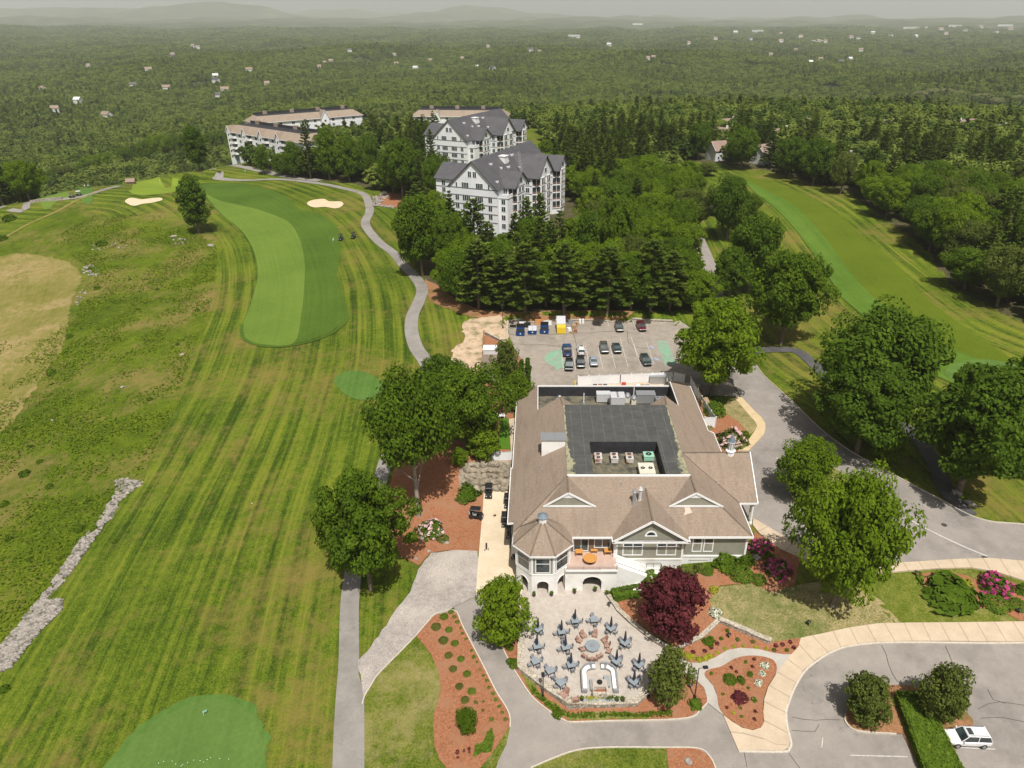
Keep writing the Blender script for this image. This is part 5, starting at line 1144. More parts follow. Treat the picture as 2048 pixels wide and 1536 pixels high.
o8 = oct_(TR, 7.58); r.add(o8+[(TC[0], TC[1], 10.75)], [(i, (i+1)%8, 8) for i in range(8)], 0)
roof = put(r, 'roof', 'shingle', club)
# flat roofs, wells
fl = MB(); w0, w1, v0, v1 = 8.1, 19.1, 89.35, 98.7
fl.add([(4.1,89,FZ+.02),(22.7,89,FZ+.02),(22.7,111.1,FZ+.02),(4.1,111.1,FZ+.02),(w0,v0,FZ+.02),(w1,v0,FZ+.02),(w1,v1,FZ+.02),(w0,v1,FZ+.02)], [(0,1,5,4),(1,2,6,5),(2,3,7,6),(3,0,4,7)])
fl.add([(4.1,111.1,FZ+.02),(22.7,111.1,FZ+.02),(22.7,113.4,7.6),(4.1,113.4,7.6)], [(3,2,1,0)])
put2(fl, 'flat_roof', 'membrane', roof, club)
wl = MB()
wl.add([(w0,v0,FZ),(w1,v0,FZ),(w1,v1,FZ),(w0,v1,FZ),(w0,v0,9.9),(w1,v0,9.9),(w1,v1,9.9),(w0,v1,9.9)], [(0,1,5,4),(1,2,6,5),(2,3,7,6),(3,0,4,7)])
wl.add([(-.38,122.85,9.8),(25.28,122.85,9.8),(25.28,122.85,7.6),(-.38,122.85,7.6)], [(3,2,1,0)]); wl.add([(-.38,113.6,9.7),(-.38,122.85,9.77),(-.38,122.85,7.6),(-.38,113.6,7.6)], [(0,1,2,3)])
wl.add([(25.28,113.7,10.6),(25.28,122.85,10.6),(25.28,122.85,7.6),(25.28,113.7,7.6)], [(0,1,2,3)])
put2(wl, 'well_wall', 'blackwall', roof, club)
wf = MB(); wf.add([(w0,v0,9.92),(w1,v0,9.92),(w1,v1,9.92),(w0,v1,9.92)], [(0,1,2,3)]); put2(wf, 'well_floor', 'roofstain', roof, club); wf = MB(); wf.add([(-.4,113.0,7.62),(25.3,113.0,7.62),(25.3,122.9,7.62),(-.4,122.9,7.62)], [(0,1,2,3)])
put2(wf, 'well_floor', 'roofstain', roof, club)
rb = random.Random(8)
for xa, sg in ((4.14, 1), (22.66, -1)):   # pale lichen creeping in from both sides of the membrane
    le = MB(); n = 40; V = []
    for i in range(n+1):
        y = 89.1+21.9*i/n; wd__ = (.25+.9*(1-i/n)**2)*rb.uniform(.5, 1.25)+(.35 if 3 < i < 9 else 0); V += [(xa,y,FZ+.03),(xa+sg*wd__,y,FZ+.03)]
    le.add(V, [((2*i,2*i+1,2*i+3,2*i+2) if sg > 0 else (2*i+2,2*i+3,2*i+1,2*i)) for i in range(n)]); put2(le, 'lichen_edge', 'lichen', roof, club)
tr = MB()
def beam(mb, a, b, w_=.14, h=.16, mi=0):
    a, b = Vector(a), Vector(b); d = (b-a).normalized(); s = d.cross(Vector((0,0,1))).normalized()*w_/2; u = s.cross(d).normalized()*h/2
    vs = [a-s-u, a+s-u, a+s+u, a-s+u, b-s-u, b+s-u, b+s+u, b-s+u]; mb.add(vs, [(3,2,1,0),(4,5,6,7),(0,1,5,4),(1,2,6,5),(2,3,7,6),(3,0,4,7)], mi)
beam(tr, (4.1,89,FZ+.05), (22.75,89,FZ+.05), .22, .3)
EV = [(-3.85,83.6,7.5),(-4.8,83.6,7.38),(-4.8,98,7.38),(-4.55,98,7.5),(-4.55,126.6,7.5),(30.25,126.6,7.75),(30.25,109.5,7.7),(31.25,109.5,7.25),(31.25,102.3,7.25)]
for a, b in zip(EV, EV[1:]): beam(tr, a, b, .12, .3)
for a, b in [((33.4,102.3,7.5),(31.2,102.3,7.5)),((33.4,88.3,7.5),(30.6,88.3,7.5)),((30.65,80.35,7.5),(30.65,88.3,7.5)),((21.3,80.35,7.5),(30.7,80.35,7.5)),((4.6,80.35,7.45),(10.4,80.35,7.45)),
             ((33.42,88.25,7.55),(33.42,95.3,12.3)),((33.42,102.35,7.55),(33.42,95.3,12.3)),((10.3,79.25,7.55),(15.8,79.25,11.2)),((21.35,79.25,7.55),(15.8,79.25,11.2)),((10.3,79.25,7.5),(21.35,79.25,7.5)),((10.3,79.25,7.5),(10.3,80.4,7.5)),((21.35,79.25,7.5),(21.35,80.4,7.5)),
             ((-.4,113.6,9.8),(-.4,122.9,9.8)),((-.4,122.9,9.85),(25.3,122.9,9.85)),((25.3,122.9,10.7),(25.3,113.7,10.7))]: beam(tr, a, b, .13, .3)
for cx_, xa, xb in ((4.15,.5,8.2),(22.75,19.0,26.9)):
    beam(tr, (xa,84.36,9.93), (cx_,84.36,12.36), .12, .26); beam(tr, (xb,84.36,9.93), (cx_,84.36,12.36), .12, .26); beam(tr, (xa+.3,84.42,9.98), (xb-.3,84.42,9.98), .1, .26)
    tr.add([(cx_-1.25,84.46,11.45),(cx_+1.25,84.46,11.45),(cx_,84.46,12.3)], [(0,1,2)])
for i in range(8):
    if i in (0, 1, 2): continue
    a, b = o8[i], o8[(i+1)%8]; beam(tr, (a[0],a[1],7.46), (b[0],b[1],7.46), .13, .26)
put2(tr, 'fascia', 'trim', roof, club)
rc = MB()
for a, b in [((4.1,89,12.26),(-3.7,81.1,8.0)),((22.7,89,12.26),(30.5,80.5,7.68)),((22.75,95.3,12.32),(33.3,95.3,12.42)),((22.7,95.2,12.2),(30.6,88.35,7.68)),((15.8,79.4,11.32),(15.8,87.1,11.3)),((4.15,84.5,12.44),(4.15,89,12.3)),((22.75,84.5,12.44),(22.75,89,12.3)),((22.7,111,12.25),(22.9,114.5,12.25)),((4.1,111,12.25),(3.7,114.1,12.25))]+[((p[0],p[1],7.64),(TC[0],TC[1],10.8)) for p in o8[3:8]]: beam(rc, a, b, .22, .05)
put2(rc, 'ridge_cap', 'ridgecap', roof, club)
pv = MB()
for x, y in ((0.2,94),(1.4,101),(27.5,91),(28.2,99),(26.0,106),(12.2,87.6),(18.6,83.2)):
    z = min(EZ+.541*(x+4.4) if x < 4 else 99, EZ+.582*(30.6-x) if x > 22.7 else 99, EZ+KF*(y-80.4)); pv.cyl(x, y, z-.1, z+.45, .07, n=8); pv.cyl(x, y, z-.05, z+.08, .18, n=8)
put2(pv, 'plumbing_vent', 'metal', roof, club)
for tri in ([(.7,84.5,9.9),(8.0,84.5,9.9),(4.15,84.5,12.3)],[(19.2,84.5,9.9),(26.7,84.5,9.9),(22.75,84.5,12.3)],[(10.8,79.8,7.55),(20.8,79.8,7.55),(15.8,79.8,10.95)],[(33.1,88.7,7.5),(33.1,101.9,7.5),(33.1,95.3,12.0)]):
    gb = MB(); gb.add(tri, [(0,1,2)]); put(gb, 'gable', 'siding', club)
st = MB(); st.add([(10.8,79.8,7.42),(20.8,79.8,7.42),(20.8,80.4,7.42),(10.8,80.4,7.42)], [(3,2,1,0)])
st.add([(-3.9,84,7.34),(-4.6,84,7.34),(-4.6,126.3,7.34),(30.2,126.3,7.34),(30.2,80.5,7.34),(-3.9,80.5,7.34)], [tuple(range(6))]); st.add(oct_(4.55, 7.40), [tuple(range(7,-1,-1))]); st.add([(30,88.4,7.45),(33.3,88.4,7.45),(33.3,102.2,7.45),(30,102.2,7.45)], [(3,2,1,0)])
put(st, 'soffit', 'trim', club)
# body
wb = MB()
wb.box(10.95,20.65,80.3,84.6,3.75,7.36,0); wb.box(20.65,30.05,81.0,86,3.75,7.36,0)
wb.box(26.4,30.05,86,126.2,2.6,7.36,0); wb.box(-4.3,4.3,84.7,98,3.3,7.34,0); wb.box(-4.0,26.4,98,126.2,2.9,7.34,0); wb.box(4.3,10.95,84.6,98,3.3,7.34,0)
put(wb, 'wall', 'siding', club)
bb = MB()
bb.box(10.9,20.72,80.22,84,1.0,3.74,0); bb.box(20.72,30.12,80.92,86,1.2,3.74,0); bb.box(-4.36,10.9,84.3,98,-.3,3.3,0); bb.box(30.0,30.1,86,126,2.5,3.7)
bb.box(10.85,20.77,80.14,80.22,3.45,3.76); bb.box(20.77,30.18,80.84,80.92,3.45,3.76)
for x in (10.95, 20.5): bb.box(x-.02,x+.28,80.2,80.3,3.77,7.36)
bb.box(29.85,30.15,80.88,81.15,3.77,7.36); bb.box(20.8,21.0,80.93,81.0,3.77,7.36); bb.box(10.95,20.65,80.22,80.3,7.12,7.36); bb.box(21.0,29.85,80.93,81,7.1,7.36)
put(bb, 'base_wall', 'stucco', club)
# turret walls: arched white ground floor, glazed upper floor
o_w = oct_(4.15, 0)
for i in (3, 4, 5, 6, 7, 0):
    a, b = o_w[i], o_w[(i+1)%8]; W = Wall((a[0], a[1]), (b[0]-a[0], b[1]-a[1])); Ls = math.hypot(b[0]-a[0], b[1]-a[1])
    m_ = MB()
    if i in (4, 5, 6): arch_wall(m_, W, 0, Ls, -.1, 3.8, Ls/2, 1.62, 2.75)
    else: W.box(m_, 0, Ls, -.45, 0, -.2, 3.8)
    if i in (4, 5, 6):                    # raised arch moulding
        n = 10
        for k in range(n):
            t0, t1 = math.pi*k/n, math.pi*(k+1)/n; r0, r1 = .83, .98; zc = -.1+2.75-.83*.75
            q = lambda t, rr, nn: W.q(Ls/2-math.cos(t)*rr, nn, zc+math.sin(t)*rr*.8)
            m_.add([q(t0,r0,.06),q(t1,r0,.06),q(t1,r1,.06),q(t0,r1,.06),q(t0,r0,0),q(t1,r0,0),q(t1,r1,0),q(t0,r1,0)], [(3,2,1,0),(0,1,5,4),(2,3,7,6)])
    W.box(m_, -.02, Ls+.02, -.4, .07, 3.8, 4.0)
    put(m_, 'turret_arch' if i in (4, 5, 6) else 'turret_base', 'stucco', club)
    u_ = MB(); W.box(u_, 0, Ls, -.3, -.03, 4.0, 7.4); put(u_, 'turret_wall', 'siding', club)
    c_ = MB(); W.box(c_, -.1, .2, -.3, .05, 4.0, 7.4); W.box(c_, Ls-.2, Ls+.1, -.3, .05, 4.0, 7.4); W.box(c_, .2, Ls-.2, -.1, .03, 6.95, 7.4); put(c_, 'corner_board', 'trim', club)
    if i != 0 and i != 3: window(club, W, .52 if i == 5 else .32, Ls-(.52 if i == 5 else .32), 4.2, 6.9, 1, 2, .13)
ud = MB(); ud.prism([(p[0], p[1]) for p in oct_(3.6, 0)], 3.6, 3.75); put(ud, 'arcade_ceiling', 'stucco', club)
dk = MB(); dk.box(-2.9,4.2,83.0,84.28,-.05,3.6); dk.box(4.2,10.6,80.9,84.28,-.05,3.85); put(dk, 'arcade_shade_box', 'dark', club)  # near-black boxes: shade behind the arches put into their colour
# deck
d_ = MB(); W = Wall((4.1, 77.6), (1, 0)); arch_wall(d_, W, 0, 6.9, -.1, 3.97, 3.4, 2.7, 2.75)
n = 12
for k in range(n):
    t0, t1 = math.pi*k/n, math.pi*(k+1)/n; r0, r1 = 1.37, 1.56; zc = -.1+2.75-1.35*.75
    q = lambda t, rr, nn: W.q(3.4-math.cos(t)*rr, nn, zc+math.sin(t)*rr*.77)
    d_.add([q(t0,r0,.06),q(t1,r0,.06),q(t1,r1,.06),q(t0,r1,.06),q(t0,r0,0),q(t1,r0,0),q(t1,r1,0),q(t0,r1,0)], [(3,2,1,0),(0,1,5,4),(2,3,7,6)])
d_.box(10.55,11.0,77.62,80.3,-.1,3.97); d_.box(3.6,4.2,77.62,80.3,0,3.97); d_.box(3.7,11.05,77.2,77.58,3.92,4.2)
put(d_, 'deck_wall', 'stucco', club)
M['deck'] = noisy('pinkish_deck', (.42,.30,.25), (.52,.38,.31), 1.2)
df = MB(); df.box(3.9,11.0,77.6,81.3,3.98,4.13); put(df, 'deck_floor', 'deck', club)
rl = MB()
rl.box(3.85,8.6,77.28,77.36,4.95,5.03); rl.box(3.85,8.6,77.28,77.36,4.28,4.34)
for k in range(34): x = 3.9+k*.14; rl.box(x,x+.035,77.30,77.34,4.34,4.95)
for x in (3.8, 6.2, 8.55): rl.box(x,x+.12,77.26,77.38,4.2,5.12)
rl.box(8.7,11.0,77.28,77.36,4.95,5.03); rl.box(10.9,11.02,77.3,77.42,4.2,5.12)
for k in range(16): x = 8.75+k*.14; rl.box(x,x+.035,77.30,77.34,4.2,4.95)
M['rail'] = plain('pink_tan_railing', (.55,.43,.38), .6); put(rl, 'deck_railing', 'rail', club)
sd_ = MB(); sd_.box(10.70,10.95,80.3,84.3,4.14,7.3); sd_.box(4.15,4.45,79.6,84.3,4.14,7.3); put(sd_, 'deck_side_wall', 'stucco', club)
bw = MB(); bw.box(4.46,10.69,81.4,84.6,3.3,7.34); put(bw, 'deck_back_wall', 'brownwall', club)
W = Wall((4.5, 81.4), (1, 0)); window(club, W, .4, 2.6, 4.2, 6.5, 2, 1, .1, 'glass_door'); window(club, W, 3.4, 5.8, 4.8, 6.5, 2, 1, .1)
# steps from the deck to the patio
sv = MB(); ns = 14
for k in range(ns):                       # upper flight to the right
    z = 3.97-(k+1)*.162; sv.box(11.0+k*.32, 11.32+k*.32, 78.3, 79.9, -.3, z)
sv.box(15.48,17.6,76.6,79.9,-.3,1.7)
for k in range(13): z = 1.7-(k+1)*.13; sv.box(15.48-(k+1)*.36, 15.48-k*.36, 76.6, 78.0, -.4, z)
put(sv, 'stairs', 'stucco', club)
sw = MB()
def slab(x0, z0, x1, z1, y0, y1, bot=-.3): sw.add([(x0,y0,bot),(x1,y0,bot),(x1,y0,z1),(x0,y0,z0),(x0,y1,bot),(x1,y1,bot),(x1,y1,z1),(x0,y1,z0)], [(0,1,2,3),(7,6,5,4),(3,2,6,7),(0,3,7,4),(1,5,6,2),(0,4,5,1)])
slab(10.6,4.45,15.5,2.25,78.0,78.28); slab(10.6,4.8,15.5,2.6,79.9,80.12); slab(15.5,2.15,17.7,2.15,79.9,80.12); slab(9.6,.15,15.5,2.0,76.35,76.6); slab(15.5,2.0,17.8,2.0,76.35,76.6); slab(17.6,2.0,17.85,2.0,76.35,80.1)
put(sw, 'stair_wall', 'stucco', club)
hr = MB(); hr.tube([(10.2,76.3,1.0),(13,76.3,1.85),(15.4,76.3,2.75)], .05, 5); hr.tube([(10.9,77.95,5.0),(15.4,77.95,3.0)], .045, 5)
for x, z in ((10.2,1.0),(13,1.85),(15.4,2.75)): hr.tube([(x,76.3,z-1),(x,76.3,z)], .025, 5)
hr.tube([(17.72,76.5,2.95),(17.72,79.8,2.95)], .06, 5); hr.tube([(15.6,80.0,3.1),(17.7,80.0,3.1)], .03, 5)
for x in (15.6, 16.6, 17.7): hr.tube([(x,80.0,2.1),(x,80.0,3.1)], .025, 5)
for y in (76.5, 78.1, 79.8): hr.tube([(17.72,y,2),(17.72,y,2.95)], .03, 5)
hr.tube([(22.0,80.3,2.4),(22.0,80.3,3.9),(24.9,80.3,3.9),(24.9,80.3,2.4)], .03, 5)
put(hr, 'handrail', 'black', club)
# windows of the front
W = Wall((10.95, 80.3), (1, 0))
window(club, W, 1.0, 3.95, 4.3, 6.95, 2, 2, .16, glass='glass_pale'); window(club, W, 5.9, 8.8, 4.3, 6.95, 2, 2, .16, glass='glass_pale')
W = Wall((20.65, 81.0), (1, 0)); window(club, W, 1.5, 2.95, 4.35, 6.95, 1, 2, .16, glass='glass_pale'); window(club, W, 3.15, 4.6, 4.35, 6.95, 1, 2, .16, glass='glass_pale')
hm = MB(); W = Wall((15.8, 79.8), (1, 0)); n = 10
for k in range(n):
    t0, t1 = math.pi*k/n, math.pi*(k+1)/n; q = lambda t, rr, nn: W.q(-math.cos(t)*rr, nn, 8.35+math.sin(t)*rr)
    hm.add([q(t0,.62,.06),q(t1,.62,.06),q(t1,.85,.06),q(t0,.85,.06),q(t0,.62,0),q(t1,.62,0),q(t1,.85,0),q(t0,.85,0)], [(3,2,1,0),(0,1,5,4),(2,3,7,6)])
W.box(hm, -.9, .9, 0, .07, 8.2, 8.38); f = put(hm, 'half_round_window', 'trim', club)
g_ = MB(); g_.add([W.q(-.65*math.cos(math.pi*k/10), .03, 8.36+.65*math.sin(math.pi*k/10)) for k in range(11)], [tuple(range(10,-1,-1))]); put2(g_, 'pane', 'glass', f, club)
lv = MB(); lv.box(15.65,15.95,80.1,80.3,6.85,7.1); put(lv, 'wall_light', 'black', club)
# portico columns
for (x, y) in ((32.9,88.7),(33.0,89.7),(32.9,101.8),(33.0,100.8)):
    c = MB(); zg = T(x, y); c.cyl(x, y, zg, zg+.35, .3, n=12); c.cyl(x, y, zg+.35, 7.1, .2, .17, 12); c.box(x-.26,x+.26,y-.26,y+.26,7.1,7.45); put(c, 'column', 'trim', club)
pb = MB(); pb.box(32.6,33.3,88.4,102.2,7.2,7.45); put(pb, 'portico_beam', 'trim', club)
# louvred box dormer, cupolas, flues
wd_ = MB(); wd_.box(.25,4.08,97.5,99.6,9.8,13.2); part = put(wd_, 'box_dormer', 'stucco', club)
mc = MB(); mc.box(.1,4.22,97.35,99.75,13.2,13.36); put2(mc, 'metal_cap', 'metal', part, club)
def cupola(x, y, z, s, tall):
    b = MB(); k = 8
    b.cyl(x, y, z-.9, z+.45*s, .62*s, n=k, sm=False); b.cyl(x, y, z+.45*s, z+.55*s, .78*s, .55*s, n=k, sm=False); p_ = None
    if tall: b.cyl(x, y, z+.5*s, z+1.9*s, .46*s, n=k, sm=False); b.cyl(x, y, z+1.9*s, z+2.0*s, .6*s, n=k, sm=False)
    p_ = put(b, 'cupola', 'trim', club); c = MB(); top = z+(2.0 if tall else .5)*s
    c.cyl(x, y, top, top+(1.35 if tall else .35)*s, (.58 if tall else .82)*s, (.03 if tall else .25)*s, n=k, sm=False); put2(c, 'cupola_roof', 'slate', p_, club)
    if tall:
        l_ = MB()
        for i in range(8):
            a = R_(45*i+22.5); W_ = Wall((x+.435*s*math.cos(a)-.12*s*math.sin(-a+math.pi)*0, y+.435*s*math.sin(a)), (-math.sin(a), math.cos(a))); W_.box(l_, -.1*s, .1*s, -.02, .03, z+.7*s, z+1.7*s)
        put2(l_, 'louvre', 'metal', p_, club)
cupola(30.3, 95.3, 12.3, 1.05, True); cupola(.4, 80.5, 10.75, 1.05, False)
for k, (x, cap) in enumerate(((13.85,'metal'),(14.75,'lightmetal'))):
    y = 84.9+.35*k; z = EZ+KF*(y-80.4); f_ = MB(); f_.cyl(x, y, z-.4, z+.5, .42, .28, 12); f_.cyl(x, y, z+.5, z+2.0, .26, n=12); f_.cyl(x, y, z+2.0, z+2.2, .26, .4, 12); f_.cyl(x, y, z+2.2, z+2.6, .4, .2, 12); put(f_, 'flue', cap, club)
M['roofpatch'] = noisy('pale_roof_patch', (.50,.36,.30), (.58,.44,.36), 3)
yp = 83.6; pp = MB(); pl = [(21.0,83.3),(21.35,84.0),(21.1,84.8),(21.5,85.0),(22.1,84.3),(22.3,83.7),(21.6,83.5)]; pp.add([(x, y, EZ+KF*(y-80.4)+.03) for x, y in pl], [tuple(range(len(pl)-1,-1,-1))]); put2(pp, 'worn_patch', 'roofpatch', roof, club)
# plant on the flat roofs: each unit can be lifted away
def fanunit(name, x, y, z, w_, d, h, label, fans=2, mat='lightmetal', legs=True, grp=None, axis='y'):
    e = empty(name, (x, y, z), 0, label, 'rooftop unit', grp); b = MB(); b.box(-w_/2,w_/2,-d/2,d/2,.25 if legs else 0,h); b.box(-w_/2-.04,w_/2+.04,-d/2-.04,d/2+.04,h,h+.05)
    for sx in (-1, 1):
        for sy in (-1, 1): b.box(sx*w_*.42-.05,sx*w_*.42+.05,sy*d*.42-.05,sy*d*.42+.05,0,.25)
    b.build('housing', mat, e)
    for i in range(fans):
        f = MB(); t = (i-(fans-1)/2); fx, fy = (0, t*d/fans) if axis == 'y' else (t*w_/fans, 0); rr = min(w_, d/fans if axis == 'y' else d)*(.38 if fans != 2 or axis == 'y' else .17)
        f.cyl(fx, fy, h+.05, h+.13, rr, n=16, mi=0); f.cyl(fx, fy, h+.13, h+.14, rr*.85, n=16, mi=1); f.cyl(fx, fy, h+.14, h+.16, rr*.2, n=8, mi=0)
        f.build('fan', [mat, 'dark'], e)
    return e
M['rustmetal'] = noisy('rusty_metal', (.40,.36,.33), (.62,.60,.58), 3, .7, (.30,.12,.06), .8)
for k, (x, w__) in enumerate([(9.4,'leftmost'),(12.0,'middle'),(14.45,'rightmost')]):
    fanunit('condenser_unit', x, 96.4, 9.92, 1.15, 1.9, 1.0, w__+' of three white twin fan condensers in the roof well', 2, 'rustmetal', grp='white condensers in the roof well')
M['unitgreen'] = plain('mint_green_unit', (.30,.55,.42), .5)
fanunit('condenser_unit', 17.6, 96.9, 9.92, 1.6, 1.5, 1.0, 'mint green round fan unit in the far corner of the roof well', 1, 'unitgreen')
M['creammetal'] = plain('cream_metal', (.62,.60,.50), .55)
fanunit('air_handler', 16.7, 92.6, 9.92, 2.4, 3.0, 1.2, 'large cream air handler with two small fans in the roof well', 2, 'creammetal', axis='x')
fanunit('condenser_unit', 10.5, 90.7, 9.92, .85, .9, .7, 'small white box unit at the near edge of the roof well', 1, 'lightmetal')
fanunit('air_handler', 14.6, 117.6, 7.62, 2.6, 2.4, 3.1, 'tall pale grey air handler behind the flat roof', 4, 'lightmetal')
fanunit('air_handler', 12.2, 120.7, 7.62, 2.6, 1.5, 1.9, 'low pale metal hood left of the tall air handler', 0, 'lightmetal')
fanunit('air_handler', 20.3, 120.3, 7.62, 3.6, 1.8, 2.1, 'long grey metal duct box at the right of the rear roof', 0, 'metal')
fanunit('condenser_unit', 22.8, 118.6, 7.62, 1.6, 1.3, 1.9, 'small blue grey twin fan unit at the far right of the rear roof', 2, 'metal', axis='x')
for k, (x, y) in enumerate([(16.9,120.6),(18.0,119.7)]):
    e = empty('mushroom_vent', (x, y, 7.62), 0, ['left','right'][k]+' one of two round mushroom vents between the rooftop units', 'vent', 'mushroom vents'); b = MB(); b.box(-.45,.45,-.45,.45,0,1.1); b.build('kerb_box', 'creammetal', e); c = MB(); c.cyl(0,0,1.1,1.4,.55,n=14); c.cyl(0,0,1.4,1.85,.6,.35,14); c.build('hood', 'metal', e)
for k, (x, y, h, l) in enumerate([(3.2,117.2,2.6,'thin white vent pipe at the left of the rear roof'),(8.4,119.6,2.4,'thin white vent pipe left of centre on the rear roof'),(18.2,121.5,2.6,'thin white vent pipe against the rear roof wall')]):
    e = empty('vent_pipe', (x, y, 7.62), 0, l, 'vent pipe'); b = MB(); b.cyl(0,0,0,h,.09,n=8); b.build('pipe', 'trim', e); c = MB(); c.cyl(0,0,0,.5,.35,.25,10); c.build('collar', 'metal', e)
for k, (x, y, l) in enumerate([(3.8,120.8,'round grey turbine vent near the left end of the rear roof'),(11.0,115.2,'short grey cylinder vent beside the flat roof edge')]):
    e = empty('roof_vent', (x, y, 7.62), 0, l, 'vent'); b = MB(); b.cyl(0,0,0,.7,.25,n=10); b.build('pipe', 'metal', e); c = MB(); c.blob((0,0,.95),(.42,.42,.38),10,6,0,.02); c.build('turbine', 'metal', e)
# deck furniture
M['orangewood'] = plain('orange_wood', (.55,.26,.07), .5)
def patio_table(name, loc, label, round_=False, r=.95, h=.74, w_=1.1, d=.8, mat='orangewood', rz=0, grp=None):
    e = empty(name, loc, rz, label, 'table', grp); t = MB()
    if round_: t.cyl(0,0,h,h+.05,r,n=24)
    else: t.box(-w_/2,w_/2,-d/2,d/2,h,h+.05)
    t.build('tabletop', mat, e)
    if round_: b = MB(); b.cyl(0,0,.03,h,.07,n=8); b.cyl(0,0,0,.05,.4,n=12); b.build('pedestal', 'black', e)
    else:
        for sx in (-1,1):
            for sy in (-1,1): b = MB(); b.box(sx*w_*.43-.03,sx*w_*.43+.03,sy*d*.4-.03,sy*d*.4+.03,0,h); b.build('leg', mat, e)
    return e
patio_table('round_table', (7.2,79.0,4.14), 'round orange wooden table on the deck', True, 1.0)
patio_table('side_table', (5.7,80.5,4.14), 'left orange wooden table at the back of the deck', w_=1.1, d=.9)
patio_table('side_table', (9.9,80.7,4.14), 'right orange wooden table at the back of the deck', w_=1.1, d=.9)
patio_table('side_table', (7.9,81.0,4.14), 'low orange table in the shade between the two deck tables', w_=1.0, d=.5, h=.5)
# ---------------- fences and walls by the clubhouse ----------------
def fence(name, pts, ht, label, mat='vinyl', bay=2.4, z=None, th=.06):
    w_ = [tuple(G(*p)[:2]) for p in pts]; e = empty(name, (w_[0][0], w_[0][1], T(*w_[0])), 0, label, 'fence'); pn = MB(); posts = []
    for a, b in zip(w_, w_[1:]):
        L_ = math.hypot(b[0]-a[0], b[1]-a[1]); n = max(1, round(L_/bay)); W = Wall(a, (b[0]-a[0], b[1]-a[1]))
        for i in range(n):
            u0, u1 = L_*i/n, L_*(i+1)/n; q0 = W.q(u0, 0, 0); q1 = W.q(u1, 0, 0); z0 = min(T(q0[0], q0[1]), T(q1[0], q1[1]))-.1
            W.box(pn, u0+.06, u1-.06, -th/2, th/2, z0, z0+ht); W.box(pn, u0+.06, u1-.06, -th*.9, th*.9, z0+ht-.12, z0+ht)
            for k in range(1, 7): uu = u0+(u1-u0)*k/7; W.box(pn, uu-.012, uu+.012, th/2-.005, th/2+.012, z0+.1, z0+ht-.14)
            posts.append((q0, z0))
        q1 = W.q(L_, 0, 0); posts.append((q1, T(q1[0], q1[1])-.1))
    put(pn, 'panel', mat, e)
    for q0, z0 in posts: b = MB(); b.box(q0[0]-.075,q0[0]+.075,q0[1]-.075,q0[1]+.075,z0,z0+ht+.12); b.cyl(q0[0], q0[1], z0+ht+.12, z0+ht+.22, .1, .01, 4); put(b, 'post', mat, e)
    return e
fence('vinyl_fence', [(1156,772),(1240,768),(1345,763),(1368,768)], 2.4, 'long white vinyl fence behind the rear roof of the clubhouse')
fence('vinyl_fence', [(1380,772),(1402,812),(1430,856)], 2.3, 'white fence running down the right side of the clubhouse', bay=3)
fence('vinyl_fence', [(1430,856),(1407,856)], 2.5, 'short white fence end facing the camera at the side yard', bay=3)
fence('courtyard_fence', [(978,922),(1029,921)], 2.1, 'white fence across the left of the clubhouse above the boulder wall', bay=2.0)
def stonewall(name, pts, wd, ht, label, cap=True, zb=-1.4, ground=None, mats=('fieldstone','capstone'), ztop=None):
    w_ = [tuple(G(*p)[:2]) for p in pts]; e = empty(name, (w_[0][0], w_[0][1], T(*w_[0])), 0, label, 'wall'); b = MB(); c = MB()
    w2 = []
    for a, q in zip(w_, w_[1:]):
        L_ = math.hypot(q[0]-a[0], q[1]-a[1]); n = max(1, int(L_/1.0)); w2 += [(a[0]+(q[0]-a[0])*i/n, a[1]+(q[1]-a[1])*i/n) for i in range(n)]
    w2.append(w_[-1]); n = len(w2)
    def strip(mb, wd_, zlo, zhi, jit=0):
        V = []
        for i, p in enumerate(w2):
            a = w2[max(i-1,0)]; q = w2[min(i+1,n-1)]; dx, dy = q[0]-a[0], q[1]-a[1]; l = math.hypot(dx, dy); nx, ny = -dy/l*wd_/2, dx/l*wd_/2
            z = ztop if ztop is not None else T(p[0], p[1])+ht
            j = random.uniform(-jit, jit)
            V += [(p[0]+nx+j, p[1]+ny, z+zlo), (p[0]+nx+j, p[1]+ny, z+zhi+j*.5), (p[0]-nx+j, p[1]-ny, z+zhi+j*.5), (p[0]-nx+j, p[1]-ny, z+zlo)]
        fs = [(i*4+k, i*4+k+1, (i+1)*4+k+1, (i+1)*4+k) for i in range(n-1) for k in range(3)]+[(i*4+3, i*4, (i+1)*4, (i+1)*4+3) for i in range(n-1)]+[(0,3,2,1), (n*4-4,n*4-3,n*4-2,n*4-1)]
        mb.add(V, fs)
    strip(b, wd, zb, -.08, .03); put(b, 'masonry', mats[0], e)
    if cap: strip(c, wd+.14, -.08, .04, .04); put(c, 'coping', mats[1], e)
    return e
# the patio slab and the wall that carries it
sheet('patio', [(1036,1160),(1140,1150),(1216,1165),(1216,1195),(1237,1222),(1262,1244),(1310,1281),(1345,1302),(1379,1327),(1375,1353),(1345,1350),(1294,1388),(1270,1411),(1137,1413),(1040,1343),(1042,1272),(1030,1225),(1028,1190)], 'patio', 0, smooth=False, flat=.12, skirt=False, label='pale stone patio set with grey tables')
stonewall('patio_wall', [(1043,1272),(1041,1340),(1090,1378),(1137,1411),(1200,1412),(1270,1410),(1294,1388),(1340,1352)], .75, .35, 'long fieldstone retaining wall round the lower edge of the patio', zb=-2.3, ztop=.42)
stonewall('garden_wall', [(1217,1194),(1237,1224),(1262,1247),(1310,1284),(1345,1306),(1362,1296),(1402,1277),(1437,1244)], .5, .5, 'low stone wall curving below the burgundy maple')
stonewall('garden_wall', [(1438,1244),(1480,1262),(1541,1288)], .55, .75, 'low stone wall slanting below the dry grass slope')
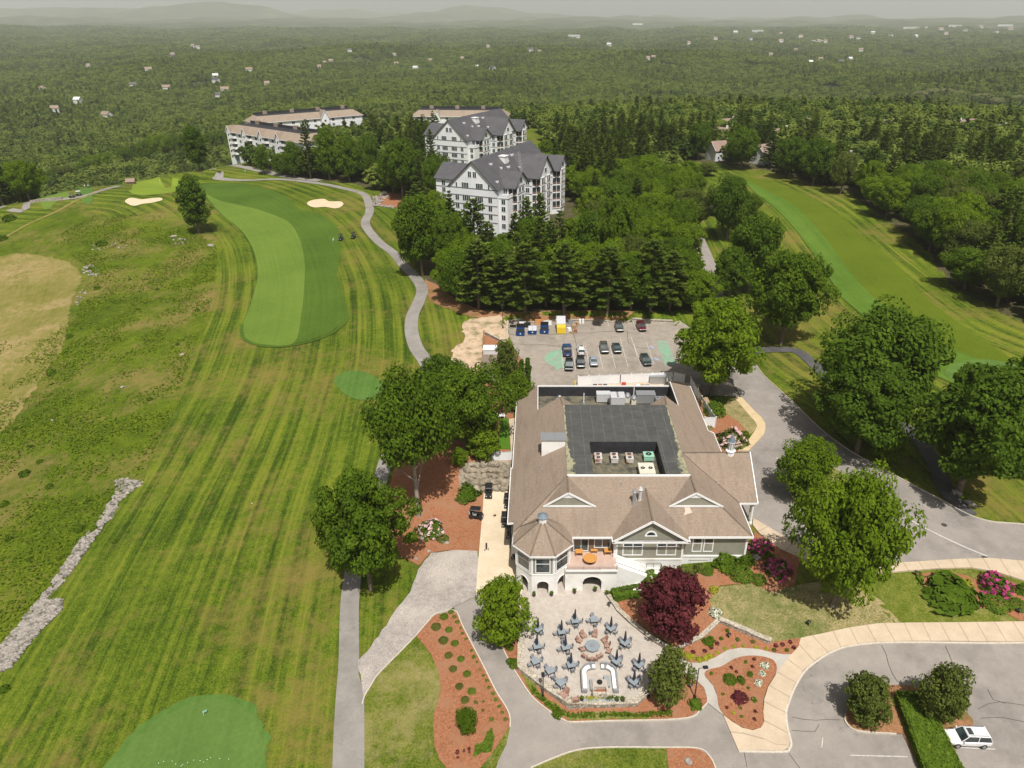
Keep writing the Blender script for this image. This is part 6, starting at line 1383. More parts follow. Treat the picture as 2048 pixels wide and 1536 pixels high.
stonewall('retaining_wall', [(1016,643),(1100,641),(1200,641),(1290,641),(1345,643)], .6, .3, 'dark stone retaining wall behind the rear parking lot', zb=-2.6)
stonewall('retaining_wall', [(968,742),(967,700),(968,668)], .3, .9, 'rusty timber edge between the sandy ground and the shed', mats=('rust','rust') if 'rust' in M else ('mulch_tan','mulch_tan'))
stonewall('retaining_wall', [(968,668),(1012,690)], .4, .8, 'low stone wall at the top of the shed yard')
stonewall('retaining_wall', [(1016,645),(1013,690)], .35, .8, 'low wall dividing the sandy ground from the rear lot', mats=('mulch_tan','capstone'))
stonewall('retaining_wall', [(62,406),(90,402),(125,399)], .8, 1.2, 'rough stone edge of the leftmost tee box', zb=-2, cap=False)
# boulder wall: each boulder is a part
sheet('rock_bank', [(925,985),(918,955),(935,928),(1032,926),(1032,986),(970,990)], 'boulder', .15, rough=.1, label='earth and rock of the bank behind the boulders')
e = empty('boulder_wall', tuple(G(975,960)), 0, 'bank of big tan boulders above the cart pad', 'rock wall')
rb = random.Random(3)
for row, (py, n, z0) in enumerate([(980,7,0.2),(968,8,.8),(956,8,1.5),(944,8,2.3),(933,7,3.0)]):
    for i in range(n):
        px = 935+row*-3+(1024-935)*(i+.5+(.3 if row%2 else 0))/n; g = G(px, py+rb.uniform(-3,3)); z0 = g.z; b = MB(); sx = rb.uniform(.7,1.0)
        b.blob((g.x, g.y, z0+.35), (sx*.95, sx*.8, sx*.72), 7, 5, 0, .22, rb, sm=False); put(b, 'boulder', 'boulder', e)
def rock(px, py, wpx, label, mat='palerock', hr=.6, cat='rock', grp=None, name='rock'):
    g = G(px, py); R = wpx/2/scale_at(g); e = MB(); e.blob((0,0,R*.2), (R, R*.8, R*hr), 8, 6, 0, .16, random, sm=False); o = e.build(name, mat, loc=g, rz=random.uniform(0, 3)); tag(o, label, cat, grp); return o
rock(845,1078,15,'white boulder right of the light green shrub'); rock(883,1083,11,'pale boulder on the red slope, upper of two by the weeds'); rock(893,1086,11,'flat grey boulder beside the pale one by the weeds')
rock(858,1103,9,'small pale rock at the edge of the gravel'); rock(832,1118,9,'small grey rock left of the gravel edge'); rock(1376,1525,20,'large pale rock in the bottom mulch bed'); rock(1512,1116,20,'grey rock by the clubhouse corner')

rock(422,492,16,'flat pale rock below the lone oval tree', hr=.3); rock(348,474,14,'flat pale rock left of the lone oval tree', hr=.3); rock(365,710,11,'white rock at the right edge of the meadow', hr=.4); rock(105,841,7,'small white stone low in the meadow'); rock(245,775,10,'pale rock in the middle of the meadow', hr=.4)
# long rubble wall and rock heaps: stones nobody could count
def rubble(name, polys, n, size, label, seed=1):
    rb = random.Random(seed); mb = MB()
    for px, frac in polys:
        w_ = [tuple(G(*p)[:2]) for p in px]; xs = [a[0] for a in w_]; ys = [a[1] for a in w_]; k = 0; tot = int(n*frac)
        while k < tot:
            x, y = rb.uniform(min(xs), max(xs)), rb.uniform(min(ys), max(ys))
            if not bool(inpoly(x, y, w_)): continue
            s_ = size*rb.uniform(.45, 1.25); mb.blob((x, y, T(x, y)+s_*.2+rb.uniform(0, size*.5)), (s_, s_*rb.uniform(.6,1), s_*rb.uniform(.4,.8)), 5, 4, 0, .25, rb, sm=False); k += 1
    o = mb.build(name, 'palerock'); tag(o, label, 'stone wall', kind='stuff'); return o
rubble('rubble_wall', [([(228,962),(255,958),(288,966),(262,985),(240,1003),(225,1035),(195,1070),(190,1058),(215,1012),(234,985)], .14), ([(185,1058),(195,1070),(160,1120),(130,1160),(108,1185),(98,1178),(130,1130),(155,1090)], .17), ([(96,1180),(106,1186),(88,1203),(126,1200),(122,1222),(66,1278),(22,1335),(-10,1352),(-10,1310),(40,1250)], .50), ([(-10,1300),(-10,1362),(-120,1460),(-200,1420)], .13)], 2300, .36, 'long pale rubble stone wall between the meadow and the mown grass', 5)
rubble('rock_pile', [([(742,400),(770,385),(778,392),(756,412),(790,414),(788,417),(745,414)], 1)], 110, .7, 'pile of pale rocks beside the small red clearing', 6)
rubble('loose_rocks', [([(165,535),(185,530),(205,545),(190,556),(170,552)], .4), ([(170,490),(200,485),(265,490),(250,500),(180,503)], .25), ([(150,590),(170,575),(178,585),(155,612)], .15), ([(345,480),(380,478),(380,488),(345,490)], .2)], 90, .45, 'loose pale rocks strewn in the meadow', 7)
# ---------------- apartment blocks with charcoal gables ----------------
def gable_block(O, rot, zb, label, name='apartment_building', sc=1.0, crane=False):
    """local x runs along the front gable, local y runs back along the ridge"""
    e = empty(name, (O[0], O[1], zb), rot, label, 'apartment building', 'charcoal roofed apartment buildings'); e.scale = (sc, sc, sc)
    def mk(mb, n, m): return mb.build(n, m, e)
    def mk2(mb, n, m, p): return mb.build(n, m, p)
    ze = 17.6; za = 26.2; hw = 9.3; D = 49
    w = MB()
    w.box(-hw,hw,0,D,-2,ze-.1); w.add([(-hw,0,ze-.1),(hw,0,ze-.1),(0,0,za-.35)], [(0,1,2)]); w.add([(-hw,D,ze-.1),(hw,D,ze-.1),(0,D,za-.35)], [(2,1,0)])
    wings = [(9.3,13.4,5,16.5,ze,21.8,8.6),(9.3,15.0,22,36,ze+.4,24.6,9),(9.3,15.5,40.5,50,ze,22,9.2)]
    for x0, x1, y0, y1, z_, zr, cutx in wings:
        c = 2.6; w.prism([(x0,y0),(x1-c,y0),(x1,y0+c),(x1,y1-c),(x1-c,y1),(x0,y1)], -2, z_-.1)
        w.add([(x1,y0+.2,z_-.1),(x1,y1-.2,z_-.1),(x1,(y0+y1)/2,zr-.3)], [(0,1,2)])
    w.box(-20.5,-9.3,10,24,-2,ze-.1); w.add([(-20.5,10.2,ze-.1),(-20.5,23.8,ze-.1),(-20.5,17,21.4)], [(2,1,0)])
    wall = mk(w, 'wall', 'aptwall')
    r = MB()
    def gab(ax, p0, p1, half, zl, zh, ov=.6):   # ridge from p0 to p1 (2D), half width
        (xa, ya), (xb, yb) = p0, p1; dx, dy = xb-xa, yb-ya; l = math.hypot(dx, dy); nx, ny = -dy/l*(half+ov), dx/l*(half+ov); k = (zh-zl)/half; zl2 = zl-k*ov
        for s_ in (1, -1):
            a = [(xa,ya,zh),(xb,yb,zh),(xb+s_*nx,yb+s_*ny,zl2),(xa+s_*nx,ya+s_*ny,zl2)]
            b = [(x,y,z-.22) for x,y,z in a]; r.add(a+b, [(0,1,2,3),(7,6,5,4),(0,4,5,1),(1,5,6,2),(2,6,7,3),(3,7,4,0)])
    gab('y', (0,-.7), (0,D+.6), hw, ze, za); 
    for x0, x1, y0, y1, z_, zr, cx_ in wings: gab('x', ((za-zr)/(za-ze)*hw-.5,(y0+y1)/2), (x1+.7,(y0+y1)/2), (y1-y0)/2, z_, zr)
    gab('x', (-21.1,17), (-4.5,17), 7, ze, 21.8)
    gab('x', (-12.5,33), (-2,33), 7, ze, 22.5); w3 = MB(); w3.box(-12,-9.3,26.5,39.5,-2,ze-.1); mk(w3, 'wall', 'aptwall')
    roof = mk(r, 'roof', 'greyroof')
    # horizontal bands
    b = MB(); floors = [2.9*i for i in range(1, 7)]
    for z in [5.7, 8.6, 11.5, 14.4, 16.9]:
        b.box(-hw-.06,hw+.06,-.1,-.02,z,z+.22); b.box(-20.6,-9.3,9.9,9.98,z,z+.22)
        for x0, x1, y0, y1, z_, zr, cx_ in wings:
            c = 2.6; pl = [(x0,y0-.08),(x1-c+.03,y0-.08),(x1+.08,y0+c-.03),(x1+.08,y1-c+.03),(x1-c,y1+.08),(x0,y1+.08)]; b.prism(pl, z, z+.22)
    mk(b, 'band', 'band')
    def win(W, u, z, n, ww=.62, h=1.65):
        f = MB(); tot = n*ww+(n-1)*.12; u0 = u-tot/2
        W.box(f, u0-.12, u0+tot+.12, 0, .06, z-.12, z+h+.12); f = mk(f, 'window', 'trim'); g = MB()
        for i in range(n): uu = u0+i*(ww+.12); W.box(g, uu, uu+ww, 0, .085, z, z+h)
        mk2(g, 'pane', 'glass', f)
    Wf = Wall((0, 0), (1, 0))
    win(Wf, -1.0, 20.7, 2, .55, 1.9); win(Wf, .9, 20.7, 2, .55, 1.9)
    for u, n in ((-2.9,4),(2.6,4),(-6.3,1),(6.2,1)): win(Wf, u, 17.1 if n == 4 else 17.0, n, .55 if n == 4 else .5, 1.7)
    for z in (14.6-1.9, 11.7-1.9, 8.8-1.9, 3.9, 1.0):
        for u, n in ((-6.2,2),(-2.6,4),(2.4,4),(6.6,2)): win(Wf, u, z, n)
    Wl = Wall((-20.5, 10), (1, 0))
    for z in (14.9, 12.5, 9.8, 6.9, 3.9): win(Wl, 3.2, z, 2); win(Wl, 7.6, z, 2)
    # wing fronts: windows and stacked glazed balconies on the clipped corners
    def balcony(W, u0, u1, z, h=2.55, out=.25):
        f = MB(); W.box(f, u0, u1, -.1, out, z-.16, z+.12); W.box(f, u0, u0+.16, -.1, out, z+.12, z+h); W.box(f, u1-.16, u1, -.1, out, z+.12, z+h); W.box(f, (u0+u1)/2-.07, (u0+u1)/2+.07, .05, out, z+.12, z+h); W.box(f, u0, u1, -.1, out, z+h, z+h+.15)
        f = mk(f, 'balcony', 'trim'); g = MB(); W.box(g, u0+.15, u1-.15, 0, .12, z+.12, z+h); mk2(g, 'pane', 'glass', f)
        q = MB(); W.box(q, u0+.1, u1-.1, .13, out-.02, z+.12, z+.85); mk2(q, 'railing', 'balrail', f)
    M.setdefault('balrail', plain('brown_balcony_rail', (.16,.10,.08), .6))
    for wi, (x0, x1, y0, y1, z_, zr, cx_) in enumerate(wings):
        c = 2.6; Wc = Wall((x1-c, y0), (c, c)); Lc = c*1.414; We = Wall((x1, y0+c), (0, 1)); Le = y1-y0-2*c; Ws = Wall((x0, y0), (1, 0)); Wc2 = Wall((x1, y1-c), (-c, c))
        for z in (2.6, 5.75, 8.65, 11.55, 14.45):
            balcony(Wc, .1, Lc-.1, z)
            if wi: balcony(We, .2, min(3.4, Le-.3), z); balcony(We, Le-3.4 if Le > 7 else Le*.6, Le-.2, z)
            else:
                for u in (Le*.3, Le*.7): win(We, u, z+.6, 2)
            win(Ws, (x1-c-x0)/2, z+.6, 2)
        win(We, Le/2, z_+.5, 3, .5, 1.5)
    # terrace in the angle of the first wing
    t = MB(); Wt = Wall((9.3, 0), (1, 0)); t.box(9.3,12.6,1.2,5.0,-2,14.3); t.box(9.2,12.8,1.0,5.1,14.3,14.55); t.box(9.3,12.7,1.05,1.2,14.55,15.5); t.box(12.6,12.75,1.05,5,14.55,15.5); mk(t, 'terrace', 'aptwall')
    W1 = Wall((9.3, 1.2), (1, 0))
    for z in (1.0, 3.9, 6.9, 9.8, 12.3): win(W1, 1.7, z, 2)
    # skylights and roof boxes on the right slope
    k = (za-ze)/hw
    for (x, y, sx, sy, m) in [(2.6,9,.7,1.4,'trim'),(4.6,13,.8,.8,'trim'),(5.0,18,.9,1.6,'trim'),(3.4,21,.8,1.2,'trim'),(6.3,25,1.5,1.5,'trim'),(6.8,32,1.6,1.6,'trim'),(2.2,27,.9,1.6,'trim'),(7.6,3.6,.7,1.2,'trim')]:
        s_ = MB(); z = za-k*x; s_.box(x-sx/2,x+sx/2,y-sy/2,y+sy/2,z-.8,z+.35); p = mk(s_, 'skylight', m); g = MB(); g.box(x-sx/2+.15,x+sx/2-.15,y-sy/2+.15,y+sy/2-.15,z+.3,z+.38); mk2(g, 'pane', 'glass', p)
    s_ = MB(); s_.box(1.6,4.0,17.5,20.5,za-4,za-1.2); s_.box(1.4,4.2,17.3,20.7,za-1.2,za-1.0); mk(s_, 'roof_box', 'trim')
    return e
A_ = gable_block((-23.1,247.4), R_(-23), 4.4, 'nearest white apartment building with a steep charcoal roof and a lattice ladder on it')
B_ = gable_block((-42.6,349.5), R_(-26), 4.6, 'second white charcoal roofed apartment building, behind the nearest one', sc=1.02)
# lattice ladder hoist leaning on the near roof
e = empty('ladder_hoist', (0, 0, 0), 0, 'tall metal lattice ladder hoist lying up the nearest charcoal roof', 'ladder'); e.location = A_.matrix_basis @ Vector((12.6, 20, 18.5)); e.rotation_euler = (0, 0, R_(-23))
lb = MB()
for s_ in (0, .9): lb.tube([(-2.5,s_,-8),(-4.5,s_+1,3.2),(-5.2,s_+1.2,7.5)], .07, 4); lb.tube([(-2.0,s_,-8),(-4.0,s_+1,3.2),(-4.7,s_+1.2,7.5)], .07, 4)
lb.build('rail', 'metal', e); lr = MB()
for k in range(16):
    t = k/15; x = -2.5-2.7*t; z = -8+15.5*t; y = 1.2*t; lr.tube([(x,y,z),(x,y+.9,z)], .05, 4); lr.tube([(x,y,z),(x+.5,y+.9,z+.5)], .04, 4)
lr.build('rung', 'metal', e)
# ---------------- apartment blocks with tan roofs ----------------
def long_block(O, rot, zb, L_, D, nf, label, gables, balc, lower=True, wcols=None, roofh=3.2):
    e = empty('apartment_building', (O[0], O[1], zb), rot, label, 'apartment building', 'tan roofed apartment buildings'); ze = nf*2.85+.4
    w = MB(); w.box(0,L_,0,D,-4,ze); w.build('wall', 'aptwall', e)
    r = MB(); i = 4.2; ov = .7
    a = [(-ov,-ov,ze-.2),(L_+ov,-ov,ze-.2),(L_+ov,D+ov,ze-.2),(-ov,D+ov,ze-.2)]; b = [(i,i,ze+roofh),(L_-i,i,ze+roofh),(L_-i,D-i,ze+roofh),(i,D-i,ze+roofh)]
    r.add(a+b, [(0,1,5,4),(1,2,6,5),(2,3,7,6),(3,0,4,7),(3,2,1,0)]); rf = r.build('roof', 'shingle_brown', e)
    f = MB(); f.add([(i,i,ze+roofh+.03),(L_-i,i,ze+roofh+.03),(L_-i,D-i,ze+roofh+.03),(i,D-i,ze+roofh+.03)], [(0,1,2,3)]); f.box(i,L_-i,D-i-.4,D-i,ze+roofh,ze+roofh+1.4); f.build('flat_roof', 'blackwall', rf)
    c = MB()
    for x in range(10, int(L_)-8, 17): c.box(x,x+2.6,D-5.4,D-3.6,ze+roofh,ze+roofh+1.9)
    c.build('roof_hatch', 'shingle_brown', rf)
    tr = MB(); tr.box(-ov-.05,L_+ov+.05,-ov-.08,-ov,ze-.42,ze-.15); tr.build('gutter', 'trim', e)
    W = Wall((0, 0), (1, 0))
    for u, wd, pr, zt in gables:
        g = MB(); g.box(u-wd/2,u+wd/2,-pr,.1,-4,ze-.3); g.add([(u-wd/2,-pr,ze-.3),(u+wd/2,-pr,ze-.3),(u,-pr,zt)], [(0,1,2)]); g.build('bay', 'aptwall', e)
        gr = MB(); h = (zt-ze+.3)/(wd/2)
        for s_ in (-1, 1):
            x2 = u+s_*(wd/2+.45); q = [(u,-pr-.4,zt+.15),(u,4.5,zt+.15),(x2,1.5,ze-.5),(x2,-pr-.4,ze-.5)]; gr.add(q, [(0,1,2,3) if s_ < 0 else (3,2,1,0)])
            gr.add([(x,y,z-.15) for x,y,z in q], [(3,2,1,0) if s_ < 0 else (0,1,2,3)])
        gr.build('gable_roof', 'shingle_brown', rf)
        ft = MB()
        for s_ in (-1, 1): x2 = u+s_*(wd/2+.45); beam(ft, (u,-pr-.45,zt+.1), (x2,-pr-.45,ze-.55), .12, .25)
        ft.build('rake_trim', 'trim', rf)
        for z in [2.85*k+.9 for k in range(nf)]:
            Wg = Wall((u, -pr), (1, 0)); m_ = MB(); Wg.box(m_, -.7, .7, 0, .05, z, z+1.35); p = m_.build('window', 'trim', e); gg = MB(); Wg.box(gg, -.58, .58, 0, .07, z+.12, z+1.23); gg.build('pane', 'glass', p)
    for u in balc:
        for k in range(nf):
            z = 2.85*k+.3; m_ = MB()
            if k == 0 and lower: gg = MB(); W.box(gg, u-2.0, u+2.0, 0, .1, -3.2, 2.5); gg.build('garage_recess', 'slate', e); continue
            m_.prism([(u-2.6,0),(u-2.2,-1.5),(u+2.2,-1.5),(u+2.6,0)], z-.2, z+.02); 
            for a_, b_ in (((u-2.55,-.05),(u-2.15,-1.45)),((u-2.15,-1.45),(u+2.15,-1.45)),((u+2.15,-1.45),(u+2.55,-.05))): Wb = Wall(a_, (b_[0]-a_[0], b_[1]-a_[1])); Wb.box(m_, 0, math.hypot(b_[0]-a_[0], b_[1]-a_[1]), -.06, 0, z+.02, z+1.0)
            p = m_.build('balcony', 'trim', e); gg = MB(); W.box(gg, u-2.1, u+2.1, 0, .08, z+.05, z+2.3); gg.build('glass_door', 'glass', p)
    for u in (wcols or []):
        for k in range(1 if lower else 0, nf):
            z = 2.85*k+.95; m_ = MB(); W.box(m_, u-.95, u+.95, 0, .05, z-.1, z+1.5); p = m_.build('window', 'trim', e); gg = MB(); W.box(gg, u-.83, u-.06, 0, .07, z, z+1.4); W.box(gg, u+.06, u+.83, 0, .07, z, z+1.4); gg.build('pane', 'glass', p)
    bd = MB()
    for k in range(2, nf): W.box(bd, 0, L_, 0, .04, 2.85*k-.05, 2.85*k+.12)
    bd.build('band', 'trim', e)
    return e
C_ = long_block((-172.6,412.0), math.atan2(-.60,.80), 3.0, 68, 17, 5, 'nearest left tan roofed apartment building with stacked white balconies above the cart path', [(2.2,3.4,.9,17.6),(17,3.4,.9,17.6),(32,3.4,.9,17.6),(47,3.4,.9,17.6)], [5.6,20.4,35.4,50.4], True, [11.5,26.5,41.5,57])
D_ = long_block((-172,451), math.atan2(.61,.79), 5.0, 70, 17, 4, 'rear left tan roofed apartment building with a small white gable tower', [(44,5.2,2.0,16.4)], [], False, [8,16,24,33,38,50,57,64])
E_ = long_block((-83,486), R_(-3), 5.0, 62, 17, 4, 'tan roofed apartment building half hidden behind the second charcoal roof', [(17,3.4,.8,15.6)], [5.5], False, [11,23,29])
# ---------------- houses ----------------
M['houseroof'] = shingle('house_shingles', (.24,.17,.14), (.33,.24,.20), (.20,.15,.13))
M['greywall'] = noisy('pale_grey_siding', (.52,.53,.54), (.62,.62,.62), .5)
def house(loc, rz, L_, D, h, rh, label, wall='greywall', group=None, det=True, roofm='houseroof', chim=True):
    e = empty('house', loc, rz, label, 'house', group)
    w = MB(); w.box(-L_/2,L_/2,-D/2,D/2,-2,h); w.add([(-L_/2,-D/2,h),(-L_/2,D/2,h),(-L_/2,0,h+rh)], [(2,1,0)]); w.add([(L_/2,-D/2,h),(L_/2,D/2,h),(L_/2,0,h+rh)], [(0,1,2)]); w.build('wall', wall, e)
    r = MB(); k = rh/(D/2); o = .5
    for s_ in (-1, 1):
        a = [(-L_/2-.4,0,h+rh+.1),(L_/2+.4,0,h+rh+.1),(L_/2+.4,s_*(D/2+o),h-k*o+.1),(-L_/2-.4,s_*(D/2+o),h-k*o+.1)]; r.add(a+[(x,y,z-.18) for x,y,z in a], [(0,1,2,3) if s_ < 0 else (3,2,1,0),(7,6,5,4) if s_ < 0 else (4,5,6,7),(2,3,7,6),(0,3,7,4),(1,2,6,5)])
    rf = r.build('roof', roofm, e)
    if det:
        if chim: c = MB(); c.box(L_*.2,L_*.2+1,-.5,.5,h+rh*.4,h+rh+1.1); c.build('chimney', 'stucco', rf)
        for s_ in (1, -1):
            t = MB(); 
            for q in (-1, 1): beam(t, (s_*(L_/2+.42),0,h+rh), (s_*(L_/2+.42),q*(D/2+o),h-k*o), .12, .25)
            t.build('rake_trim', 'trim', rf)
        W = Wall((-L_/2, -D/2), (1, 0))
        for u in [L_*x for x in (.15,.38,.62,.85)]:
            for z in ([.9] if h < 4 else [.9,3.7]):
                m_ = MB(); W.box(m_, u-.6, u+.6, 0, .05, z, z+1.4); p = m_.build('window', 'trim', e); gg = MB(); W.box(gg, u-.5, u+.5, 0, .07, z+.1, z+1.3); gg.build('pane', 'glass', p)
    return e
M['farwall'] = noisy('far_pale_wall', (.48,.48,.47), (.60,.60,.59), .05)
HL = ['tan roofed house with two crossing roof slopes at the far end of the right fairway','lower wing house just in front of that crossing roof','pink tan roofed house with a white gable facing right, in the trees','small tan roof between two round trees right of the white gable house','faint roof showing behind the woods in the middle right','second faint roof right of it in the woods','roof glimpsed through pines at right','pale roof with a skylight glimpsed at far right','small white walled house near the right edge of the woods','white house wall beside the fairway end, left of the round tree','white walled house with pink azalea behind the fairway trees','roof corner low in the woods right of the fairway end']
for (x, y, c_), lab, g in zip(HOUSE_AT, HL, HW):
    house((g.x, g.y, g.z), R_(random.choice([-28, 22, 35, -40])), random.uniform(12,14), 9, 5.2, 3.8, lab, 'greywall')
tn = [(388,100),(404,98),(398,103),(348,122),(131,149),(64,163),(198,189),(269,182),(336,188),(348,120),(433,163),(434,172),(432,198),(440,204),(452,192),(460,200),(115,235),(218,247),(537,180),(640,143),(655,145),(650,134),(663,130),(683,171),(789,117),(793,136),(832,145),(860,129),(925,125),(935,128),(955,143),(972,144),(985,147),(976,102),(1062,109),(1078,111),(1218,96),(1230,97),(1376,93),(1295,126),(1305,124),(1620,133),(1640,128),(1680,131),(1698,128),(1635,88),(1650,89),(1700,80),(1715,82),(1470,69),(1500,83),(1430,83),(1560,88),(1850,58),(1880,62),(1930,64),(1990,68),(2020,62),(1960,58),(1560,72),(1600,78),(1745,70),(1780,75),(1830,78),(1890,72),(1100,92),(1340,72),(1385,64),(1590,108),(1540,118),(1720,108),(1180,120),(880,160),(700,110),(560,92),(250,96),(180,140),(90,190),(300,150),(500,150),(300,215),(160,215)]
rh_ = random.Random(9)
for (x, y) in tn[::1]:
    if rh_.random() < .35 and x < 1400: continue
    g = G(x, y+1); d = math.hypot(g.x, g.y); s_ = max(1.0, d/2200)
    if d > 9000: continue
    h_ = house((g.x, g.y, g.z+7+(3 if d > 2200 else 0)), rh_.uniform(-.6,.6), rh_.uniform(8,13), 8, 5.5, 3.2, 'small pale distant house showing through the wooded valley', 'farwall', 'distant houses in the wooded valley', det=False, roofm=rh_.choice(['shingle','houseroof','farwall','greyroof']))
    h_.scale = (s_, s_, s_**.6)
def bigbox(px, py, wpx, h, label, d=30):
    g = G(px, py); s_ = scale_at(g); w_ = wpx/s_; e = empty('distant_building', (g.x, g.y, g.z+10), 0, label, 'building'); b = MB(); h *= .7; b.box(-w_/2,w_/2,0,d,-5,h); b.build('wall', 'farwall', e); r = MB(); r.box(-w_/2-.5,w_/2+.5,-.5,d+.5,h,h+.6); r.build('roof', 'greywall', e)
    n = 8; gl = MB()
    for i in range(n): gl.box(-w_/2+w_*(i+.25)/n,-w_/2+w_*(i+.75)/n,-.1,0,h*.35,h*.6)
    gl.build('window', 'glass', e)
bigbox(1822,60,32,16,'long white distant building on the right horizon'); bigbox(1148,80,24,18,'pale distant building on the ridge above the second charcoal roof'); bigbox(1515,67,22,15,'tan distant building right of centre on the horizon'); bigbox(1275,51,20,14,'faint white building near the far hills'); bigbox(1635,88,22,8,'low white distant warehouse in the valley'); bigbox(1910,56,26,14,'pale distant block right of the long white building'); bigbox(2010,54,30,14,'pale distant block at the right edge of the horizon'); bigbox(1960,58,10,22,'narrow white distant tower between the pale blocks')
# ---------------- shed by the rear lot ----------------
g = G(993, 765); e = empty('shed', g, 0, 'low white shed with a flat tan roof beside the birch', 'shed'); b = MB(); b.box(-3.2,4.2,0,7,-.5,3.0); b.build('wall', 'stucco', e); r = MB(); r.box(-3.5,4.5,-.35,7.2,3.0,3.25); r.build('roof', 'shingle', e)
b = MB(); b.box(-1.0,.0,-.08,0,-.2,2.1); b.build('door', 'greywall', e)
g = G(985, 712); e = empty('storage_box', (g.x, g.y, g.z+.3), 0, 'bright white lidded box on the red ground behind the shed', 'storage box'); b = MB(); b.box(-2.0,2.4,-1.2,1.2,0,1.7); b.build('box', 'slateblue' if 'slateblue' in M else 'greywall', e); r = MB(); r.box(-2.1,2.5,-1.3,1.4,1.7,1.85); r.build('lid', 'trim', e)
# ---------------- vehicles ----------------
def carpaint(name, c, rough=.3, metal=.0): m = plain(name, c, rough, metal, .6, .8); return m
PA = dict(black=carpaint('black_car_paint',(.012,.012,.014)), charcoal=carpaint('charcoal_car_paint',(.06,.055,.05)), blue=carpaint('blue_car_paint',(.02,.06,.20)), white=carpaint('white_car_paint',(.75,.75,.76),.3,0), silver=carpaint('silver_blue_car_paint',(.30,.34,.40)), maroon=carpaint('maroon_car_paint',(.12,.012,.018)), dgreen=carpaint('dark_green_car_paint',(.02,.035,.035)), brown=carpaint('brown_grey_car_paint',(.09,.085,.075)))
M['lamp_w'] = plain('headlamp_lens', (.75,.75,.78), .15); M['lamp_r'] = plain('tail_lamp_lens', (.35,.01,.01), .2)
def car(name, px, py, head, col, label, kind='suv', L_=4.6, Wd=1.86, Hc=1.68, plate=True):
    g = G(px, py); g.z += .15; e = empty(name, g, R_(head), label, 'pickup' if kind == 'pickup' else 'car'); hl = L_/2; hw = Wd/2
    # body: lofted cross sections, x forward
    if kind == 'pickup': sec = [(-1,.86,.55,1.02),(-.96,.97,.42,1.08),(-.3,1,.35,1.10),(.3,1,.35,1.12),(.55,1,.35,1.12),(.85,.98,.38,1.05),(.97,.9,.42,.95),(1,.8,.5,.85)]
    else: sec = [(-1,.84,.5,.86),(-.96,.95,.38,1.0),(-.6,1,.3,1.04),(0,1,.28,1.02),(.45,1,.28,1.0),(.8,.97,.32,.92),(.95,.88,.4,.82),(1,.76,.48,.7)]
    b = MB(); V = []; 
    for t, wf, zl, zh in sec:
        x = t*hl; y = wf*hw; V += [(x,-y*.92,zl),(x,-y,zl+.25),(x,-y,zh-.14),(x,-y*.86,zh),(x,y*.86,zh),(x,y,zh-.14),(x,y,zl+.25),(x,y*.92,zl)]
    n = len(sec); fs = [(i*8+k, (i+1)*8+k, (i+1)*8+(k+1)%8, i*8+(k+1)%8) for i in range(n-1) for k in range(8)]+[tuple(range(8)), tuple(range(n*8-1, n*8-9, -1))]
    b.add(V, fs, 0, False); body = b.build('body', PA[col], e)
    # cabin
    if kind == 'pickup': x0, x1, xr0, xr1 = -.12, .52, -.06, .30
    elif kind == 'sedan': x0, x1, xr0, xr1 = -.78, .52, -.45, .22
    elif kind == 'hatch': x0, x1, xr0, xr1 = -.97, .55, -.78, .18
    else: x0, x1, xr0, xr1 = -.97, .52, -.84, .2
    zb_ = 1.0 if kind != 'pickup' else 1.1; c = MB(); a = [(x0*hl,-hw*.90,zb_),(x1*hl,-hw*.90,zb_-.04),(x1*hl,hw*.90,zb_-.04),(x0*hl,hw*.90,zb_),(xr0*hl,-hw*.74,Hc-.04),(xr1*hl,-hw*.74,Hc-.04),(xr1*hl,hw*.74,Hc-.04),(xr0*hl,hw*.74,Hc-.04)]
    c.add(a, [(0,1,5,4),(1,2,6,5),(2,3,7,6),(3,0,4,7),(4,5,6,7)]); c.build('windows', 'glass', e)
    r = MB(); rr = [(xr0*hl-.04,-hw*.78,Hc-.05),(xr1*hl+.06,-hw*.76,Hc-.07),(xr1*hl+.06,hw*.76,Hc-.07),(xr0*hl-.04,hw*.78,Hc-.05),(xr0*hl+.15,-hw*.6,Hc+.02),(xr1*hl-.15,-hw*.6,Hc+.02),(xr1*hl-.15,hw*.6,Hc+.02),(xr0*hl+.15,hw*.6,Hc+.02)]
    r.add(rr, [(0,1,5,4),(1,2,6,5),(2,3,7,6),(3,0,4,7),(4,5,6,7),(3,2,1,0)])
    for s_ in (-1, 1):                    # pillars
        for xx, xt in ((x0, xr0), (x1, xr1), ((x0+x1)/2-.06, (xr0+xr1)/2)):
            beam(r, (xx*hl,s_*hw*.91,zb_-.02), (xt*hl,s_*hw*.76,Hc-.05), .07, .07)
    r.build('roof', PA[col], e)
    if kind in ('suv', 'hatch'):
        for s_ in (-1, 1): q = MB(); q.tube([(xr0*hl+.2,s_*hw*.66,Hc+.03),(xr0*hl+.25,s_*hw*.66,Hc+.09),(xr1*hl-.25,s_*hw*.66,Hc+.08),(xr1*hl-.2,s_*hw*.66,Hc+.02)], .025, 5); q.build('roof_rail', 'black', e)
        q = MB(); q.box(-.1*hl,.14*hl,-hw*.45,hw*.45,Hc+.02,Hc+.032); q.build('sunroof', 'glass', e)
    if kind == 'pickup':
        q = MB(); q.box(-.95*hl,-.2*hl,-hw*.78,hw*.78,1.08,1.115); q.build('cargo_bed', 'dark', e); q = MB(); q.box(-.34*hl,-.18*hl,-hw*.8,hw*.8,1.1,1.42); q.build('toolbox', 'metal', e)
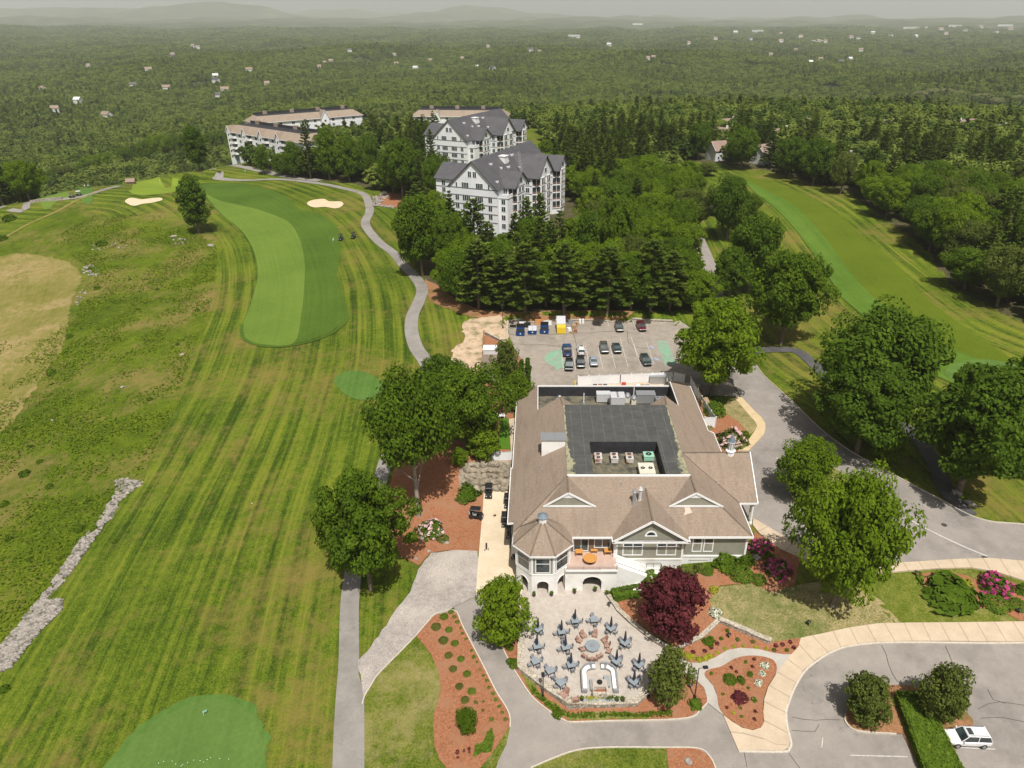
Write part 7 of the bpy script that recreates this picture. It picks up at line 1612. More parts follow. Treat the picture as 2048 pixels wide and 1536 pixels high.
    for sx in (-.62, .64):
        for s_ in (-1, 1):
            t = MB(); y0 = s_*hw*.80; yy = [(y0+s_*q_) for q_ in (0, .22)]
            V = []; m_ = 14
            for y in yy: V += [(sx*hl+.35*math.cos(6.2832*i/m_), y, .35+.35*math.sin(6.2832*i/m_)) for i in range(m_)]
            t.add(V, [(i, (i+1)%m_, (i+1)%m_+m_, i+m_) for i in range(m_)]+[tuple(range(m_)), tuple(range(2*m_-1, m_-1, -1))]); wh = t.build('wheel', 'tyre', e)
            q = MB(); y = yy[1]+s_*.01; V = [(sx*hl+.21*math.cos(6.2832*i/10), y, .35+.21*math.sin(6.2832*i/10)) for i in range(10)]; q.add(V, [tuple(range(10)), tuple(range(9,-1,-1))][:1] if s_ < 0 else [tuple(range(9,-1,-1))]); q.build('rim', 'metal', wh)
    for s_ in (-1, 1):
        q = MB(); q.box(hl*.90,hl*.985,s_*hw*.72-.18,s_*hw*.72+.18,.66,.80); q.build('headlight', 'lamp_w', e); q = MB(); q.box(-hl*1.0,-hl*.96,s_*hw*.72-.13,s_*hw*.72+.13,.7,.95); q.build('tail_light', 'lamp_r', e)
        q = MB(); q.box(.36*hl,.43*hl,s_*hw*1.0-.02 if s_ > 0 else -hw-.18,hw+.18 if s_ > 0 else -hw+.02,1.0,1.14); q.build('wing_mirror', PA[col], e)
    q = MB(); q.box(hl*.97,hl*1.005,-.45,.45,.45,.62); q.build('grille', 'black', e)
    q = MB(); q.box(-hl*1.01,-hl*.99,-.26,.26,.55,.68); q.build('licence_plate', 'lamp_w', e)
    if kind == 'spare': pass
    return e
car('parked_car', 1932, 1484, 178, 'white', 'white sport utility car with black roof rails beside the clipped hedge', 'suv', 4.65, 1.9, 1.7)
car('pickup_truck', 1134, 706, 91, 'blue', 'blue pickup truck with a silver toolbox in the rear lot', 'pickup', 5.6, 2.05, 1.9)
jj = car('parked_car', 1138, 737, -92, 'black', 'black boxy off road car with a round spare wheel, below the blue pickup', 'hatch', 4.2, 1.85, 1.82)
car('parked_car', 1162, 706, 90, 'white', 'white car in the rear lot right of the blue pickup', 'suv', 4.4, 1.82, 1.6)
car('parked_car', 1161, 731, -90, 'black', 'black car nose to tail below the white car', 'suv', 4.5, 1.85, 1.65)
car('parked_car', 1187, 729, -90, 'silver', 'silver blue hatchback in the rear lot', 'sedan', 4.1, 1.75, 1.5)
car('parked_car', 1208, 702, -88, 'brown', 'brown grey car, left of the pair in the middle of the rear lot', 'suv', 4.6, 1.88, 1.66)
car('parked_car', 1233, 702, -87, 'dgreen', 'dark green car, right of the pair in the middle of the rear lot', 'sedan', 4.5, 1.82, 1.5)
car('parked_car', 1291, 727, -82, 'dgreen', 'dark car alone beside the blue parking symbols', 'suv', 4.5, 1.85, 1.62)
car('parked_car', 1238, 660, -88, 'charcoal', 'dark grey car against the rear retaining wall', 'suv', 4.5, 1.85, 1.62)
car('parked_car', 1282, 659, -84, 'maroon', 'maroon car against the rear retaining wall', 'suv', 4.5, 1.85, 1.6)
q = MB(); V = [(-2.15, .38*math.cos(6.2832*i/14), 1.0+.38*math.sin(6.2832*i/14)) for i in range(14)]; V += [(-2.4, y, z) for x, y, z in V]; q.add(V, [(i, (i+1)%14, (i+1)%14+14, i+14) for i in range(14)]+[tuple(range(13,-1,-1)), tuple(range(14,28))]); o = q.build('spare_wheel', 'tyre', jj)
q = MB(); q.box(-2.43,-2.40,-.15,.15,.85,1.15); q.build('badge_cover', 'lamp_w', o)
def cart(px, py, head, label, roofc='black', loc=None):
    g = G(px, py) if loc is None else Vector(loc); g.z += .2 if loc is None else 0; e = empty('golf_cart', g, R_(head), label, 'golf cart', 'golf carts')
    b = MB(); b.box(-1.15,1.1,-.55,.55,.3,.46); b.box(-1.15,-.35,-.55,.55,.46,.78); b.add([(.55,-.52,.4),(1.2,-.5,.4),(1.2,.5,.4),(.55,.52,.4),(.62,-.5,.95),(1.0,-.42,.78),(1.0,.42,.78),(.62,.5,.95)], [(0,1,5,4),(1,2,6,5),(2,3,7,6),(3,0,4,7),(4,5,6,7)]); b.build('body', PA['black'], e)
    s_ = MB(); s_.box(-.42,.12,-.5,.5,.70,.84); s_.box(-.52,-.40,-.5,.5,.80,1.25); s_.build('seat', 'cartseat', e)
    r = MB(); r.add([(-1.0,-.62,1.84),(.75,-.62,1.86),(.75,.62,1.86),(-1.0,.62,1.84),(-.92,-.52,1.94),(.66,-.52,1.96),(.66,.52,1.96),(-.92,.52,1.94)], [(0,1,5,4),(1,2,6,5),(2,3,7,6),(3,0,4,7),(4,5,6,7),(3,2,1,0)]); r.build('canopy', roofc, e)
    for sx, tx in ((.72,.62),(-.85,-.85)):
        for sy in (-.5,.5): p = MB(); p.tube([(sx,sy,.7),(tx,sy*1.05,1.86)], .022, 5); p.build('post', 'black', e)
    for sx in (-.78,.82):
        for sy in (-1,1):
            t = MB(); V = []
            for y in (sy*.42, sy*.60): V += [(sx+.23*math.cos(6.2832*i/12), y, .23+.23*math.sin(6.2832*i/12)) for i in range(12)]
            t.add(V, [(i, (i+1)%12, (i+1)%12+12, i+12) for i in range(12)]+[tuple(range(12)), tuple(range(23,11,-1))]); t.build('wheel', 'tyre', e)
    w_ = MB(); w_.tube([(.55,-.22,.9),(.35,-.22,1.08)], .02, 5); w_.cyl(.35,-.22,1.06,1.09,.16,n=10); w_.build('steering_wheel', 'black', e)
    for sy in (-.25,.2): q = MB(); q.tube([(-1.05,sy,.5),(-1.12,sy,1.25)], .11, 7); q.build('golf_bag', 'bag' if sy < 0 else 'metal', e)
    for sy in (-.36,.36): q = MB(); q.box(1.14,1.2,sy-.08,sy+.08,.5,.62); q.build('headlight', 'lamp_w', e)
    return e
M['cartseat'] = plain('cart_seat_vinyl', (.25,.25,.26), .5); M['bag'] = plain('golf_bag_fabric', (.45,.45,.47), .8); M['canopyw'] = plain('white_canopy', (.7,.7,.7), .4)
cart(978, 992, -90, 'black golf cart at the top of the cart pad against the boulder bank'); cart(953, 1037, -8, 'black golf cart parked across the red mulch beside the cart pad')
for (x, y, h, l) in [(1016,1012,-90,'topmost golf cart tucked under the left eave of the clubhouse'),(1011,1050,-90,'golf cart standing clear of the left clubhouse wall'),(1021,1072,-90,'golf cart in the shade just below the clear standing one'),(1027,1090,-90,'lowest of the golf carts in the shade of the left wall'),(1031,1112,-90,'golf cart beside the turret wall, nearly hidden in shade')]: cart(x, y, h, l)
cart(682, 481, -95, 'left of the two dark golf carts on the fairway edge'); cart(707, 477, -100, 'right of the two dark golf carts on the fairway edge')
cart(145, 396, 10, 'left of the two golf carts parked by the leftmost tee'); cart(159, 392, 12, 'right of the two golf carts parked by the leftmost tee', 'canopyw')
g = G(973, 1102); e = empty('trolley', (g.x, g.y, g.z+.22), .3, 'small dark golf pull trolley standing alone on the pale cart pad', 'golf trolley')
b = MB(); b.tube([(0,0,.15),(.15,.5,.95)], .13, 8); b.build('golf_bag', 'black', e)
for s_ in (-.3,.3): t = MB(); t.tube([(s_-.03,-.1,.16),(s_+.03,-.1,.16)], .16, 10); t.build('wheel', 'tyre', e)
b = MB(); b.tube([(-.3,-.1,.16),(.3,-.1,.16)], .02, 5); b.tube([(0,0,.3),(.1,.7,1.0),(.1,.85,1.0)], .02, 5); b.build('frame', 'metal', e)
# ---------------- golfers ----------------
def person(px, py, rz, label, shirt, legs, pose='stand', hat=True):
    g = G(px, py); g.z += .12; e = empty('person', g, rz, label, 'person')
    def skin(name, verts, edges, radii, mat, sub=1):
        me = bpy.data.meshes.new(name); me.from_pydata(verts, edges, []); o = bpy.data.objects.new(name, me); COL.objects.link(o); o.parent = e
        md = o.modifiers.new('skin', 'SKIN'); md.use_smooth_shade = True
        for i, r in enumerate(radii): me.skin_vertices[0].data[i].radius = (r, r)
        me.skin_vertices[0].data[0].use_root = True; s2 = o.modifiers.new('sub', 'SUBSURF'); s2.levels = sub; s2.render_levels = sub; me.materials.append(M[mat]); return o
    lean = .12 if pose == 'putt' else 0; ay = .34 if pose == 'putt' else .05; hz = 1.0 if pose == 'putt' else .82
    verts = [(0,0,.95),(0,lean*.6,1.2),(0,lean*1.3,1.42),(0,lean*1.6,1.52),(0,lean*2,1.64),
             (.11,0,.9),(.12,.03,.5),(.12,0,.08),(.13,.13,.04),(-.11,0,.9),(-.12,.03,.5),(-.12,0,.08),(-.13,.13,.04),
             (.2,lean*1.2,1.38),(.26,ay*.5,1.1),(.10 if pose == 'putt' else .27,ay,hz),(-.2,lean*1.2,1.38),(-.26,ay*.5,1.1),(-.10 if pose == 'putt' else -.27,ay,hz)]
    edges = [(0,1),(1,2),(2,3),(3,4),(0,5),(5,6),(6,7),(7,8),(0,9),(9,10),(10,11),(11,12),(2,13),(13,14),(14,15),(2,16),(16,17),(17,18)]
    radii = [.13,.13,.14,.055,.10,.095,.065,.045,.04,.095,.065,.045,.04,.06,.045,.035,.06,.045,.035]
    skin('body', verts, edges, radii, 'skin')
    s_ = MB(); s_.tube([(0,0,.92),(0,lean*.6,1.2),(0,lean*1.25,1.42),(0,lean*1.4,1.48)], [.165,.165,.19,.09], 12)
    for sx in (-1, 1): s_.tube([(sx*.16,lean*1.2,1.40),(sx*.235,(ay*.3),1.2)], [.085,.07], 8)
    s_.build('shirt', shirt, e)
    t = MB()
    for sx in (-1, 1): t.tube([(sx*.08,0,.95),(sx*.115,.02,.72),(sx*.12,.03,.5 if legs != 'black' else .12)], [.12,.10,.085], 8)
    t.build('trousers', legs, e)
    hd = (0, lean*2.05, 1.70); h = MB(); h.blob((hd[0], hd[1]-.015, hd[2]+.03), (.105,.115,.09), 10, 6, 0, 0); h.build('hair', 'bark', e)
    if hat: h = MB(); h.cyl(hd[0], hd[1], hd[2]+.06, hd[2]+.13, .115, .08, 10); h.box(-.08,.08,hd[1]+.05,hd[1]+.2,hd[2]+.05,hd[2]+.075); h.build('cap', 'trim', e)
    f = MB(); f.blob((0, hd[1]+.1, hd[2]-.01), (.015,.02,.02), 6, 4, 0, 0); f.build('nose', 'skin', e)
    if pose == 'putt' or pose == 'club':
        c = MB(); c.tube([(0,ay,hz+.1),(.05,ay+.25,.05)], .012, 5); c.box(.0,.12,ay+.22,ay+.27,.0,.05); o = c.build('golf_club', 'metal', None); o.location = g; o.rotation_euler = (0,0,rz); tag(o, 'thin golf club of the bending golfer', 'golf club')
    return e
M['skin'] = plain('skin', (.50,.32,.23), .6); M['shirt_b'] = plain('blue_shirt', (.12,.22,.45), .8); M['shirt_w'] = plain('white_shirt', (.72,.72,.72), .8); M['shorts'] = plain('grey_shorts', (.25,.25,.27), .8)
person(161, 374, .5, 'golfer in a blue shirt, leftmost on the striped tee', 'shirt_b', 'shorts'); person(171, 377, 1.2, 'golfer in a white shirt, middle of the three on the tee', 'shirt_w', 'shorts'); person(178, 377, -1.0, 'golfer in a white shirt and dark trousers, rightmost on the tee', 'shirt_w', 'black')
person(667, 487, -1.4, 'golfer in a white shirt bending over beside the two fairway carts', 'shirt_w', 'shorts', 'putt')
def flag(px, py, label, h=2.1, col='trim'):
    g = G(px, py); e = empty('golf_flag', (g.x, g.y, g.z+.1), 0, label, 'flag'); b = MB(); b.cyl(0,0,0,h,.03,n=6); b.build('pole', 'trim', e); f = MB(); f.add([(0,0,h),(.55,.1,h-.12),(0,0,h-.35),(0,.015,h),(.55,.115,h-.12),(0,.015,h-.35)], [(0,1,2),(5,4,3),(0,3,4,1),(1,4,5,2)]); f.build('pennant', col, e)
M['flagy'] = plain('yellow_flag', (.7,.6,.1), .7)
flag(321, 369, 'golf flag on the far striped green', col='flagy'); flag(491, 349, 'thin marker flag near the far cart path')
g = G(408, 1432); e = empty('golf_flag', (g.x, g.y, g.z+.12), .6, 'small teal practice flag lying on the emerald green', 'flag'); b = MB(); b.cyl(0,0,0,.7,.02,n=6); b.build('pole', 'trim', e); f = MB(); f.box(0,.45,-.01,.02,.4,.7); f.build('pennant', 'unitgreen', e)
rb = random.Random(12)
for (x, y) in [(318,1528),(328,1525),(352,1530),(363,1534),(366,1531),(388,1522),(401,1523),(408,1526),(422,1517),(440,1519),(458,1520),(345,1524),(376,1527),(415,1521)]:
    g = G(x, y); b = MB(); b.blob((0,0,.17),(.045,.045,.045),8,6,0,0); o = b.build('golf_ball', 'trim', loc=g); tag(o, 'tiny white golf ball on the emerald practice green', 'golf ball', 'golf balls on the practice green')
b = MB(); g = G(504, 1008); b.blob((0,0,.16),(.09,.09,.09),8,6,0,0); o = b.build('golf_ball', 'trim', loc=g); tag(o, 'single white golf ball in the middle of the mown rough', 'golf ball')
# ---------------- dumpsters and clutter behind the lot ----------------
M['dblue'] = noisy('blue_dumpster_paint', (.008,.055,.20), (.015,.085,.27), 2, .5); M['yellow'] = plain('yellow_paint', (.72,.52,.03), .5); M['orange'] = noisy('orange_board', (.50,.20,.06), (.60,.30,.12), 2); M['cardboard'] = plain('cardboard', (.38,.26,.16), .9); M['rust'] = noisy('rusty_timber', (.20,.07,.04), (.34,.15,.09), 2)
M['redp'] = plain('red_plastic', (.55,.04,.02), .4)
def dumpster(px, py, label, lid, open_=False):
    g = G(px, py); g.z += .16; e = empty('dumpster', g, 0, label, 'dumpster', 'blue dumpsters'); b = MB()
    b.add([(-.95,-.8,.1),(.95,-.8,.1),(.95,.9,.1),(-.95,.9,.1),(-1.0,-1.0,1.15),(1.0,-1.0,1.15),(1.0,.95,1.6),(-1.0,.95,1.6)], [(0,1,5,4),(1,2,6,5),(2,3,7,6),(3,0,4,7),(3,2,1,0)]); b.box(-1.12,-1.0,-.4,.4,.7,.85); b.box(1.0,1.12,-.4,.4,.7,.85); b.box(-1.02,1.02,-1.05,-.98,1.05,1.17); b.build('bin', 'dblue', e)
    l_ = MB()
    if open_: l_.add([(-.98,-.95,1.14),(.98,-.95,1.14),(.98,.3,1.42),(-.98,.3,1.42)], [(0,1,2,3)]); l_.box(-.98,.98,.95,1.0,1.6,2.6)
    else: l_.add([(-1.0,-1.02,1.18),(-.02,-1.02,1.18),(-.02,.95,1.63),(-1.0,.95,1.63),(.02,-1.02,1.18),(1.0,-1.02,1.18),(1.0,.95,1.63),(.02,.95,1.63)], [(0,1,2,3),(4,5,6,7)]); l_.box(-1.0,1.0,.93,.98,1.5,1.63)
    l_.build('lid', lid, e)
    n_ = MB(); n_.box(-.12,.12,-.98,-.93,.55,.85); n_.build('sticker', 'trim', e)
dumpster(1041, 671, 'leftmost blue dumpster with a dark lid', 'black', True); dumpster(1065, 668, 'middle blue dumpster with a grey lid', 'lightmetal'); dumpster(1089, 667, 'rightmost blue dumpster with its black lid folded back', 'black', True)
g = G(1122, 664); g.z += .15; e = empty('compactor', g, 0, 'tall yellow and grey waste compactor between the dumpsters and the rubbish pile', 'compactor')
b = MB(); b.box(-1.05,1.05,-1.6,.3,.1,1.7); b.build('container', 'yellow', e); b = MB(); b.add([(-1.1,.3,.1),(1.1,.3,.1),(1.1,2.3,.1),(-1.1,2.3,.1),(-1.1,.3,1.9),(1.1,.3,1.9),(1.1,2.3,3.2),(-1.1,2.3,3.2)], [(0,1,5,4),(1,2,6,5),(2,3,7,6),(3,0,4,7),(4,5,6,7)]); b.build('hopper', 'metal', e)
b = MB()
for k in range(5): b.box(-1.0,1.0,-1.64,-1.6,.35+k*.28,.42+k*.28)
b.build('rib', 'yellow', e)
def item(name, px, py, size, mat, label, cat, rz=0, z=0, grp=None, kind='box'):
    g = G(px, py); e = empty(name, (g.x, g.y, g.z+.17+z), rz, label, cat, grp); b = MB(); sx, sy, sz = size
    b.add([(-sx/2,-sy/2,0),(sx/2,-sy/2,0),(sx/2,sy/2,0),(-sx/2,sy/2,0),(-sx*.46,-sy*.46,sz),(sx*.46,-sy*.46,sz),(sx*.46,sy*.46,sz),(-sx*.46,sy*.46,sz)], [(3,2,1,0),(4,5,6,7),(0,1,5,4),(1,2,6,5),(2,3,7,6),(3,0,4,7)]); b.build('body', mat, e)
    b = MB(); b.box(-sx*.5,sx*.5,-sy*.5,sy*.5,sz,sz+.06); b.build('top', mat, e); return e
item('board', 1077, 650, (1.8,.3,1.3), 'orange', 'orange board leaning behind the middle dumpster', 'board'); item('mattress', 1095, 651, (2.1,.35,1.0), 'trim', 'white panel behind the rightmost dumpster', 'panel', .1); item('mattress', 1045, 652, (1.7,.3,.9), 'trim', 'white panel behind the leftmost dumpster', 'panel')
item('black_bin', 1055, 655, (1.6,.9,1.0), 'black', 'black bin between the first two dumpsters', 'bin'); item('tray', 1026, 655, (1.6,.9,.35), 'black', 'low black framed tray at the left end of the dumpsters', 'tray')
for k, (x, y, s_, m, l) in enumerate([(1141,648,(1.1,.8,.8),'metal','grey metal cabinet at the back of the rubbish pile'),(1138,662,(.9,.9,.6),'trim','crumpled white box at the front of the rubbish pile'),(1148,657,(1.2,.9,.7),'cardboard','tan cardboard box in the middle of the rubbish pile'),(1151,665,(.9,.8,.6),'rust','brown crate at the right of the rubbish pile'),(1155,652,(.9,.7,.8),'cardboard','cardboard box at the back right of the rubbish pile'),(1143,668,(.8,.5,.4),'cardboard','flattened carton lying in front of the rubbish pile')]): item('rubbish_box', x, y, s_, m, l, 'box', k*.5)
item('white_bin', 1160, 648, (.6,.5,1.1), 'trim', 'left white bin against the rear wall', 'bin'); item('white_bin', 1166, 648, (.5,.5,1.1), 'trim', 'right white bin against the rear wall', 'bin')
item('red_box', 1247, 775, (.9,.7,.9), 'redp', 'bright red box inside the white kitchen fence', 'box'); item('grill', 1315, 766, (3.6,1.8,1.6), 'metal', 'big grey kitchen unit with a brown stained top inside the white fence', 'kitchen unit')
for k, (x, l) in enumerate([(1190,'leftmost dark crate'),(1200,'second dark crate'),(1210,'third dark crate'),(1276,'white sack'),(1284,'tan carton'),(1294,'grey can')]): item('crate', x, 776, (.8,.6,.6), ['black','rust','black','trim','cardboard','metal'][k], l+' along the foot of the white kitchen fence', 'crate')
item('hydrant_box', 1150, 772, (.3,.3,1.0), 'yellow', 'yellow bollard at the left end of the kitchen fence', 'bollard')
for k, (x, y, l) in enumerate([(1393,782,'topmost white bag in the side yard'),(1395,790,'second white bag in the side yard'),(1398,797,'third white bag in the side yard')]):
    g = G(x, y); b = MB(); b.blob((0,0,.4),(.55,.45,.4),8,6,0,.12,sm=True); o = b.build('bag', 'trim', loc=(g.x,g.y,g.z+.2)); tag(o, l, 'bag')
item('planter_box', 1408, 812, (1.6,2.2,1.2), 'cardboard', 'brown topped container behind the side fence', 'container')
# ---------------- lamps ----------------
def lamp(px, py, ht, label, arm=.9, rz=0, double=False):
    g = G(px, py); e = empty('street_lamp', (g.x, g.y, g.z+.1), rz, label, 'street lamp'); b = MB(); b.cyl(0,0,0,.3,.2,n=10); b.cyl(0,0,.3,ht,.085,.06,8); b.build('pole', 'black', e)
    for s_ in ((1, -1) if double else (1,)):
        a = MB(); a.tube([(0,0,ht-.05),(s_*arm,0,ht+.05)], .04, 6); ar = a.build('arm', 'black', e); h = MB(); h.box(s_*arm-.3,s_*arm+.3,-.2,.2,ht-.02,ht+.14); h.build('lamp_head', 'black', ar)
    return e
lamp(1389, 1397, 5.2, 'black lamp post beside the forking garden path', .8, .1); lamp(1846, 1436, 5.8, 'black lamp post rising through the clipped hedge', .9, .2, True); lamp(1086, 1396, 3.6, 'black lamp post on the slanted patio wall', .3, 1.6)
lamp(1296, 1395, 3.2, 'black lamp post at the right end of the patio wall', .3, 1.6); lamp(1006, 657, 6.0, 'tall black lamp post on the sandy ground behind the shed', .5, 1.5); lamp(1640, 935, 6.5, 'black lamp post above the round maple on the grass island', 1.2, 3.0)
def bollard(px, py, label): 
    g = G(px, py); e = empty('bollard_light', (g.x, g.y, g.z+.1), 0, label, 'garden light'); b = MB(); b.cyl(0,0,0,.75,.09,n=8); b.build('post', 'black', e); c = MB(); c.cyl(0,0,.75,.85,.28,.1,10); c.build('cap', 'black', e)
for x, y, l in [(1616,1252,'black bollard light on the dry grass slope'),(1898,1228,'black bollard light below the juniper'),(2036,1228,'black bollard light at the right end of the juniper bed'),(1830,1152,'black bollard light left of the juniper'),(1457,1277,'black bollard light under the low angled wall'),(1218,1215,'black bollard light beside the short hedge'),(1380,1378,'black bollard light by the path fork')]: bollard(x, y, l)
M['iron'] = plain('cast_iron', (.06,.045,.04), .7)
for x, y, r_, l in [(1888,1051,.42,'round iron manhole cover on the upper road'),(1240,0,0,'')][:1]:
    g = G(x, y); b = MB(); b.cyl(0,0,.10,.135,r_,n=20); o = b.build('manhole', 'iron', loc=g); tag(o, l, 'manhole cover')
for x, y, sx, sy, l in [(989,1033,.55,.5,'small square drain grate in the cart pad'),(1588,884,.9,.8,'dark drain grate in the road by the grass island'),(1969,1116,.8,.5,'drain grate at the end of the long white road line'),(1272,1396,.9,.9,'brown square hatch at the right corner of the patio')]:
    g = G(x, y); b = MB(); b.box(-sx/2,sx/2,-sy/2,sy/2,.10,.245 if x in (989,) else .15)
    for k in range(4): b.box(-sx/2+.05,sx/2-.05,-sy/2+sy*(k+.3)/4,-sy/2+sy*(k+.6)/4,.15,.255 if x in (989,) else .16)
    o = b.build('drain', 'iron' if x != 1272 else 'rust', loc=g); tag(o, l, 'drain')
e = MB(); 
for k, (x, y, rz, l) in enumerate([(1913,985+5,.5,'pale granite post left of the dark path'),(1941,1012,.5,'pale granite post right of the dark path')]):
    g = G(x, y); b = MB(); b.blob((0,0,.4),(.25,1.1,.5),7,5,0,.15,sm=False); o = b.build('granite_stone', 'palerock', loc=g, rz=rz); tag(o, l, 'stone')
g = G(263, 368); h_ = house((g.x, g.y, g.z), .2, 3.2, 2.4, 1.6, .9, 'tiny stone roofed shelter beside the far green', 'cardboard', det=False)
# ---------------- patio furniture ----------------
PZ = .125
M['slate_top'] = noisy('slate_tabletop', (.20,.235,.265), (.27,.305,.335), 3, .5); M['chairgrey'] = plain('grey_mesh_fabric', (.22,.235,.265), .8); M['umb'] = plain('navy_umbrella_fabric', (.018,.025,.05), .7); M['wicker'] = noisy('brown_wicker', (.26,.15,.11), (.40,.25,.20), 6, .8); M['chairframe'] = plain('dark_chair_frame', (.05,.05,.055), .5); M['sofagrey'] = noisy('grey_wicker_sofa', (.20,.20,.21), (.28,.28,.29), 5, .8); M['cushion'] = plain('white_cushion', (.78,.77,.76), .8)
def chair_mesh():
    e = empty('patio_chair', (0, 0, 0), 0, 'x', 'chair', 'grey chairs at the patio tables')
    s_ = MB(); s_.box(-.24,.24,-.24,.24,.41,.45); s_.build('seat', 'chairgrey', e)
    b = MB(); b.add([(-.24,-.24,.45),(.24,-.24,.45),(.24,-.27,.48),(-.24,-.27,.48),(-.24,-.36,.98),(.24,-.36,.98),(.24,-.39,.98),(-.24,-.39,.98)], [(0,1,5,4),(1,2,6,5),(2,3,7,6),(3,0,4,7),(4,5,6,7)]); b.build('backrest', 'chairgrey', e)
    for sx in (-1, 1):
        for sy in (-1, 1): l_ = MB(); l_.tube([(sx*.24,sy*.23,.42),(sx*.26,sy*.27,0)], .018, 4); l_.build('leg', 'chairframe', e)
        a = MB(); a.tube([(sx*.26,-.3,.66),(sx*.27,.2,.66),(sx*.26,.24,.42)], .022, 4); a.build('armrest', 'chairframe', e)
    return e
CH = freeze(chair_mesh()); first_chair = [True]
def place_chair(x, y, rz, label):
    if first_chair[0]: first_chair[0] = False; CH.location = (x, y, PZ); CH.rotation_euler = (0,0,rz); CH['label'] = label; return CH
    return copy_tree(CH, None, label, (x, y, PZ), rz, .9)
def table_set(px, py, rot, umb, desc, size=.98, miss=()):
    g = U(px, py, PZ+.74); e = empty('patio_table', (g.x, g.y, PZ), rot, 'square slate patio table '+desc, 'table', 'square slate patio tables'); t = MB(); s_ = size/2; t.box(-s_,s_,-s_,s_,.70,.74); t.build('tabletop', 'slate_top', e)
    for sx in (-1,1):
        for sy in (-1,1): l_ = MB(); l_.box(sx*s_*.88-.03,sx*s_*.88+.03,sy*s_*.88-.03,sy*s_*.88+.03,0,.7); l_.build('leg', 'chairframe', e)
    if umb:
        u = empty('closed_umbrella', (g.x, g.y, PZ), 0, 'closed navy umbrella in the table '+desc, 'umbrella', 'closed navy umbrellas'); p = MB(); p.cyl(0,0,0,2.75,.03,n=8); p.cyl(0,0,0,.1,.28,n=12); p.build('pole', 'chairframe', u)
        c = MB(); c.tube([(0,0,1.1),(0,0,1.35),(0,0,1.9),(0,0,2.6),(0,0,2.8)], [.15,.2,.15,.09,.02], 10); c.build('canopy', 'umb', u)
    for k in range(4):
        if k in miss: continue
        a = rot+k*math.pi/2+random.uniform(-.12,.12); d = s_+.22+random.uniform(-.05,.15); place_chair(g.x-math.sin(a)*-d, g.y+math.cos(a)*-d, a+0, 'grey chair at the table '+desc)
TB = [(1150,1240,.15,1,'nearest the clubhouse, left one of the top pair'),(1188,1238,.1,0,'without umbrella at the top right of the centre'),(1076,1257,.75,1,'highest along the left patio wall'),(1123,1262,.2,1,'just left of the fire pit, upper'),(1222,1255,.7,1,'right of the bare topmost table'),(1074,1291,.25,1,'second down along the left patio wall'),(1131,1293,.3,1,'directly left of the round fire pit'),(1250,1284,.75,1,'farthest right beside the curving wall'),(1071,1321,.45,0,'without umbrella, third down the left wall'),(1100,1340,.5,0,'without umbrella beside the slanted wall'),(1142,1328,.25,1,'between the fire pit and the left sofa'),(1122,1364,.7,0,'without umbrella, lowest left on the patio'),(1233,1321,.75,1,'above the right sofa'),(1278,1328,.75,1,'touching the airy tree'),(1268,1362,.75,1,'lowest right, by the brown hatch')]
for (x, y, r_, u_, dsc) in TB: table_set(x, y, r_, u_, dsc)
place_chair(U(1182,1264,.6).x, U(1182,1264,.6).y, 0.1, 'single grey chair just above the fire pit')
g = U(1185, 1291, PZ+.5); FPt = g; e = empty('fire_pit_table', (g.x, g.y, PZ), 0, 'large eight sided slate fire pit table in the middle of the patio', 'fire pit'); t = MB(); t.cyl(0,0,.42,.52,1.02,n=8,sm=False); t.build('tabletop', 'slate_top', e); b = MB(); b.cyl(0,0,0,.42,.8,n=8,sm=False); b.build('base', 'patio', e); b = MB(); b.cyl(0,0,.52,.6,.34,n=12); b.build('burner', 'metal', e)
def wicker():
    e = empty('wicker_chair', (0,0,0), 0, 'x', 'chair', 'brown wicker chairs'); s_ = MB(); s_.box(-.32,.32,-.3,.36,.30,.40); s_.build('seat', 'wicker', e)
    b = MB(); V = []
    for z, k in ((.38,.0),(.75,.08),(1.08,.2)): V += [(-.33,-.28-k,z),(-.12,-.36-k,z+.02),(.12,-.36-k,z+.02),(.33,-.28-k,z)]
    b.add(V+[(x,y-.05,z) for x,y,z in V], [(i*4+k, i*4+k+1, i*4+k+5, i*4+k+4) for i in range(2) for k in range(3)]+[(12+i*4+k+4, 12+i*4+k+5, 12+i*4+k+1, 12+i*4+k) for i in range(2) for k in range(3)]+[(8,9,21,20),(9,10,22,21),(10,11,23,22),(0,4,16,12),(4,8,20,16),(3,15,19,7),(7,19,23,11)]); b.build('backrest', 'wicker', e)
    for sx in (-1,1):
        a = MB(); a.box(sx*.38-.06,sx*.38+.06,-.34,.4,.54,.59); a.build('armrest', 'wicker', e)
        for y in (-.3,.34): l_ = MB(); l_.tube([(sx*.36,y,.55),(sx*.37,y,0)], .03, 5); l_.build('leg', 'wicker', e)
    return e
WK = freeze(wicker()); fw = [True]
def place_w(x, y, rz, label, sc=1.0):
    if fw[0]: fw[0] = False; WK.location = (x,y,PZ); WK.rotation_euler = (0,0,rz); WK['label'] = label; WK.scale = (sc,sc,sc); return
    copy_tree(WK, None, label, (x,y,PZ), rz, sc)
names = ['at the upper left of the fire pit','left of the upper left chair at the fire pit','at the lower left of the fire pit','at the bottom left of the fire pit','left one of the middle bottom pair by the fire pit','right one of the middle bottom pair by the fire pit','at the bottom right of the fire pit','at the lower right of the fire pit','at the right of the fire pit','at the upper right of the fire pit','at the top right of the fire pit, half turned']
for k, (px, py) in enumerate([(1167,1272),(1159,1282),(1165,1299),(1169,1312),(1179,1318),(1190,1318),(1200,1312),(1217,1303),(1214,1292),(1209,1281),(1190,1270)]):
    q = U(px, py, .4); a = math.atan2(g.y-q.y, g.x-q.x)-math.pi/2; place_w(q.x, q.y, a, 'brown wicker chair '+names[k], random.choice([.80,.84,.88]))
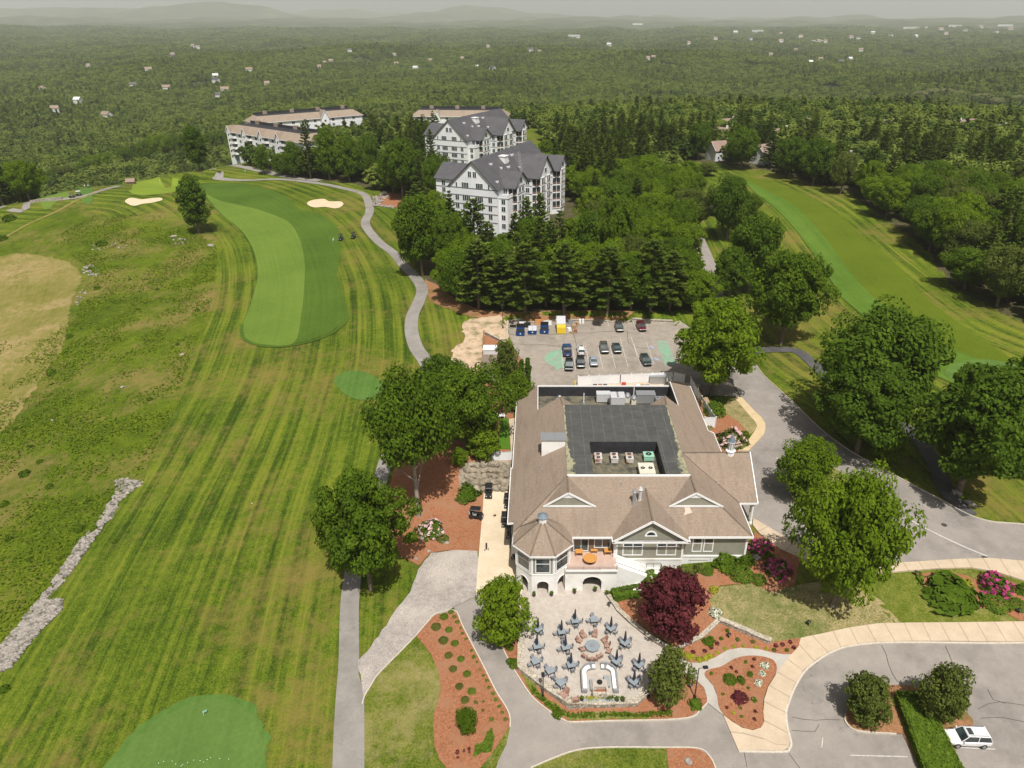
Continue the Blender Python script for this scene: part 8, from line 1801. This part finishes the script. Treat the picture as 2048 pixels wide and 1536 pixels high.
q = U(1129,1391,.4); place_w(q.x, q.y, 2.4, 'brown wicker chair at the lower left wall', 1.1); q = U(1151,1401,.4); place_w(q.x, q.y, .2, 'brown wicker chair beside the lower wall, right one', 1.1)
def sofa(side, label):
    c = U(1198, 1362, 0); s_ = side; e = empty('curved_sofa', (c.x, c.y, PZ), 0, label, 'sofa', 'curved grey sofas'); base = MB(); back = MB()
    path = [(s_*2.62,-1.9),(s_*2.62,.9)]+[(s_*(.92+1.7*math.cos(a)), .9+1.7*math.sin(a)) for a in [R_(15*i) for i in range(1, 7)]]+[(s_*.42,2.6)]
    def off(pts, d):
        o = []
        for i, p in enumerate(pts):
            a = pts[max(i-1,0)]; b_ = pts[min(i+1,len(pts)-1)]; dx, dy = b_[0]-a[0], b_[1]-a[1]; l = math.hypot(dx,dy); o.append((p[0]-s_*dy/l*d, p[1]+s_*dx/l*d))
        return o
    inn = off(path, .78); bk = off(path, .22)
    def band(mb, A, B, z0, z1):
        n = len(A); V = [(x,y,z0) for x,y in A]+[(x,y,z0) for x,y in B]+[(x,y,z1) for x,y in A]+[(x,y,z1) for x,y in B]; f = []
        for i in range(n-1): f += [(2*n+i, 2*n+i+1, 3*n+i+1, 3*n+i), (i, i+1, 2*n+i+1, 2*n+i), (n+i+1, n+i, 3*n+i, 3*n+i+1)]
        f += [(0, 2*n, 3*n, n), (n-1, 2*n-1, 4*n-1, 3*n-1)]; mb.add(V, f)
    band(base, path, inn, 0, .36); base.build('base', 'sofagrey', e); band(back, path, bk, .36, .82); a = MB(); a.box(min(s_*2.62,s_*1.84),max(s_*2.62,s_*1.84),-2.25,-1.9,0,.62); a.build('armrest', 'sofagrey', e); back.build('backrest', 'sofagrey', e)
    def seg(i0, i1, t0=0, t1=1):
        A = bk[i0:i1+1]; B = off(path, .80)[i0:i1+1]
        if len(A) == 2: L2 = lambda p, q_, t: (p[0]+(q_[0]-p[0])*t, p[1]+(q_[1]-p[1])*t); A = [L2(A[0],A[1],t0), L2(A[0],A[1],t1)]; B = [L2(B[0],B[1],t0), L2(B[0],B[1],t1)]
        m_ = MB(); band(m_, A, B, .37, .50); m_.build('cushion', 'cushion', e)
    for k in range(4): seg(0, 1, k/4+.01, (k+1)/4-.01)
    seg(1, 6); seg(len(path)-2, len(path)-1, 0.05, 1)
    e.scale = (.87, .87, .9)
    return e
sofa(-1, 'left curved grey sofa with white cushions'); sofa(1, 'right curved grey sofa with white cushions')
M['greyprism'] = plain('grey_coffee_table', (.30,.33,.34), .6)
for px, py, l in ((1186,1369,'left grey oblong coffee table between the sofas'),(1214,1362,'right grey oblong coffee table between the sofas')):
    q = U(px, py, .5); e = empty('coffee_table', (q.x, q.y, PZ), 0, l, 'table', 'grey coffee tables'); b = MB(); b.box(-.36,.36,-.8,.8,.36,.44); b.build('tabletop', 'greyprism', e); b = MB(); b.box(-.3,.3,-.74,.74,0,.36); b.build('base', 'sofagrey', e)
q = U(1200, 1384, .3); e = empty('fireplace', (q.x, q.y, PZ), 0, 'low stone fireplace with a round black grill bowl', 'fireplace'); b = MB(); b.box(-.9,.9,.3,1.4,0,.75); b.build('hearth', 'patio', e); b = MB(); b.cyl(0,.95,.75,.85,.36,n=14); b.build('grill_bowl', 'black', e)
b = MB(); b.box(-1.0,1.0,-1.1,-.7,0,1.1); b.box(-.95,-.75,-.7,.3,0,.8); b.box(.75,.95,-.7,.3,0,.8); b.build('surround', 'capstone', e); b = MB(); b.box(-.75,.75,-.7,.3,0,.3); b.build('firebox', 'rust', e)
for px, l, fl_ in ((1182,'left grey planter trough with yellow flowers',1),(1219,'right grey planter trough with dry grasses',0)):
    q = U(px, 1402, .3); e = empty('planter', (q.x, q.y, PZ), 0, l, 'planter', 'planter troughs'); b = MB(); b.box(-.95,.95,-.2,.2,0,.42); b.build('trough', 'greyprism', e); rng = np.random.default_rng(3); P = rng.normal(0, 1, (160,3))*np.array([.42,.16,.12])+np.array([0,0.15,.6]); b = bpy.data.objects.new('flowers', cloud_mesh('flowers', cards(P, P*0+[0,0,1], .13, rng), rng.uniform(.3,1,160), M['leaf_yellow' if fl_ else 'leaf_olive'])); COL.objects.link(b); b.parent = e
M['urn'] = plain('glazed_dark_urn', (.035,.028,.03), .25)
for px, py, l in [(1026,1172,'dark urn at the left foot of the turret, left one'),(1035,1174,'dark urn right beside the leftmost urn'),(1068,1193,'dark urn left of the middle turret arch'),(1103,1192,'dark urn right of the middle turret arch'),(1149,1187,'green urn left of the wide arch'),(1190,1183,'dark urn at the right of the wide arch'),(1213,1190,'dark urn at the foot of the stairs'),(1163,1403,'black urn at the left end of the planter trough'),(1233,1404,'brown pot right of the planter trough'),(1245,1404,'small brown pot at the end of the row')]:
    q = U(px, py, PZ); e = empty('urn', (q.x, q.y, PZ), 0, l, 'urn', 'urns'); b = MB(); b.tube([(0,0,0),(0,0,.15),(0,0,.4),(0,0,.6),(0,0,.68)], [.14,.2,.29,.2,.23], 12); b.build('pot', 'urn', e); P = RNG.normal(0, 1, (60,3))*np.array([.12,.12,.06])+np.array([0,0,.74]); o = bpy.data.objects.new('plant', cloud_mesh('plant', cards(P, P*0+[0,0,1], .14, RNG), RNG.uniform(.2,.8,60), M['leaf'])); COL.objects.link(o); o.parent = e
g = G(1002, 838); e = empty('garden_bench', (g.x, g.y, g.z+.2), .2, 'white garden seat under the trees in the courtyard', 'bench'); b = MB(); b.box(-.8,.8,-.25,.25,.42,.48); b.build('seat', 'trim', e); b = MB(); b.box(-.8,.8,.22,.28,.5,.95); b.build('backrest', 'trim', e)
for sx in (-1,1): b = MB(); b.box(sx*.7-.04,sx*.7+.04,-.22,.22,0,.42); b.build('leg', 'trim', e)
# ---------------- air ----------------
m = bpy.data.materials.new('haze'); m.use_nodes = True; nt_ = m.node_tree; nt_.nodes.remove(nt_.nodes['Principled BSDF']); v = nt_.nodes.new('ShaderNodeVolumePrincipled'); v.inputs['Color'].default_value = (.92,.94,.93,1); v.inputs['Density'].default_value = HAZE = .00007; v.inputs['Anisotropy'].default_value = 0.0
nt_.links.new(v.outputs[0], nt_.nodes['Material Output'].inputs['Volume'])
hz = MB(); hz.box(-21000,21000,-400,17500,-90,330); o = hz.build('haze', m); tag(o, kind='stuff'); o['label'] = 'thin pale summer haze in the air'
print('objects', len(bpy.data.objects))
